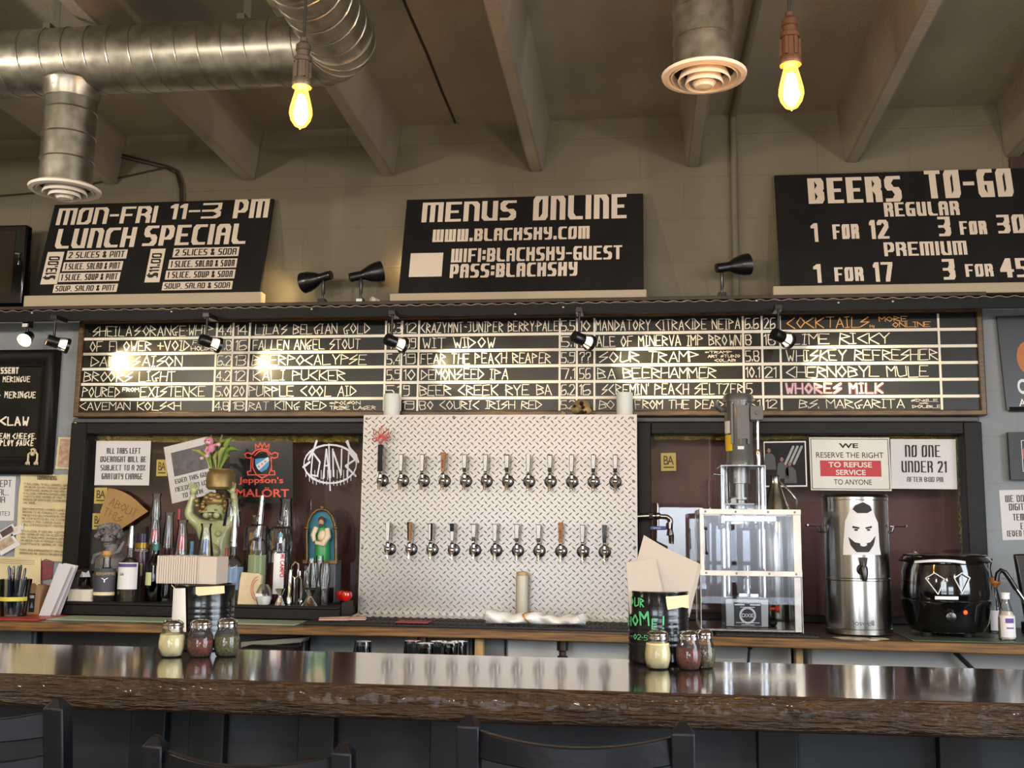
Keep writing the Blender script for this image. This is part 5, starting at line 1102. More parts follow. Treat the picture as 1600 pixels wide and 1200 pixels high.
for a_, c_ in (((a[0], a[1]), (c[0], a[1])), ((c[0], a[1]), (c[0], c[1])), ((c[0], c[1]), (a[0], c[1])), ((a[0], c[1]), (a[0], a[1]))): stroke(q, pl, a_, c_, .0012, .0012, .0216)
q.build('white_outline', mWHITE, o, smooth=False); a = pl.st(1602, 710); patch(o, pl, 0, 0, 0, 0, mat('pink print', 'c2525c', .5), 'pink_print', .0216, [(a[0]+.022*math.cos(t), a[1]+.03*math.sin(t)) for t in [k*math.pi/8 for k in range(16)]])
o, pl, w, h = sheet('paper_notice', 'white paper notice about DIGITAL at the right edge above the black screen', 'notice', (1561, 766), (1645, 764), (1566.5, 844), YW-.001, mPAPER)
q = MB()
for s, x0, y0, x1, y1 in (('WE DO', 1570, 774, 1600, 784), ('DIGITA', 1576, 787, 1606, 797), ('TEMP', 1582, 803, 1606, 813), ('E', 1594, 817, 1599, 827), ('(EVEN IF', 1573, 829, 1606, 838)):
    a, c = pl.st(x0, y0), pl.st(x1, y1); write(q, pl, s, (a[0], a[1], c[0], c[1]), SIGN, .07, .045, off=.0016)
q.build('lettering', mINK, o, smooth=False)
# brown wooden cupboard end above the right sign
a = at(1577, 247, 4.806); tag(MB().slab([(a.x, 4.806, a.z), (a.x+.8, 4.806, a.z+.42), (a.x+.8, 4.806, ZL+.001), (a.x, 4.806, ZL+.001)], (0, .012, 0)).build('wood_panel', mat('dark wood', '3d2a1c', .6, var=.5, vs=10, stretch=(6, 1, .8)), loc=(a.x+.4, 4.8, ZL+.001), smooth=False), 'dark wooden panel behind the BEERS TO-GO sign at the right edge', 'panel')
# ------------------------------------------------------------------ left end: papers, statues, bottles
# dessert chalkboard
YD2 = 4.77; q0, q1, q2 = at(88, 546, YD2), at(76, 741, YD2), at(-200, 741, YD2)
x0, x1, z0, z1 = q2.x-.25, (q0.x+q1.x)/2, q1.z, q0.z
T = thing('dessert_board', 'dessert chalkboard in a wide black moulded frame at the left edge', 'chalkboard', ((x0+x1)/2, YD2, z0))
MB().box((x0+.04, YD2+.02, z0+.04), (x1-.04, YW-.002, z1-.04)).build('slate', mSLATE, T, smooth=False)
b = MB(); prof = [(0, .045), (0, .0), (.02, -.012), (.05, -.006), (.06, .006), (.08, .01), (.085, .025)]; vs = []; k = len(prof)
for cx, cz, sx, sz in ((x0, z0, 1, 1), (x1, z0, -1, 1), (x1, z1, -1, -1), (x0, z1, 1, -1)):
    for d, y in prof: vs.append((cx+sx*d, YD2+y, cz+sz*d))
b.add(vs, [(c*k+i, ((c+1) % 4)*k+i, ((c+1) % 4)*k+i+1, c*k+i+1) for c in range(4) for i in range(k-1)]).build('frame', mBLKW, T, ang=60)
pl = Pl((0, YD2+.02, 0), (1, 0, 0), (0, 0, -1)); q = MB()
for s, px0, py0, px1, py1, jt, wx in (('DESSERT', -10, 574, 29, 584, 0, .1), ('MERINGUE', 5, 588, 47, 597, .3, .06), ('D', -6, 614, 2, 622, .3, .06), ('MERINGUE', 8, 612, 56, 622, .3, .06), ('CLAW', 0, 651, 45, 665, .3, .07), ('CREAM CHEESE,', -12, 677, 57, 686, .3, .07), ('+ PLOY SAUCE', -8, 687, 52, 697, .3, .07)):
    a, c = pl.st(px0, py0), pl.st(px1, py1); write(q, pl, s, (a[0], a[1], c[0], c[1]), CHALK if jt else SIGN, wx*1.2, wx, jt)
q.build('chalk_lettering', mCHALK, T, smooth=False)
# little skull with hands hooked on its frame
p = at(52, 713, YD2-.014); u = m(1, p); b = MB(); X = lambda dx, dz, dy=0: (p.x+dx*u, YD2-.018+dy*u, p.z-dz*u)
b.ball(X(0, -8), (5*u, 5*u, 5*u), 12, 8); b.ball(X(0, -3, -1), (3.2*u, 3.5*u, 3*u), 10, 7)
for s in (-1, 1):
    b.tube([X(s*4, -6, 1), X(s*7.5, -3), X(s*7.5, 5), X(s*7, 9, -1)], [1.8*u, 1.7*u, 1.5*u, 2*u], 8)
    for k in range(4): b.tube([X(s*7+(k-1.5)*1.6, 9, -1), X(s*7+(k-1.5)*2.2, 13+(k % 2), -2)], [1*u, .6*u], 6)
o = b.build('skeleton_figure', mat('ivory resin', 'cdbf98', .5), loc=(p.x, YD2-.018, p.z-12*u)); tag(o, 'tiny ivory skull figure with hands hooked over the dessert board frame', 'figurine')
b = MB()
for s in (-1, 1): b.ball(X(s*2, -8, -4.6), (1.3*u, 1*u, 1.5*u), 8, 6)
b.build('eye_socket', mINK, o)
# papers on the left wall
YS = YW-.0012
o, pl, w, h = sheet('small_photo', 'curled small photo print with white edge pinned beside the left window', 'picture', (92, 683), (125, 684), (87, 733), YS-.004, mPAPERW, .0012, None, .01, .02)
patch(o, pl, .12*w, .06*h, .9*w, .92*h, mat('faded pink print', 'a07a66', .6, var=.5, vs=40, col2='c9b09a'), 'photo_print', .008)
o, pl, w, h = sheet('warning_notice', 'curled yellowed WARNING notice with long text about selling whiskey or beer', 'notice', (33, 738), (116, 741), (24, 874), YS-.006, mPAPERW, .0012, None, .012, .025)
txt = ['IT IS ILLEGAL TO SELL WHISKEY, WINE', 'OR BEER TO ANY PERSON UNDER', 'TWENTY-ONE YEARS OF AGE AND IT', 'IS ILLEGAL FOR ANY PERSON UNDER', 'TWENTY-ONE YEARS OF AGE TO', 'POSSESS OR TO ATTEMPT TO PURCHASE', 'THE SAME.', '', 'IDENTIFICATION CARDS WHICH', 'APPEAR TO BE FRAUDULENT WHEN', 'PRESENTED BY PURCHASERS MAY', 'BE CONFISCATED BY THE ESTAB-', 'LISHMENT AND TURNED OVER TO', 'LAW ENFORCEMENT AGENCY.', '', 'IT IS ILLEGAL IF YOU ARE TWENTY-', 'ONE YEARS OF AGE OR OLDER FOR', 'YOU TO PURCHASE WHISKEY, WINE', 'OR BEER FOR A PERSON UNDER', 'TWENTY-ONE YEARS OF AGE.', '', 'FINES AND IMPRISONMENT MAY BE', 'IMPOSED BY THE COURTS FOR VIOLATION']
it = [('WARNING', .34, .03, .70, .075)]
for i, s in enumerate(txt):
    if s: v = .12+i*.036; it.append((s, .1, v, .92 if len(s) > 12 else .34, v+.024))
lines(o, pl, w, h, it[1:], mINKB, wx=.06, wy=.05, off=.0125); lines(o, pl, w, h, it[:1], mINKB, wx=.1, wy=.07, off=.0125, name='heading')
o, pl, w, h = sheet('paper_notice', 'white paper notice cut by the left edge, ending in STATE', 'notice', (-70, 744), (25, 744), (-74, 813), YS, mPAPER)
q = MB()
for s, px0, py0, px1, py1 in (('ACCEPT', -18, 750, 18, 761), ('LOCAL,', -24, 764, 14, 774), ('OR', -4, 776, 8, 786), ('STATE)', -14, 799, 15, 806)):
    a, c = pl.st(px0, py0), pl.st(px1, py1); write(q, pl, s, (a[0], a[1], c[0], c[1]), SIGN, .06, .04, off=.0016)
q.build('lettering', mINK, o, smooth=False)
for tl, tr, bl, lb, mp in (((-4, 832), (20, 818), (4, 846), 'tilted instant photo pinned under the STATE notice', '5a4a42'), ((-12, 850), (18, 833), (2, 868), 'pale tilted photo pinned below the instant photo', 'b8a48c'), ((20, 824), (38, 818), (17, 838), 'small white torn card between photos and WARNING notice', 'd8cfc0')):
    o, pl, w, h = sheet('pinned_photo', lb, 'picture', tl, tr, bl, YS-.016, mPAPER, .001, 'photos pinned at the left edge'); patch(o, pl, .12*w, .1*h, .88*w, .7*h, mat('print '+mp, mp, .5, var=.4, vs=30), 'photo_print')
o, pl, w, h = sheet('paper_sheet', 'large cream paper sheet behind the pen cup', 'paper', (-30, 868), (64, 872), (-32, 962), YS-.018, mPAPERW, .001)
q = MB(); [stroke(q, pl, (w*.3, h*(.05+.03*i)), (w*.9, h*(.05+.03*i)), .0008, .0008, .0014) for i in range(3)]; q.build('print_lines', mINKB, o, smooth=False)
o, pl, w, h = sheet('colour_flyer', 'small dark colourful flyer under the WARNING notice', 'flyer', (60, 878), (84, 874), (57, 908), YS-.006, mat('colour flyer', '5a4450', .5, var=.6, vs=40, col2='9a3a34'), .001)
b = MB(); p = at(118, 661, YW-.004); b.ball((p.x, YW-.008, p.z), (.013, .008, .014), 14, 9); tag(b.build('brass_knob', mat('brass', 'b48a3e', .3, .9), loc=(p.x, YW-.008, p.z)), 'small brass knob on the wall at the corner of the chalk menu', 'knob')
# notices on the left window
o, pl, w, h = sheet('paper_notice', 'paper notice reading ALL TABS LEFT OVERNIGHT, 20% gratuity charge', 'notice', (151, 689), (236, 689), (147.5, 758), YG, mPAPER)
lines(o, pl, w, h, [('ALL TABS LEFT', .20, .16, .82, .29), ('OVERNIGHT WILL BE', .09, .35, .93, .48), ('SUBJECT TO A 20%', .10, .545, .92, .67), ('GRATUITY CHARGE', .13, .735, .88, .865)], mINK, wx=.075, wy=.045)
o, pl, w, h = sheet('paper_notice', 'tilted paper notice with grey picture reading EVEN THIS GUY NEEDS AN I.D.', 'notice', (256, 699), (324, 682), (269, 787), YG, mPAPER)
patch(o, pl, .14*w, .13*h, .92*w, .55*h, mat('grey print', '55535a', .4, var=.5, vs=25), 'grey_picture')
lines(o, pl, w, h, [('EVEN THIS GUY', .14, .60, .90, .68), ('NEEDS AN I.D.', .12, .74, .86, .82), ('TO DRINK', .25, .87, .72, .95)], mINK, wx=.08, wy=.05)
ba((148, 762), (168, 762), (147, 787), 'yellow square B/A sticker below the TABS notice, upper one'); ba((145, 802), (163, 802), (144, 827), 'yellow square B/A sticker half behind the cardboard slice, lower one'); ba((245, 718), (262, 718), (244, 744), 'yellow square B/A sticker between the TABS notice and the tilted notice')
# dark sign with crest
o, pl, w, h = sheet('crest_sign', 'black sign with red crest, blue shield and red MALORT lettering', 'sign', (359, 689), (457.5, 689), (359, 786), YG, mat('black gloss card', '1c1d1e', .2), .002)
mCR = mat('red orange print', 'e2503c', .5); q = MB(); f = lambda px, py: pl.st(px, py)
def path(pts, hw=.0016): 
    P = [f(*k) for k in pts]; [stroke(q, pl, a, c, hw, hw, .003) for a, c in zip(P, P[1:])]
path([(388, 742), (430, 742), (429, 736), (425, 736), (424, 714), (429, 716), (434, 714), (435, 709), (430, 707), (424, 710), (418, 704), (409, 701), (400, 704), (394, 710), (387, 707), (383, 710), (385, 715), (391, 716), (393, 714), (392, 736), (387, 737), (388, 742)], .0026)
path([(396, 716), (395, 730), (401, 742), (410, 747), (420, 742), (425, 730), (423, 716)], .0022); path([(398, 712), (404, 706), (410, 704), (417, 706), (421, 712)], .002)
path([(400, 702), (399, 694), (404, 699), (407, 692), (410, 699), (414, 692), (416, 699), (421, 694), (420, 702), (400, 702)], .0022)
a, c = f(373, 745), f(443, 758); bfont(q, pl, "Jeppson's", (a[0], a[1], c[0], c[1]), .003, .02); a, c = f(369, 761), f(452, 777); bfont(q, pl, 'MALÖRT', (a[0], a[1], c[0], c[1]), .003, .02)
q.build('red_print', mCR, o, smooth=False)
P = [(399, 717), (421, 715), (421, 726), (417, 733), (409, 738), (402, 732), (399, 724)]; patch(o, pl, 0, 0, 0, 0, mat('blue shield', '4f9ed0', .5), 'shield_print', .003, [f(*k) for k in P])
q = MB(); path([(401, 731), (420, 717)], .006) if False else None
pp = [f(*k) for k in ((400, 727), (419, 714), (421, 720), (405, 735))]; q.add([pl.p(a_, c_, .0036) for a_, c_ in pp], [(0, 1, 2, 3)]); q.build('shield_band', mWHITE, o, smooth=False)
q = MB()
for px, py in ((405, 729), (410, 725), (415, 721)): c = f(px, py); stroke(q, pl, c, c, .0035, .0035, .0042)
q.build('shield_stars', mCR, o, smooth=False)
# white dripping band-style decal
pl = Pl(at(475, 690, YW+.0105), (1, 0, 0), (0, 0, -1)); q = MB(); 
def hair(pts, ws):
    P = [pl.st(*k) for k in pts]
    for (a, c), w_ in zip(zip(P, P[1:]), ws): stroke(q, pl, a, c, w_, w_, .001)
for i in range(28):
    a0, a1 = math.pi*2*i/28, math.pi*2*(i+1)/28; hair([(516+41*math.cos(a0), 725+30*math.sin(a0)), (516+41*math.cos(a1), 725+30*math.sin(a1))], [.0018+.002*abs(math.sin(a0))])
for pts in ([(489, 706), (486, 740)], [(488, 706), (500, 722), (496, 744), (486, 742)], [(505, 748), (510, 702), (515, 746)], [(507, 728), (514, 727)], [(514, 694), (516, 766)], [(520, 702), (521, 744)], [(521, 706), (533, 742), (534, 702)], [(543, 746), (545, 706), (555, 718), (540, 728), (556, 744)], [(548, 702), (557, 716)]): hair(pts, [.0032]*9)
for pts in ([(482, 718), (490, 702), (494, 690)], [(490, 704), (495, 689)], [(548, 706), (543, 689)], [(557, 712), (546, 700), (541, 690)], [(474, 730), (484, 722)], [(560, 722), (556, 712)]): hair(pts, [.004, .0025, .0012])
for i in range(15):
    px = 478+i*5.4; y0_ = 725+30*math.sqrt(max(0, 1-((px-516)/42)**2)); hair([(px, y0_-3), (px+.3, y0_+random.uniform(2, 9)*(1.4 if i == 7 else 1))], [.0015])
for i in range(12): px = 487+i*5; hair([(px, 735), (px, 742+random.uniform(2, 8))], [.0015])
p = pl.p(.12, .25); tag(q.build('logo_decal', mat('white vinyl', 'e6e9f2', .5), loc=p, smooth=False), 'white dripping spiky band-style logo decal on the window beside the tap wall', 'decal')
# cardboard pizza slice
YC_ = YW-.02; C2 = lambda px, py: at(px, py, YC_)
arc = [(170, 763), (180, 764), (192, 768), (205, 775), (217, 785), (226, 794), (232, 799)]
b = MB(); o = b.slab([C2(152, 838), C2(157, 800)]+[C2(*k) for k in arc]+[C2(188, 828)], (0, -.004, 0)).build('cardboard_slice', mTAN, loc=C2(170, 830), smooth=False, bevel=.001); tag(o, 'tan cardboard pizza slice with pencilled words ABOUT THIS on the window', 'cardboard')
pl = Pl(C2(172, 772)-Vector((0, .004, 0)), C2(226, 800)-C2(172, 772), C2(157, 806)-C2(172, 772)); q = MB(); a = pl.st(174, 778); c = pl.st(219, 806)
write(q, pl, 'ABOUT', (a[0]+.0, .006, a[0]+.15, .048), CHALK, .035, .03, .25, off=.0012); write(q, pl, 'THIS', (.01, .062, .11, .1), CHALK, .04, .035, .25, off=.0012); q.build('pencil_lettering', mat('pencil', '7d5f3a', .8), o, smooth=False)
# black bottle shelf
zr = atz(400, 966, ZC); Yr0 = 4.36; zR = at(400, 946, Yr0).z; xa, xb_ = at(88, 955, Yr0).x, at(526, 955, Yr0).x
T = thing('bottle_shelf', 'long black low bottle shelf on the back counter', 'shelf', ((xa+xb_)/2, 4.5, ZC+.0045))
MB().box((xa, Yr0+.006, ZC+.0045), (xb_, 4.66, zR-.012)).build('plinth', mBLKW, T, bevel=.002); MB().box((xa-.006, Yr0, zR-.0115), (xb_, 4.665, zR)).build('top_board', mBLKW, T, bevel=.003)
xc = at(556, 955, 4.45).x; zb2 = at(540, 941, 4.45).z
tag(MB().box((xb_+.004, 4.42, ZC+.0005), (PX0-.006, 4.60, zb2)).build('black_block', mBLKW, loc=(xb_+.05, 4.5, ZC), bevel=.003), 'black block between the bottle shelf and the tap wall', 'block')
def apple(px, py, Y, zz, label):
    p = at(px, py, Y); r = m(9.3, p); b = MB(); b.lathe([(0, .02*r), (r*.5, 0), (r*.9, r*.5), (r, r*1.0), (r*.86, r*1.5), (r*.5, r*1.62), (0, r*1.5)], (p.x, Y, zz+.0005), 22)
    T = thing('red_apple', label, 'apple', (p.x, Y, zz), 'glossy red apples'); b.build('flesh', mREDAP, T); MB().tube([(p.x, Y, zz+r*1.45), (p.x+r*.1, Y, zz+r*1.85)], .0015, 6).build('stem', mat('apple stem', '4a3218', .8), T)
apple(541, 932, 4.52, zb2, 'glossy red apple on the black block beside the tap wall')
p0 = at(149, 890, 4.60); apple(149, 882, 4.60, zR, 'glossy red apple behind the dark whiskey bottle')
apple(534, 932, 4.57, zb2, 'stand-in apple for the reflection of the first, on the black block')  # apple added in place of the first apple's reflection
# ---- bottles
Yf = 4.45
def pourer(T, c, r, h0, h1, rt, lean=0):
    b = MB(); b.tube([c+Vector((0, 0, h0)), c+Vector((lean*.15, 0, h0+.006)), c+Vector((lean, 0, h1))], [r, r, rt], 14); return b.build('steel_pourer', mCHROME, T)
BT = lambda neck, sh: [(0, 0), (.93, 0), (1, .03), (1, sh), (.9, sh+.06), (neck*1.15, sh+.15), (neck, sh+.22), (neck, .97), (neck*1.15, .975), (neck*1.1, 1), (0, 1)]
# whiskey
T, c, r, H = bottle('whiskey_bottle', 'dark labelled brown whiskey bottle with cork stopper, left of the gin', 163, 868, 943, 35, Yf, BT(.32, .58), mGL, z0=zR)
MB().lathe([(0, .003), (r*.93, .003), (r*.94, H*.5), (0, H*.5)], c, 22).build('whiskey', mGLB, T)
MB().lathe([(0, H*.96), (r*.3, H*.96), (r*.34, H*1.005), (r*.42, H*1.01), (r*.42, H*1.1), (0, H*1.1)], c, 18).build('cork_stopper', mat('cork', 'b58b50', .7), T)
l = band(T, c, r, H*.12, H*.72, mat('charcoal label', '3b3b42', .6), 'front_label', -170, -10); band(l, c, r, H*.13, H*.20, mPAPERW, 'label_band', -168, -12, 1.03)
cyl_text('BEERHAMMER', 150, 894, 176, 899, r*1.03, c.x, Yf, mat('gold print', 'b8a26a', .5), l, 'label_lettering'); cyl_text('Y', 158, 903, 167, 910, r*1.03, c.x, Yf, mWHITE, l, 'label_emblem')
# gin
T, c, r, H = bottle('gin_bottle', 'clear gin bottle with white label and steel pourer', 199, 853, 944, 32, Yf, BT(.33, .64), mGL, z0=zR)
pourer(T, c, r*.36, H*.97, H*1.36, r*.17); MB().lathe([(0, .003), (r*.94, .003), (r*.94, H*.2), (0, H*.2)], c, 22).build('gin', mPALEL, T)
l = band(T, c, r, H*.22, H*.7, mPAPER, 'front_label', -165, -15, 1.03); band(l, c, r, H*.62, H*.68, mat('violet print', '4c3f78', .6), 'label_band', -160, -25, 1.045); cyl_text('GIN', 187, 895, 193, 899.5, r*1.045, c.x, Yf, mINK, l, 'label_lettering')
# purple cap bottle behind
T, c, r, H = bottle('liqueur_bottle', 'dark purple bottle with violet cap and gold collar behind the gin', 218, 834, 930, 23, 4.57, [(0, 0), (.95, 0), (1, .03), (1, .74), (.95, .78), (0, .78)], mat('plum glass', '3d2430', .2), z0=zR)
MB().lathe([(0, H*.78), (r*.95, H*.78), (r*.97, H*.86), (0, H*.86)], c, 20).build('gold_collar', mat('gold collar', 'b08c35', .3, .7), T); MB().lathe([(0, H*.86), (r*.8, H*.86), (r*.78, H), (0, H)], c, 20).build('cap', mat('violet cap', '2f2344', .3), T)
l = band(T, c, r, H*.36, H*.55, mat('pale green label', 'a9aa7c', .6), 'picture_label', -125, -55); cyl_text('Amaro', 210, 856, 227, 862, r*1.02, c.x, 4.57, mat('pale gold print', 'c7b48c', .5), T, 'label_lettering')
# green bottle
T, c, r, H = bottle('wine_bottle', 'dark green bottle with pale square label behind the napkin can', 239, 849, 942, 26, Yf+.02, BT(.36, .62), mGREENG, z0=zR)
MB().lathe([(0, H*.88), (r*.42, H*.88), (r*.42, H*1.01), (0, H*1.01)], c, 18).build('teal_capsule', mat('teal capsule', '2f6660', .4), T); band(T, c, r, H*.28, H*.50, mat('pale green paper', 'b9c18c', .6), 'square_label', -150, -85)
# tall blue-label bottle
T, c, r, H = bottle('vodka_bottle', 'tall clear bottle with blue label and long steel pourer, right of the napkin can', 361, 846, 944, 35, Yf, BT(.3, .62), mGL, z0=zR)
pourer(T, c, r*.33, H*.92, H*1.42, r*.2); band(T, c, r, H*.22, H*.59, glass('blue label', 'a9c0dc', .6, .1, body=.55, bodyc='8ea6c8'), 'blue_label', -175, -5, 1.02); MB().lathe([(0, .003), (r*.94, .003), (r*.94, H*.25), (0, H*.25)], c, 22).build('vodka', mPALEL, T)
# tequila
T, c, r, H = bottle('tequila_bottle', 'amber tequila bottle with white MI CAMPO label', 435, 850, 926, 36, 4.57, [(0, 0), (.96, 0), (1, .03), (1, .80), (.9, .88), (.5, .94), (.45, .97), (.45, 1.03), (0, 1.03)], mGL, z0=zR)
MB().lathe([(0, .003), (r*.95, .003), (r*.95, H*.68), (0, H*.68)], c, 24).build('tequila', mAMB, T); l = band(T, c, r, H*.15, H*.84, mWHITE, 'white_label', -100, -48, 1.03)
pl = Pl((0, 0, 0), (0, 0, -1), (-1, 0, 0)); q = MB(); a, d = at(444, 866, 4.57-r), at(434, 902, 4.57-r); bfont(q, pl, 'MI CAMPO', (-a.z, -a.x, -d.z, -(a.x-.017)), 0, .03)
for v in q.bm.verts: x_ = v.co.x; v.co.y = 4.57-math.sqrt(max(1e-6, (r*1.05)**2-(x_-c.x)**2))
q.build('label_lettering', mREDB, l, smooth=False)
pourer(T, c, r*.25, H*1.02, H*1.12, r*.2)
# square clear bottle under the shouldered dome
T, c, r, H = bottle('tequila_bottle', 'wide clear bottle with pale green label and slanting steel pourer', 399, 838, 934, 34, 4.50, [(0, 0), (.95, 0), (1, .03), (1, .84), (.8, .93), (.4, .97), (.38, 1.02), (0, 1.02)], mGL, z0=zR)
MB().lathe([(0, .003), (r*.95, .003), (r*.95, H*.8), (0, H*.8)], c, 22).build('pale_spirit', mPALEL, T); band(T, c, r, H*.2, H*.72, glass('green label', 'b9c7a0', .6, .1, body=.5, bodyc='a3b58a'), 'green_label', -120, -20); pourer(T, c, r*.36, H*1.0, H*1.62, r*.2, .012)
# things behind, seen as colour spots
for px, yt, w, Y, hx, nm, lb in ((273, 795, 12, 4.60, '8e2f3a', 'liqueur_bottle', 'bottle with dull red cap behind the glass covers'), (296, 846, 12, 4.60, '6fa9c8', 'liqueur_bottle', 'small light blue bottle behind the napkin can'), (389, 832, 13, 4.60, 'c08a22', 'liqueur_bottle', 'yellow labelled bottle behind the wide clear bottle'), (351, 856, 10, 4.53, '9a3a2c', 'liqueur_bottle', 'red brown bottle behind the blue label bottle'), (421, 830, 14, 4.62, 'a07a3c', 'liqueur_bottle', 'amber brown bottle behind the tequila bottles'), (281, 842, 13, 4.58, 'c9c4d6', 'liqueur_bottle', 'pale violet labelled bottle behind the red tagged cover')):
    T, c, r, H = bottle(nm, lb, px, yt, 930, w, Y, [(0, 0), (1, 0), (1, .68), (.6, .78), (.5, .82), (0, .82)], mat('bottle '+hx, hx, .25, var=.2, vs=30), z0=zR); MB().lathe([(0, H*.82), (r*.52, H*.82), (r*.52, H), (0, H)], c, 16).build('cap', mat('cap '+hx, hx, .4), T)
# clear covers
def flute(px, yt, yb, w0, w1, Y, label, tagc=None, own=True):
    a, d = at(px, yt, Y), at(px, yb, Y); H = a.z-d.z; r0, r1 = m(w0/2, a), m(w1/2, a); c = Vector((d.x, Y, d.z))
    T = thing('pourer_cover', label, 'glass cover', (d.x, Y, d.z), 'clear glass covers over the bottle tops'); b = MB(); b.open_ends = True
    b.lathe([(r1, 0), (r0*.82, H*.86), (r0*1.05, H), (r0*.98, H-.001), (r0*.76, H*.86), (r1-.002, 0), (r1, 0)], c, 22); b.build('glass_wall', mGL, T)
    if tagc: MB().lathe([(0, H*.12), (r0*.55, H*.14), (r0*.5, H*.52), (r0*.3, H*.55), (0, H*.55)], c, 14).build('pourer_tip', mat('tip '+tagc, tagc, .3), T)
    # bottle neck carrying it
    if not own: return
    q = MB(); q.lathe([(0, zR+.0005-c.z), (r1*.9, zR+.0005-c.z), (r1*.92, -.085), (r1*.45, -.035), (r0*.5, 0), (r0*.48, H*.12), (0, H*.12)], c, 18)
    Tb = thing('liquor_bottle', label.replace('cover', 'capped bottle').replace('glass ', ''), 'bottle', (d.x, Y, zR), 'bottles under clear covers'); q.build('glass_body', mGLN, Tb)
mGLN = glass('grey glass', 'dfe3e2', 1.3, .02)
flute(243, 771, 812, 15, 19, 4.57, 'clear glass cover, tallest of those beside the cardboard slice'); flute(241, 807, 850, 17, 22, Yf+.02, 'clear glass cover with red tip beside the purple cap', 'b02c28', False)
flute(262, 800, 856, 15, 20, 4.54, 'clear slanted glass cover behind the napkins'); flute(283, 812, 866, 17, 24, 4.50, 'clear glass cover with red tip above the middle of the napkins', 'b9322e'); flute(320, 818, 872, 17, 27, 4.47, 'clear glass cover with blue tip below the statue belly', '34508e')
flute(363, 780, 822, 24, 30, Yf, 'clear glass cover beside the statue hand', None, False); flute(446, 779, 822, 20, 22, 4.642, 'clear glass cover right of the crest sign, above the white label')
def dome(px, yt, ysh, yb, w0, w, Y, label, tagc):
    a, d = at(px, yt, Y), at(px, yb, Y); H = a.z-d.z; r0, r = m(w0/2, a), m(w/2, a); c = Vector((d.x, Y, d.z)); hs = at(px, ysh, Y).z-d.z
    T = thing('bottle_dome', label, 'glass cover', (d.x, Y, d.z), 'shouldered glass domes over bottles'); b = MB(); b.open_ends = True
    b.lathe([(r, 0), (r, hs-.012), (r*.9, hs), (r0*.8, hs+.01), (r0*.7, hs+.02), (r0*.72, H*.95), (r0, H), (r0*.9, H)], c, 26); b.build('glass_wall', mGL, T)
    b = MB(); b.lathe([(0, hs*.55), (r0*.5, hs*.56), (r0*.45, hs*.8), (0, hs*.82)], c, 14); b.build('pourer_tip', mat('tip '+tagc, tagc, .3), T)
dome(400, 805, 822, 860, 18, 38, 4.50, 'large clear shouldered dome with blue tip, left of the crest sign edge', '5a9ec4'); dome(437, 806, 826, 862, 16, 38, 4.57, 'large clear shouldered dome with blue tip above the MI CAMPO label', '4a9cd0')
# ------------------------------------------------------------------ statues
def skin(name, V, Ed, Rd, M_, par, sub=2, root=0):
    off = wloc(par); me = bpy.data.meshes.new(name); me.from_pydata([Vector(v)-off for v in V], Ed, []); me.materials.append(M_)
    o = bpy.data.objects.new(name, me); COL.objects.link(o); o.parent = par
    q = o.modifiers.new('skin', 'SKIN'); q.use_smooth_shade = True; me.skin_vertices or None
    for v, r in zip(me.skin_vertices[0].data, Rd): v.radius = (r, r) if not isinstance(r, tuple) else r
    me.skin_vertices[0].data[root].use_root = True
    q = o.modifiers.new('sub', 'SUBSURF'); q.levels = sub; q.render_levels = sub; return o
Yst = 4.62; p = at(336, 930, Yst); u = m(1, p); G = lambda px, py, dy=0: Vector((at(px, py, Yst).x, Yst+dy*u, at(px, py, Yst).z))
T = thing('cherub_planter', 'pale green cherub statue with gold curls and raised arms carrying a gold pot', 'statue', (p.x, Yst, zR))
V = [G(338, 905), G(338, 878), G(337, 850), G(338, 825), G(338, 815), G(337, 800), G(337, 785), G(313, 822), G(294, 804), G(301, 780), G(303, 770), G(357, 820), G(371, 803), G(366, 778), G(364, 768)]
Ed = [(0, 1), (1, 2), (2, 3), (3, 4), (4, 5), (5, 6), (3, 7), (7, 8), (8, 9), (9, 10), (3, 11), (11, 12), (12, 13), (13, 14)]
Rd = [20*u, 24*u, 22*u, 19*u, 10*u, 19*u, 17*u, 10*u, 8.5*u, 6*u, 5*u, 8.5*u, 8*u, 5.5*u, 5*u]
skin('body', V, Ed, Rd, mGREENS, T, 2)
b = MB()                                                                    # face relief, belly, hands
b.ball(G(336, 804, -19), (3.4*u, 4*u, 2.6*u), 10, 7)
for s in (-1, 1): b.ball(G(336+s*8, 805, -15), (5.5*u, 4*u, 5*u), 10, 7); b.ball(G(337+s*10, 834, -16), (6*u, 4*u, 5*u), 10, 7)
b.ball(G(337, 812, -17), (3.4*u, 2.5*u, 1.2*u), 8, 6); b.ball(G(337, 862, -18), (15*u, 8*u, 14*u), 14, 9)
b.build('face', mGREENS, T)
b = MB(); [b.ball(G(336+s_*8, 797, -17.5), (2.6*u, 1.6*u, 1.8*u), 8, 6) for s_ in (-1, 1)]; b.build('eye', mGOLD, T)
for hx, hy, s in ((302, 766, -1), (363, 766, 1)):
    b = MB(); b.ball(G(hx, hy, -1), (5.5*u, 3*u, 6*u), 10, 7)
    for k in range(4): f = (k-1.5); b.tube([G(hx+f*2.7, hy-3, -1), G(hx+f*3.6, hy-8-(1 if k in (1, 2) else 0), -2), G(hx+f*4.0, hy-11-(1.6 if k in (1, 2) else 0), -3.5)], [1.5*u, 1.4*u, 1.1*u], 8)
    b.tube([G(hx-s*4, hy+1, -1), G(hx-s*8, hy-2, -2), G(hx-s*9.5, hy-5, -3)], [1.7*u, 1.5*u, 1.2*u], 8); b.build('hand', mGREENS, T)
b = MB(); random.seed(3)
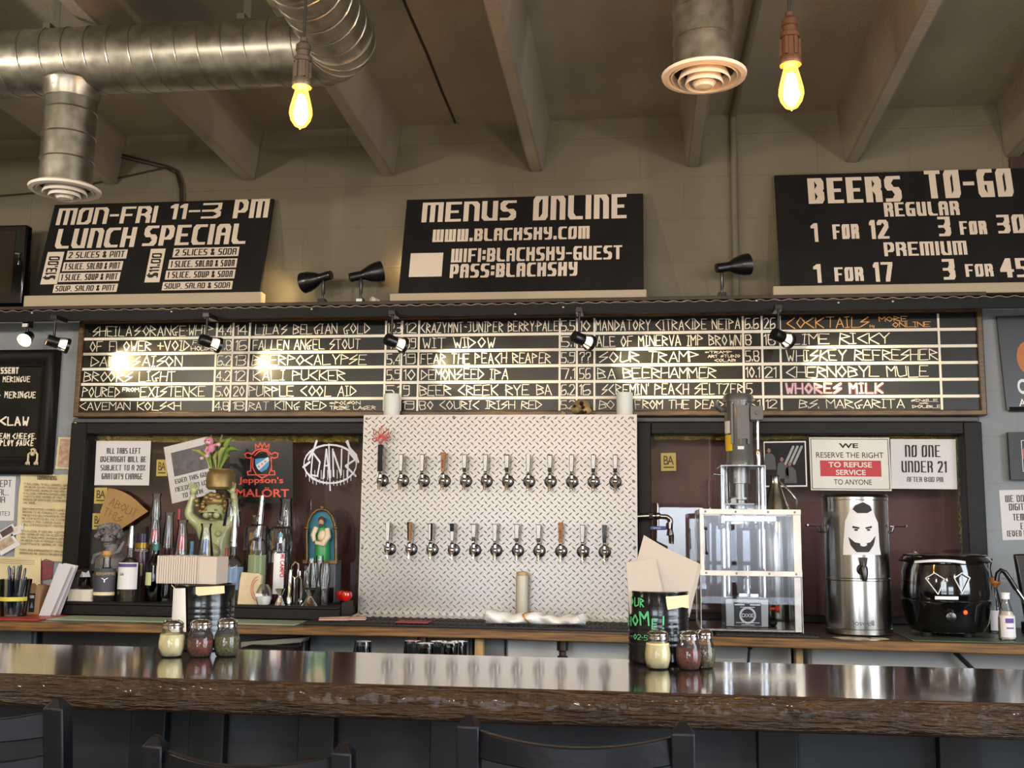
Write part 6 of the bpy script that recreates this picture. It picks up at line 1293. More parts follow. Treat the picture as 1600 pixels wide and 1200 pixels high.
for k in range(26):
    an = 2*math.pi*k/26; px = 337+19*math.cos(an); py = 783-9*math.sin(an)+(5 if abs(math.cos(an)) > .7 else 0); b.ball(G(px, py, random.uniform(-9, 6)), (4.4*u, 4.6*u, 4.2*u), 10, 7)
for px, py, r in ((327, 778, 5), (334, 774, 6), (345, 777, 5), (335, 780, 5.5), (312, 790, 4), (317, 799, 4), (311, 783, 4.5), (360, 790, 4.5), (357, 799, 4), (361, 782, 4.5)): b.ball(G(px, py, -10), (r*u, r*u, r*u*.9), 10, 7)
b.ball(G(337, 783, 2), (18*u, 16*u, 12*u), 16, 10); b.build('gold_curls', mGOLD, T)
b = MB(); zp0, zp1 = G(336, 765).z, G(336, 733).z; r = 22.5*u; H = zp1-zp0; b.lathe([(0, 0), (r*.82, 0), (r*.98, H*.12), (r*1.0, H*.7), (r*.86, H*.86), (r*.80, H*.9), (r*.86, H*.97), (r*.86, H), (r*.74, H), (r*.7, H*.8), (0, H*.8)], (p.x, Yst-.0, zp0), 30); b.build('gold_pot', mGOLD, T); xpot = p.x
random.seed(5)
T = thing('artificial_plant', 'green rubbery artificial plant in the gold pot on the cherub head', 'plant', (xpot, Yst, zp1-.01)); mLF = [mat('leaf green', '7f9a45', .4, var=.3, vs=20), mat('pale leaf', 'a9b068', .4, var=.2, vs=20), mat('brown leaf', '74683a', .4)]
for i, (bx, mx, my, ex, ey, w_, k) in enumerate([(330, 322, 712, 302, 703, 4.6, 1), (332, 327, 705, 318, 695, 5, 0), (335, 332, 700, 330, 680, 4.5, 2), (338, 342, 700, 347, 679, 4.5, 2), (340, 352, 697, 362, 684, 5, 0), (342, 354, 703, 372, 703, 5, 0), (340, 348, 708, 356, 700, 5, 1), (338, 337, 715, 346, 704, 5, 1), (343, 352, 714, 358, 712, 3.2, 0), (334, 326, 718, 322, 716, 3, 0), (337, 336, 695, 356, 688, 4.6, 0)]):
    b = MB(); dy = random.uniform(-9, 4); b.tube([G(bx, 736, 0), G((bx+mx)/2, (736+my)/2, dy*.5), G(mx, my, dy), G((mx+ex)/2, (my+ey)/2-2, dy), G(ex, ey, dy-2)], [1.6*u, 2.2*u, w_*1.35*u, w_*1.3*u, 1.6*u], 10, flat=.6); b.build('leaf', mLF[k], T)
T = thing('monkey_toy', 'small pink plush monkey toy sitting in the green plant', 'toy', G(333, 712, -14)); mPK = mat('pink plush', 'd18aa0', .85, bump=.3, bs=200)
b = MB(); b.ball(G(333, 691, -16), (7.6*u, 7*u, 7*u), 14, 9); b.ball(G(336, 702, -15), (6*u, 5*u, 7*u), 12, 8); b.tube([G(338, 698, -15), G(344, 696, -16), G(349, 696, -16)], [2.4*u, 2.2*u, 2*u], 8); b.tube([G(331, 699, -16), G(328, 706, -17), G(332, 714, -18)], [2.4*u, 2.4*u, 2*u], 8); b.tube([G(333, 706, -16), G(331, 713, -18)], [2.4*u, 3*u], 8); b.build('body', mPK, T)
b = MB(); b.ball(G(333, 693, -20.5), (4.6*u, 3*u, 4*u), 10, 7); b.ball(G(326, 690, -15), (2.4*u, 2*u, 2.6*u), 8, 6); mPP_ = mat('pale pink plush', 'e0b3b8', .85); fc = b.build('face', mPP_, T)
for a_ in (G(331, 714, -19), G(321, 717, -14), G(348, 696, -17)): MB().ball(a_, (3.6*u, 3*u, 3*u), 10, 7).build('paw', mPP_, T)
b = MB(); [b.ball(G(333+s*2, 690.5, -22.6), (.9*u, .8*u, 1.1*u), 6, 5) for s in (-1, 1)]; b.tube([G(331, 695, -23.2), G(333, 696, -23.4), G(335, 695, -23.2)], .4*u, 5); b.build('eyes_and_mouth', mINK, fc)
# grey bearded bust
Yb_ = 4.60; p = at(172, 930, Yb_); u = m(1, p); G2 = lambda px, py, dy=0: Vector((at(px, py, Yb_).x, Yb_+dy*u, at(px, py, Yb_).z))
T = thing('portrait_bust', 'grey resin bust with wild hair behind the dark whiskey bottle', 'bust', (p.x, Yb_, zR))
b = MB(); b.ball(G2(172, 838), (12*u, 12*u, 15*u), 20, 14); b.ball(G2(172, 852, -3), (8*u, 8*u, 6*u), 14, 9)
b.lathe([(0, zR+.0006), (20*u, zR+.0006), (20*u, zR+.012), (12*u, zR+.02), (12*u, zR+.05), (26*u, zR+.07), (25*u, G2(172, 872).z), (12*u, G2(172, 862).z), (9*u, G2(172, 850).z), (0, G2(172, 848).z)], (p.x, Yb_, 0), 24)
b.add([G2(168, 836, -11), G2(176, 836, -11), G2(172, 846, -17), G2(172, 834, -12), G2(167, 846, -11), G2(177, 846, -11)], [(0, 3, 2), (3, 1, 2), (0, 2, 4), (1, 5, 2), (4, 2, 5)])
for s in (-1, 1): b.tube([G2(172+s*2, 834, -12.5), G2(172+s*5, 832.5, -12.5), G2(172+s*9, 835, -9.5)], 1.6*u, 8); b.ball(G2(172+s*6, 843, -9), (4*u, 4*u, 4*u), 10, 7)
b.tube([G2(167, 850, -10), G2(172, 849, -12), G2(177, 850, -10)], 1.3*u, 8); b.build('head_and_chest', mGREY, T)
b = MB(); random.seed(11)
for k in range(46):
    an = random.uniform(-.25, math.pi+.25); rr = random.uniform(11.5, 16); b.ball(G2(172+rr*math.cos(an)*1.08, 836-rr*math.sin(an), random.uniform(-9, 9)), (random.uniform(3.4, 5)*u,)*3, 10, 7)
b.build('hair', mGREY, T)
b = MB(); b.tube([G2(150, 880, -10), G2(156, 868, -14), G2(164, 864, -13), G2(172, 872, -16), G2(182, 865, -13), G2(190, 862, -10), G2(196, 846, -4)], [3*u, 4*u, 3*u, 4*u, 3*u, 4*u, 2*u], 8); b.build('collar', mGREY, T)
b = MB(); [b.ball(G2(172+s*5, 838, -10.6), (2.2*u, 1.6*u, 1.4*u), 8, 6) for s in (-1, 1)]; b.build('eyes', mat('dark grey', '2b2a29', .6), T)
# saint in a gilt niche
Ysn = 4.70; p = at(504, 880, Ysn); u = m(1, p); zs = p.z; G3 = lambda px, py, dy=0: Vector((at(px, py, Ysn).x, Ysn+dy*u, at(px, py, Ysn).z))
tag(MB().box((G3(486, 910).x, 4.665, ZC+.0005), (G3(527, 910).x, 4.76, zs-.0005)).build('grey_plinth', mat('grey box', '4a4b50', .4), loc=(p.x, 4.71, ZC), bevel=.003), 'grey upright box under the saint figurine', 'box')
T = thing('saint_figurine', 'small robed saint figurine in a gilt arched niche with blue lining', 'figurine', (p.x, Ysn, zs)); b = MB()
arch = [G3(482, 880), G3(482, 830), G3(484, 816), G3(490, 804), G3(498, 797), G3(506, 795.5), G3(514, 798), G3(521, 806), G3(525, 818), G3(527, 832), G3(527, 880)]
b.tube([q+Vector((0, -8*u, 0)) for q in arch], 2.6*u, 10); b.box((G3(478, 880).x, Ysn-16*u, zs), (G3(531, 880).x, Ysn+8*u, zs+5*u)); b.ball(G3(505, 793, -8), (4*u, 3*u, 4*u), 10, 7)
for px in (482, 526): b.ball(G3(px, 825, -9), (4.5*u, 3*u, 3*u), 10, 7)
b.build('gilt_niche', mat('old gilt', '6a5132', .4, .6, var=.4, vs=40), T)
b = MB(); b.slab([q+Vector((0, -1*u, 0)) for q in arch], (0, 5*u, 0)); b.build('blue_lining', mat('teal lining', '1f6f84', .5), T, smooth=False)
b = MB(); b.lathe([(0, zs+5*u), (11*u, zs+5*u), (12*u, zs+12*u), (11*u, zs+30*u), (9*u, zs+45*u), (7.5*u, zs+54*u), (3*u, zs+58*u), (0, zs+58*u)], (p.x+1*u, Ysn-8*u, 0), 18)
b.build('green_robe', mat('green robe', '2f8a4c', .4), T)
b = MB(); b.tube([G3(515, 826, -13), G3(517, 838, -16), G3(510, 850, -19), G3(499, 848, -19)], [4*u, 5*u, 5*u, 3*u], 10); b.tube([G3(498, 824, -13), G3(494, 836, -16), G3(497, 846, -19)], [4*u, 4*u, 2.6*u], 10); b.ball(G3(508, 838, -15), (7*u, 5*u, 10*u), 12, 8); b.build('cream_mantle', mat('cream robe', 'd5c3a4', .5), T)
b = MB(); b.ball(G3(505, 816, -10), (4.6*u, 4.6*u, 6*u), 12, 9); b.ball(G3(505, 817, -14.6), (1*u, 1.6*u, 1.4*u), 6, 5); [b.ball(G3(px, 845, -20), (2*u, 2*u, 2.4*u), 8, 6) for px in (499, 508)]; b.build('face_and_hands', mat('painted skin', 'b98c6a', .5), T)
b = MB(); b.ball(G3(505, 813, -8.6), (5.6*u, 5*u, 6*u), 12, 9); b.ball(G3(505, 821.5, -12), (3.4*u, 3*u, 3.6*u), 10, 7); b.build('hair_and_beard', mat('brown hair', '4a3020', .6), T)
# ------------------------------------------------------------------ small things on the shelf
Yq = 4.41
def box_px(name, label, cat, px0, px1, pyt, Y, d, M_, z0, bev=.002):
    a, c = at(px0, pyt, Y), at(px1, pyt, Y); return tag(MB().box((a.x, Y, z0+.0005), (c.x, Y+d, a.z)).build(name, M_, loc=((a.x+c.x)/2, Y+d/2, z0), bevel=bev), label, cat)
a, c, d = at(371, 943, Yq), at(406, 943, Yq), at(390, 896, Yq)
T = thing('paper_bag', 'small cream paper packet with round red logo in front of the clear bottles', 'packet', ((a.x+c.x)/2, Yq, zR))
MB().slab([(a.x, Yq, zR+.0006), (c.x-.005, Yq, zR+.0006), (c.x, Yq+.006, d.z-.01), (c.x-.012, Yq+.008, d.z), (a.x+.008, Yq+.008, d.z+.004), (a.x+.004, Yq+.006, d.z-.03)], (0, .022, 0)).build('packet', mat('cream card packet', 'cdbb96', .7, var=.1, vs=20), T, smooth=False)
pl = Pl((a.x, Yq-.0002, d.z), (1, 0, 0), (0, 0, -1)); q = MB(); W_, H_ = c.x-a.x, d.z-a.z
for k in range(14):
    a0, a1 = math.pi*(.55+.95*k/14), math.pi*(.55+.95*(k+1)/14)
    for rr in (.034, .026): stroke(q, pl, (W_*.92+rr*math.cos(a0), H_*.5-rr*1.5*math.sin(a0)), (W_*.92+rr*math.cos(a1), H_*.5-rr*1.5*math.sin(a1)), .0009, .0009)
q.build('logo_ring', mREDB, T, smooth=False)
p = at(412, 944, Yq); u = m(1, p); T = thing('sugar_jar', 'small round glass jar of white sugar on the shelf beside the paper packet', 'jar', (p.x, Yq+.0, zR)); z = zR+.0006
MB().lathe([(0, 0), (10*u, 0), (13*u, 10*u), (12*u, 20*u), (7*u, 30*u), (6*u, 31*u), (0, 31*u)], (p.x, Yq, z), 24).build('glass_body', mGL, T); MB().lathe([(0, .001), (9.6*u, .001), (12.4*u, 10*u), (12*u, 13*u), (0, 13*u)], (p.x, Yq, z), 22).build('sugar', mat('sugar', 'e4e2de', .9), T)
MB().cbox((p.x-4*u, Yq-12.3*u, z+15*u), (11*u, .001, 5*u)).build('paper_label', mPAPER, T)
def jigger(px, pyt, w, label, wide=1.0):
    p = at(px, 944, Yq-.015); u = m(1, p); H = at(px, pyt, Yq-.015).z-zR; r = w/2*u; b = MB(); b.open_ends = True
    b.lathe([(r*wide, .0005), (r*.36, H*.55), (r*.36, H*.58), (r*.95, H), (r*.9, H-.001), (r*.3, H*.58), (r*.3, H*.55), (r*wide*.95, .0005)], (p.x, Yq-.015, zR), 22); tag(b.build('jigger', mCHROME, loc=(p.x, Yq-.015, zR)), label, 'jigger', 'steel jiggers')
jigger(437, 920, 16, 'small steel jigger beside the sugar jar'); jigger(484, 921, 19, 'large steel jigger at the right end of the bottle shelf', 1.35)
for i, (px, yt, k, lb) in enumerate(((451, 890, 0, 'steel muddler standing beside the small jigger'), (459, 878, 1, 'steel bottle opener with square loop standing among the bar tools'), (466, 892, 2, 'steel peeler standing among the bar tools'), (473, 885, 3, 'long steel bar spoon leaning right among the bar tools'))):
    Y = Yq+.02+.012*i; p = at(px, 944, Y); u = m(1, p); t = at(px, yt, Y); z0 = zR+.001; b = MB(); P = lambda dx, f, dy=0: Vector((p.x+dx*u, Y+dy*u, z0+(t.z-z0)*f))
    if k == 0: b.tube([P(0, 0), P(0, .2), P(0, .25), P(1, .9), P(1, 1)], [4*u, 4.4*u, 2.5*u, 3*u, 2*u], 12)
    elif k == 1: b.tube([P(0, 0), P(0, .62)], 2.6*u, 10, flat=.5); b.tube([P(0, .6), P(-5, .68), P(-5, .9), P(0, 1), P(5, .95), P(5, .68), P(0, .6)], 1.5*u, 8)
    elif k == 2: b.tube([P(-3, 0), P(-3, .75), P(0, .85), P(3, .75), P(3, 0)], 1.3*u, 8); b.tube([P(0, .85), P(0, 1)], 1.6*u, 8)
    else: b.tube([P(-5, 0), P(-3, .15), P(0, .6), P(4, 1)], [3*u, 1.4*u, 1.4*u, 2.4*u], 10, flat=.7); b.ball(P(-5, .06), (4*u, 2*u, 6*u), 10, 7)
    tag(b.build('bar_tool', mCHROME, loc=(p.x, Y, zR)), lb, 'bar tool', 'steel bar tools')
a, c = at(470, 918, 4.50), at(504, 918, 4.50)
box_px('black_box', 'black box carrying tasting glasses at the right end of the bottle shelf', 'box', 469, 507, 919, 4.50, .14, mBLKS, zR); zbx = at(469, 919, 4.50).z
for i, (px, yt, w, Y, lb) in enumerate(((479, 884, 15, 4.535, 'first tasting glass on the black box, left front'), (490, 880, 15, 4.535, 'second tasting glass on the black box, front middle'), (485, 872, 14, 4.60, 'third tasting glass on the black box, behind the front pair'), (498, 868, 14, 4.60, 'fourth tasting glass on the black box, tall one at the back'))):
    p = at(px, 918, Y); H = at(px, yt, Y).z-zbx; r = m(w/2, p); b = MB(); b.open_ends = True; b.lathe([(0, .0006), (r*.8, .0006), (r*.75, .006), (r, H*.45), (r*.8, H), (r*.76, H), (r*.95, H*.45), (r*.6, .009), (0, .009)], (p.x, Y, zbx), 20)
    tag(b.build('tasting_glass', mGL, loc=(p.x, Y, zbx)), lb, 'glass', 'tasting glasses on the black box')
p = at(507, 918, 4.46); z = zR; r = m(9, p); H = at(507, 880, 4.46).z-z; b = MB(); b.open_ends = True; b.lathe([(0, .0006), (r*.7, .0006), (r*.7, H*.35), (r, H*.6), (r*1.0, H*.85), (r*.8, H), (r*.76, H), (r*.95, H*.8), (r*.6, H*.36), (0, H*.35)], (p.x, 4.46, z), 20)
tag(b.build('stem_glass', mGL, loc=(p.x, 4.46, z)), 'round bowled glass standing in front of the saint figurine', 'glass')
# caddy, napkin stack, pot, leaning papers, cartons, pen cup at the left end
zc2 = ZC+.0005
a, c = at(88, 945, 4.42), at(146, 945, 4.42)
T = thing('paper_stack', 'stack of small white napkins on the shelf beside the black pot', 'napkins', (at(125, 942, 4.42).x, 4.45, zR)); b = MB(); a, c = at(105, 942, 4.40), at(141, 942, 4.40); zt_ = at(125, 921, 4.40).z; n = 9
for i in range(n): h = (zt_-zR-.001)/n; b.box((a.x+random.uniform(-.002, .002), 4.40+random.uniform(0, .002), zR+.0006+h*i), (c.x+random.uniform(-.003, .003), 4.50, zR+.0006+h*(i+.88)))
b.build('napkin_sheets', mat('white napkin', 'd9d0bd', .9), T, smooth=False)
p = at(133, 917, 4.47); zn = zt_+.0006; u = m(1, p); b = MB(); T = thing('black_pot', 'small black pot with crumpled tissue on the napkin stack', 'pot', (p.x, 4.46, zn)); b.lathe([(0, 0), (8*u, 0), (9.6*u, 4*u), (10*u, 18*u), (9*u, 18*u), (8*u, 6*u), (0, 6*u)], (p.x, 4.46, zn), 22); b.build('pot', mGLOSS, T)
b = MB(); b.add([(p.x-9*u, 4.46, zn+16*u), (p.x-4*u, 4.455, zn+26*u), (p.x+2*u, 4.46, zn+24*u), (p.x+6*u, 4.46, zn+28*u), (p.x+9*u, 4.465, zn+17*u), (p.x, 4.45, zn+15*u), (p.x, 4.47, zn+15*u)], [(0, 1, 5), (1, 2, 5), (2, 3, 5), (3, 4, 5), (0, 6, 1), (1, 6, 2), (2, 6, 3), (3, 6, 4)]); b.build('tissue', mPAPER, T, smooth=False)
T = thing('menu_holder', 'tilted black menu holder with open front at the end of the bottle shelf', 'holder', (at(110, 960, 4.5).x, 4.52, zR)); f = lambda px, py, Y: at(px, py, Y)
b = MB(); b.slab([f(83, 930, 4.55), f(106, 886, 4.55), f(109, 886, 4.55), f(88, 930, 4.55)], (0, .1, 0)); b.slab([f(104, 888, 4.56), f(142, 892, 4.56), f(142, 896, 4.56), f(104, 893, 4.56)], (0, .09, 0)); b.slab([f(90, 932, 4.60), f(106, 889, 4.60), f(142, 893, 4.60), f(142, 941, 4.60), f(92, 941, 4.60)], (0, .01, 0)); b.build('shell', mBLKS, T, smooth=False)
box_px('red_box', 'small red and brown box in the black menu holder', 'box', 102, 114, 930, 4.53, .04, mat('red brown box', '8a4432', .6), zR)
for i, (x0, x1, lb, hx) in enumerate(((60, 92, 'front pale grey paper sheet leaning on the menu holder', 'b9b6b8'), (68, 99, 'middle white paper sheet leaning on the menu holder', 'd6d3cf'), (75, 102, 'rear white clipboard sheet leaning on the menu holder', 'c6c3c8'))):
    Y = 4.27+.03*i; P = [f(x0, 970, Y), f(x0+18, 970, Y), f(x1+20, 884, Y+.05), f(x1, 880, Y+.05)]; P[0].z = P[1].z = zc2+.0045; tag(MB().slab(P, (0, .003, 0)).build('leaning_sheet', mat('sheet '+hx, hx, .6), loc=P[0], smooth=False), lb, 'paper', 'paper sheets leaning at the menu holder')
for i, (x0, x1, yt, lb, dk) in enumerate(((38, 60, 912, 'brown kraft carton with black picture label, beside the pen cup', 1), (55, 72, 913, 'brown kraft carton half hidden by the leaning papers', 0))):
    Y = 4.30+.08*i; a, c = f(x0, 968, Y), f(x1, 968, Y); zt_ = f(x0, yt, Y).z; T = thing('kraft_carton', lb, 'carton', ((a.x+c.x)/2, Y+.03, ZC+.005), 'brown kraft cartons'); z0 = ZC+.0055
    b = MB(); b.slab([(a.x, Y, z0), (c.x, Y, z0), (c.x, Y, zt_-.02), (c.x-.008, Y, zt_-.004), (a.x+.012, Y, zt_-.012), (a.x, Y, zt_)], (0, .06, 0)); b.build('box', mat('kraft box', 'a98460', .8, var=.1, vs=10), T, smooth=False)
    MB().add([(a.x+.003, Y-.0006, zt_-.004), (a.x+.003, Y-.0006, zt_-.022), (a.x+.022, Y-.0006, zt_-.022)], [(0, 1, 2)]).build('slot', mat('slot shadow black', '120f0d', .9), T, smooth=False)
    if dk:
        pl = Pl((a.x+.016, Y-.0006, zt_-.04), (1, 0, 0), (0, 0, -1)); l = patch(T, pl, 0, 0, .026, .078, mINK, 'picture_label', 0); patch(l, pl, .004, .008, .022, .02, mPAPER, 'label_print', .0006); patch(l, pl, 0, 0, 0, 0, mat('pale teal print', '7f9aa0', .5), 'label_print', .0006, [(.005, .06), (.013, .035), (.021, .06)])
p = f(20, 970, 4.22); u = m(1, p); z0 = ZC+.0055; T = thing('pen_cup', 'clear plastic cup full of pens with yellow tape at the left edge', 'cup', (p.x, 4.22, z0)); H = f(20, 905, 4.22).z-z0; b = MB(); b.open_ends = True
b.lathe([(0, 0), (19*u, 0), (24*u, H), (23.3*u, H), (18.4*u, .003), (0, .003)], (p.x, 4.22, z0+.0005), 26); b.build('cup', glass('smoky plastic', 'dfe1e3', 1.2, .05), T); c_ = Vector((p.x, 4.22, z0)); band(T, c_, 21*u, H*.42, H*.53, mat('yellow tape', 'c9bd4a', .5), 'yellow_tape', -178, -2, 1.04)
random.seed(9)
for i in range(12):
    an = random.uniform(0, 6.28); r0, r1 = random.uniform(0, 12)*u, random.uniform(4, 17)*u; zt_ = z0+H*random.uniform(1.02, 1.42); b = MB(); q0, q1 = Vector((p.x+r0*math.cos(an), 4.22+r0*math.sin(an), z0+.006)), Vector((p.x+r1*math.cos(an), 4.22+r1*math.sin(an), zt_))
    b.tube([q0, q0.lerp(q1, .93), q1], [2.1*u, 2.1*u, 1.2*u], 8); tag(b.build('pen', [mBLKS, mat('grey pen %d' % i, ['55565a', '3a3d48', '6a625c', '2b2f45'][i % 4], .3)][i % 2], loc=q0), 'dark pen standing in the clear plastic cup', 'pen', 'pens in the clear cup')
for i, (px, yt, w, hx, lb) in enumerate(((79/9.23*3.2, 930, 5, '4a2a18', 'tiny dark amber bottle behind the pen cup, nearer the cartons'),)):
    T, c, r, H = bottle('small_bottle', lb, 31, 944, 968, 9, 4.33, [(0, 0), (1, 0), (1, .6), (.5, .75), (.5, 1), (0, 1)], mat('amber brown glass', '4a2a18', .2), z0=ZC+.0055)
# ------------------------------------------------------------------ the bar
zBt = 1.06; yB0, yB1 = 2.335, 2.955; xB0, xB1 = -3.4, 2.6
T = thing('bar_counter', 'long dark varnished wooden bar with live edge in the foreground', 'bar', (-.4, 2.6, 0))
MB().box((xB0, yB0+.022, zBt-.045), (xB1, yB1, zBt)).build('bar_top', mBARTOP, T, bevel=.006)
b = MB(); nx, nz = 520, 8; vs, fs = [], []; random.seed(2); ph = [random.uniform(0, 6.28) for _ in range(8)]
for i in range(nx+1):
    x = xB0+(xB1-xB0)*i/nx; w1 = sum(math.sin(x*f_+ph[k])*a_ for k, (f_, a_) in enumerate(((2.1, .006), (5.3, .004), (11.7, .003), (29, .0016), (61, .001))))
    for j in range(nz+1):
        v = j/nz; z = zBt-.0015-.073*v; y = yB0+.012+w1*(.3+v*.7)*.8-.010*math.sin(math.pi*v)**.8+random.uniform(-.0016, .0016)*(2 if 0 < j < 4 else 1)
        if j == 0: y = yB0+.014+random.uniform(-.002, .004)
        if j == nz: y += .014
        vs.append((x, y, z+(random.uniform(-.002, .002) if 0 < j < nz else 0)))
for i in range(nx):
    for j in range(nz): a = i*(nz+1)+j; fs.append((a, a+1, a+nz+2, a+nz+1))
o2 = len(vs); vs += [(xB0, yB0+.05, zBt-.0015), (xB1, yB0+.05, zBt-.0015), (xB1, yB0+.05, zBt-.075), (xB0, yB0+.05, zBt-.075)]
b.add(vs, fs+[tuple([i*(nz+1) for i in range(nx, -1, -1)])+(o2, o2+1), tuple([i*(nz+1)+nz for i in range(nx+1)])+(o2+2, o2+3)]); b.build('live_edge', mBAREDGE, T, ang=70)
MB().box((xB0+.02, yB0+.06, zBt-.074), (xB1, yB1-.05, zBt-.0455)).build('under_frame', mBLKW, T)
MB().box((xB0+.05, 2.62, .0005), (xB1, 2.70, zBt-.075)).build('front_panel', mPANEL, T)
mPP = mat('dark grey post', '151617', .5, spec=.2, var=.3, vs=8)
for px in (228, 320, 492, 700, 1215, 1500): x = at(px, 1150, 2.58).x; MB().box((x-.045, 2.585, .0005), (x+.045, 2.6195, zBt-.0755)).build('panel_post', mPP, T, bevel=.003)
b = MB(); b.tube([(xB0, 2.53, .2), (xB1, 2.53, .2)], .022, 12); [b.tube([(x, 2.53, .2), (x, 2.618, .2)], .012, 8) for x in (-3, -1.6, -.2, 1.2, 2.4)]; b.build('foot_rail', mSTEELD, T)
# napkin cans
def can(name, label, px, pyb, w, pytop, cat='can'):
    c0 = atz(px, pyb, zBt); p = Vector((c0.x, c0.y, zBt)); r = m(w/2, p); Y = p.y+r; H = at(px, pytop, Y-r).z-zBt; T = thing(name, label, cat, (p.x, Y, zBt)); pr = [(0, .0008), (r*.97, .0008), (r, .004), (r, .012)]
    for i in range(7): z = H*(.13+.085*i); pr += [(r*.985, z), (r*1.0, z+H*.03), (r*.985, z+H*.06)]
    pr += [(r*.99, H*.76), (r*.99, H*.97), (r*1.01, H*.985), (r, H), (r*.95, H), (r*.95, .006), (0, .006)]
    MB().lathe(pr, (p.x, Y, zBt), 40).build('can_body', mat('black enamelled can', '101012', .22, .3, coat=.3), T); return T, Vector((p.x, Y, zBt)), r, H
T, c, r, H = can('napkin_can', 'ribbed black can with white tag, packed with upright napkins', 297, 1018, 95, 914)
cyl = lambda T, px0, py0, px1, py1, poly, M_, nm, off=.0014: curved(px0, py0, px1, py1, poly, M_, nm, r*1.0, c.x, c.y, T, off)
tg = cyl(T, 256, 919, 292, 990, [(0, .02), (.97, 0), (1, .96), (.05, 1)], mPAPER, 'hanging_tag', .004); tg['label'] = 'blank white hanging tag'
b = MB(); b.tube([at(268, 914, c.y-r*1.03), at(274, 920, c.y-r*1.04)], .001, 5); b.build('tag_string', mPAPERW, tg)
cyl(T, 306, 917, 341, 931, [(0, 0), (1, -.05), (1, .8), (.1, 1), (0, .8)], mPAPERW, 'torn_label', .002)
def napkin_row(label, n, x0, x1, Y0, Y1, z0, zt):
    for i in range(n):
        x = x0+(x1-x0)*i/n; w = (x1-x0)/n; dz = random.uniform(-.0015, .0015); b = MB(); b.box((x+.0004, Y0+random.uniform(0, .002), z0), (x+w-.0004, Y1, zt+dz)); tag(b.build('napkin', mNAP, loc=(x+w/2, (Y0+Y1)/2, z0), bevel=.0008), label, 'napkin', 'folded napkins packed upright in the left can')
a, d = at(247, 870, c.y-.04), at(341, 870, c.y-.04); napkin_row('tan folded napkin, one of a tight upright row in the left can', 18, a.x, a.x+(d.x-a.x)*.70, c.y-.045, c.y+.04, zBt+H+.0006, at(290, 869, c.y-.045).z)
tag(MB().box((a.x+(d.x-a.x)*.702, c.y-.046, zBt+H+.0006), (d.x-.001, c.y+.04, at(320, 870, c.y-.045).z)).build('napkin', mNAP, loc=(d.x-.01, c.y, zBt+H), bevel=.001), 'wide flat tan napkin facing out at the right end of the left can', 'napkin', 'folded napkins packed upright in the left can')
T, c, r, H = can('napkin_can', 'ribbed black can with green chalk word HOME, holding two big napkins', 1030, 1040, 97.5, 925)
mGCH = mat('green chalk pen', '4fae72', .8); cyl_text('OUR', 983, 934, 1007, 949, r*1.004, c.x, c.y, mGCH, T, 'green_lettering', False)
for s, q_ in (('H', (981, 965, 987, 980)), ('O', (988, 961, 998, 979)), ('M', (1000, 955, 1015, 978)), ('E', (1018, 966, 1028, 984)), ('!', (1034, 962, 1038, 983)), ('-02-5', (986, 992, 1012, 1001))): cyl_text(s, *q_, r*1.008, c.x, c.y, mGCH, T, 'green_lettering', False)
cyl(T, 1040, 931, 1077, 953, [(0, .05), (1, 0), (1, 1), (.7, .85), (.06, 1)], mPAPERW, 'torn_label', .002)
def fold(pts, d, label, layers=1):
    P = [at(px, py, c.y+dy) for px, py, dy in pts]; T = thing('napkin', label, 'napkin', P[0], 'large folded napkins in the right can')
    for i in range(layers):
        q = [p+Vector((.003*i, .006*i, -.002*i)) for p in P]; MB().slab(q, (0, d, 0)).build('folded_sheet', mNAP, T, bevel=.0008)
    return T
fold([(984, 960, -.035), (978, 879, -.048), (1023, 872, -.048), (1042, 960, -.035)], .004, 'tan napkin, front one standing in the right can', 2)
fold([(1000, 962, -.01), (995, 876, -.018), (1006, 836, -.022), (1043, 858, -.024), (1092, 880, -.022), (1072, 962, -.012)], .005, 'larger pale napkin with raised corner, rear one in the right can', 4)
# shakers
mCHS = mat('grated cheese', 'cfc08e', .9, bump=.5, bs=300, dist=.002); mCHI = mat('chilli flakes', '7c2c08', .8, var=.8, vs=140, col2='2c0d04', bump=.8, bs=260, dist=.004); mHRB = mat('dried oregano', '6a6238', .9, var=.6, vs=160, col2='34311a', bump=.8, bs=260, dist=.004)
def shaker(px, pyb, pyt, w, M_, fill, label, what):
    c0 = atz(px, pyb, zBt); p = Vector((c0.x, c0.y, zBt)); r = m(w/2, p); Y = c0.y+r*.8; H = at(px, pyt, Y).z-zBt; c = (p.x, Y, zBt+.0006); T = thing('spice_shaker', label, 'shaker', (p.x, Y, zBt), 'glass shakers on the bar')
    pr = [(0, 0), (r*.72, 0), (r*.8, .003), (r*.97, H*.22), (r, H*.38), (r*.9, H*.58), (r*.74, H*.70), (r*.72, H*.78)]; b = MB(); b.open_ends = True; b.lathe(pr, c, 28); b.build('glass_jar', mGL, T)
    z1 = H*fill; q = [(0, .003)]+[(a*.94, max(z, .003)) for a, z in pr[1:] if z < z1]; q += [(q[-1][0]*1.0, z1), (q[-1][0]*.5, z1+.003), (0, z1+.001)]; MB().lathe(q, c, 26).build(what, M_, T)
    b = MB(); b.open_ends = True; b.lathe([(r*.76, H*.765), (r*.79, H*.77), (r*.79, H*.83), (r*.76, H*.84), (r*.78, H*.85), (r*.78, H*.9), (r*.6, H*.965), (r*.3, H*.995), (0, H)], c, 28); l = b.build('chrome_lid', mCHROME, T)
    b = MB()
    for k in range(9): an = k*2*math.pi/9; rr = r*.42; b.ball((c[0]+rr*math.cos(an), c[1]+rr*math.sin(an), c[2]+H*.983), (.0022, .0022, .0012), 6, 4)
    b.build('pour_hole', mINK, l)
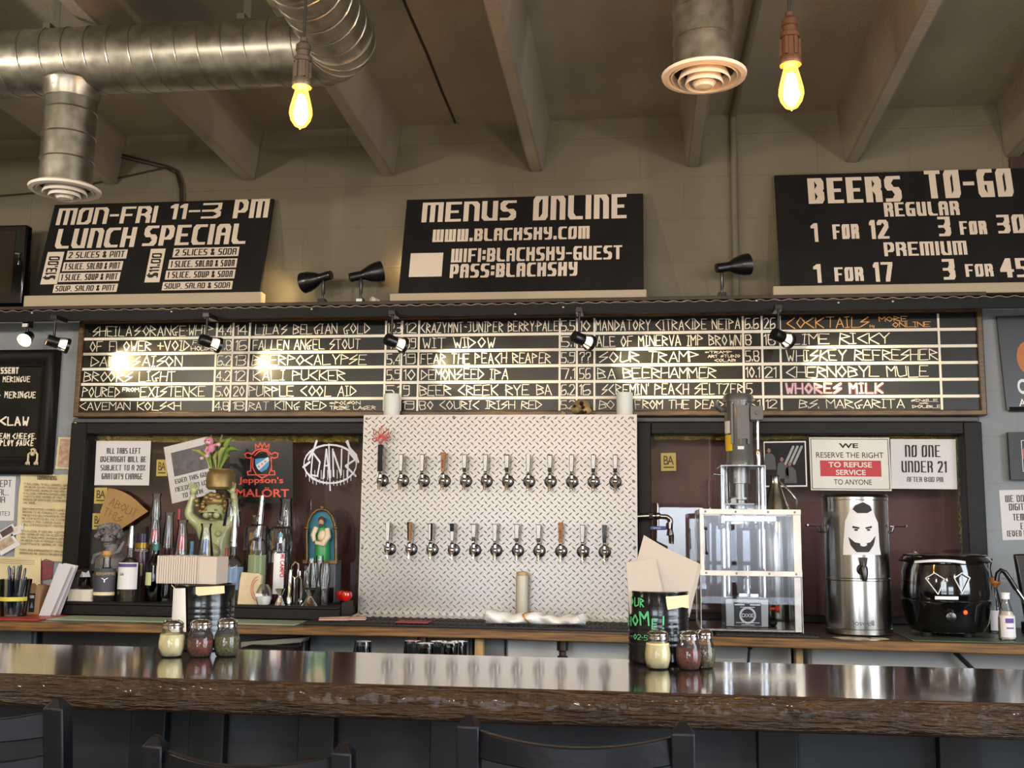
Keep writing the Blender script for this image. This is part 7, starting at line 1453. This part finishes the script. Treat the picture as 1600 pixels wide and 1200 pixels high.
shaker(260, 1028, 968, 43, mCHS, .60, 'cheese shaker standing beside the chilli shaker in front of the tagged can', 'grated_cheese'); shaker(305, 1028, 967, 42, mCHI, .44, 'chilli flake shaker, middle one in front of the tagged can', 'chilli_flakes'); shaker(347, 1027, 965, 41, mHRB, .52, 'green herb shaker beside the tagged can, partly full', 'dried_herbs')
shaker(1102, 1045, 983, 34, mHRB, .5, 'green herb shaker half hidden beside the green lettered can', 'dried_herbs'); shaker(1077, 1048, 985, 42, mCHI, .5, 'chilli flake shaker in front of the green lettered can', 'chilli_flakes'); shaker(1028, 1047, 984, 43, mCHS, .66, 'full cheese shaker in front of the green lettered can', 'grated_cheese')
# bar stools
def stool(label):
    T = thing('bar_stool', label, 'bar stool', (0, 0, 0), 'black wooden bar stools'); Hh = 1.06; w = .197
    for s in (-1, 1):
        b = MB(); k = .021; pts = [(s*(w-.01), .045, .0), (s*(w-.004), .03, .55), (s*w, .0, .80), (s*w, -.035, Hh-.02)]; vs = []
        for x, y, z in pts: vs += [(x-k, y-k, z), (x+k, y-k, z), (x+k, y+k, z), (x-k, y+k, z)]
        vs += [(pts[-1][0]-k*.0-.006, pts[-1][1]-.006, Hh), (pts[-1][0]+.006, pts[-1][1]-.006, Hh), (pts[-1][0]+.006, pts[-1][1]+.006, Hh), (pts[-1][0]-.006, pts[-1][1]+.006, Hh)]
        n = len(vs)//4; b.add(vs, [(3, 2, 1, 0)]+[(i*4+j, i*4+(j+1) % 4, i*4+4+(j+1) % 4, i*4+4+j) for i in range(n-1) for j in range(4)]+[(n*4-4, n*4-3, n*4-2, n*4-1)]); b.build('back_post', mCHAIR, T, bevel=.003)
        b = MB(); b.tube([(s*.18, .34, 0), (s*.175, .33, .70)], .02, 4); b.build('front_leg', mCHAIR, T)
    def slat(z0, z1, y0, nm):
        b = MB(); n = 14; vs = []
        for i in range(n+1):
            u_ = 2*i/n-1; x = u_*(w-.018); dy = -.05*(1-u_*u_); dip = -.016*(1-u_*u_)
            for y, z in ((y0-.011+dy, z0+dip*.6), (y0+.011+dy, z0+dip*.6), (y0+.011+dy, z1+dip), (y0-.011+dy, z1+dip)): vs.append((x, y, z))
        b.add(vs, [(i*4+j, i*4+(j+1) % 4, i*4+4+(j+1) % 4, i*4+4+j) for i in range(n) for j in range(4)]+[(3, 2, 1, 0), (n*4, n*4+1, n*4+2, n*4+3)]); b.build(nm, mCHAIR, T, bevel=.003)
    slat(Hh-.078, Hh-.028, -.03, 'back_slat'); slat(Hh-.165, Hh-.112, -.018, 'back_slat'); slat(Hh-.25, Hh-.2, -.008, 'back_slat')
    MB().box((-.2, .01, .72), (.2, .36, .755)).build('seat', mCHAIR, T, bevel=.012)
    b = MB(); [b.tube([(-.18, y, .28), (.18, y, .28)], .012, 8) for y in (.33,)]; [b.tube([(s*.185, .04, .4), (s*.178, .33, .4)], .012, 8) for s in (-1, 1)]; b.build('stretcher', mCHAIR, T)
    return T
def place(o, pxL, pxR, Y): a, c = at(pxL, 1120, Y), at(pxR, 1120, Y); o.location = ((a.x+c.x)/2, Y+.035, 0.0)
s0 = stool('black ladder back bar stool in the middle, below the tap wall'); place(s0, 719, 1081, 2.02)
for lb, pl_, pr_, Y, sc in (('black ladder back bar stool below the tagged napkin can', 219, 565, 2.02, .945), ('black ladder back bar stool cut by the left edge of the picture', -235, 131, 2.06, 1.0), ('black ladder back bar stool at the right, only one post top and slat showing', 1280, 1640, 2.02, .93)):
    o = dup(s0, (0, 0, 0), lb, scale=sc); place(o, pl_, pr_, Y)
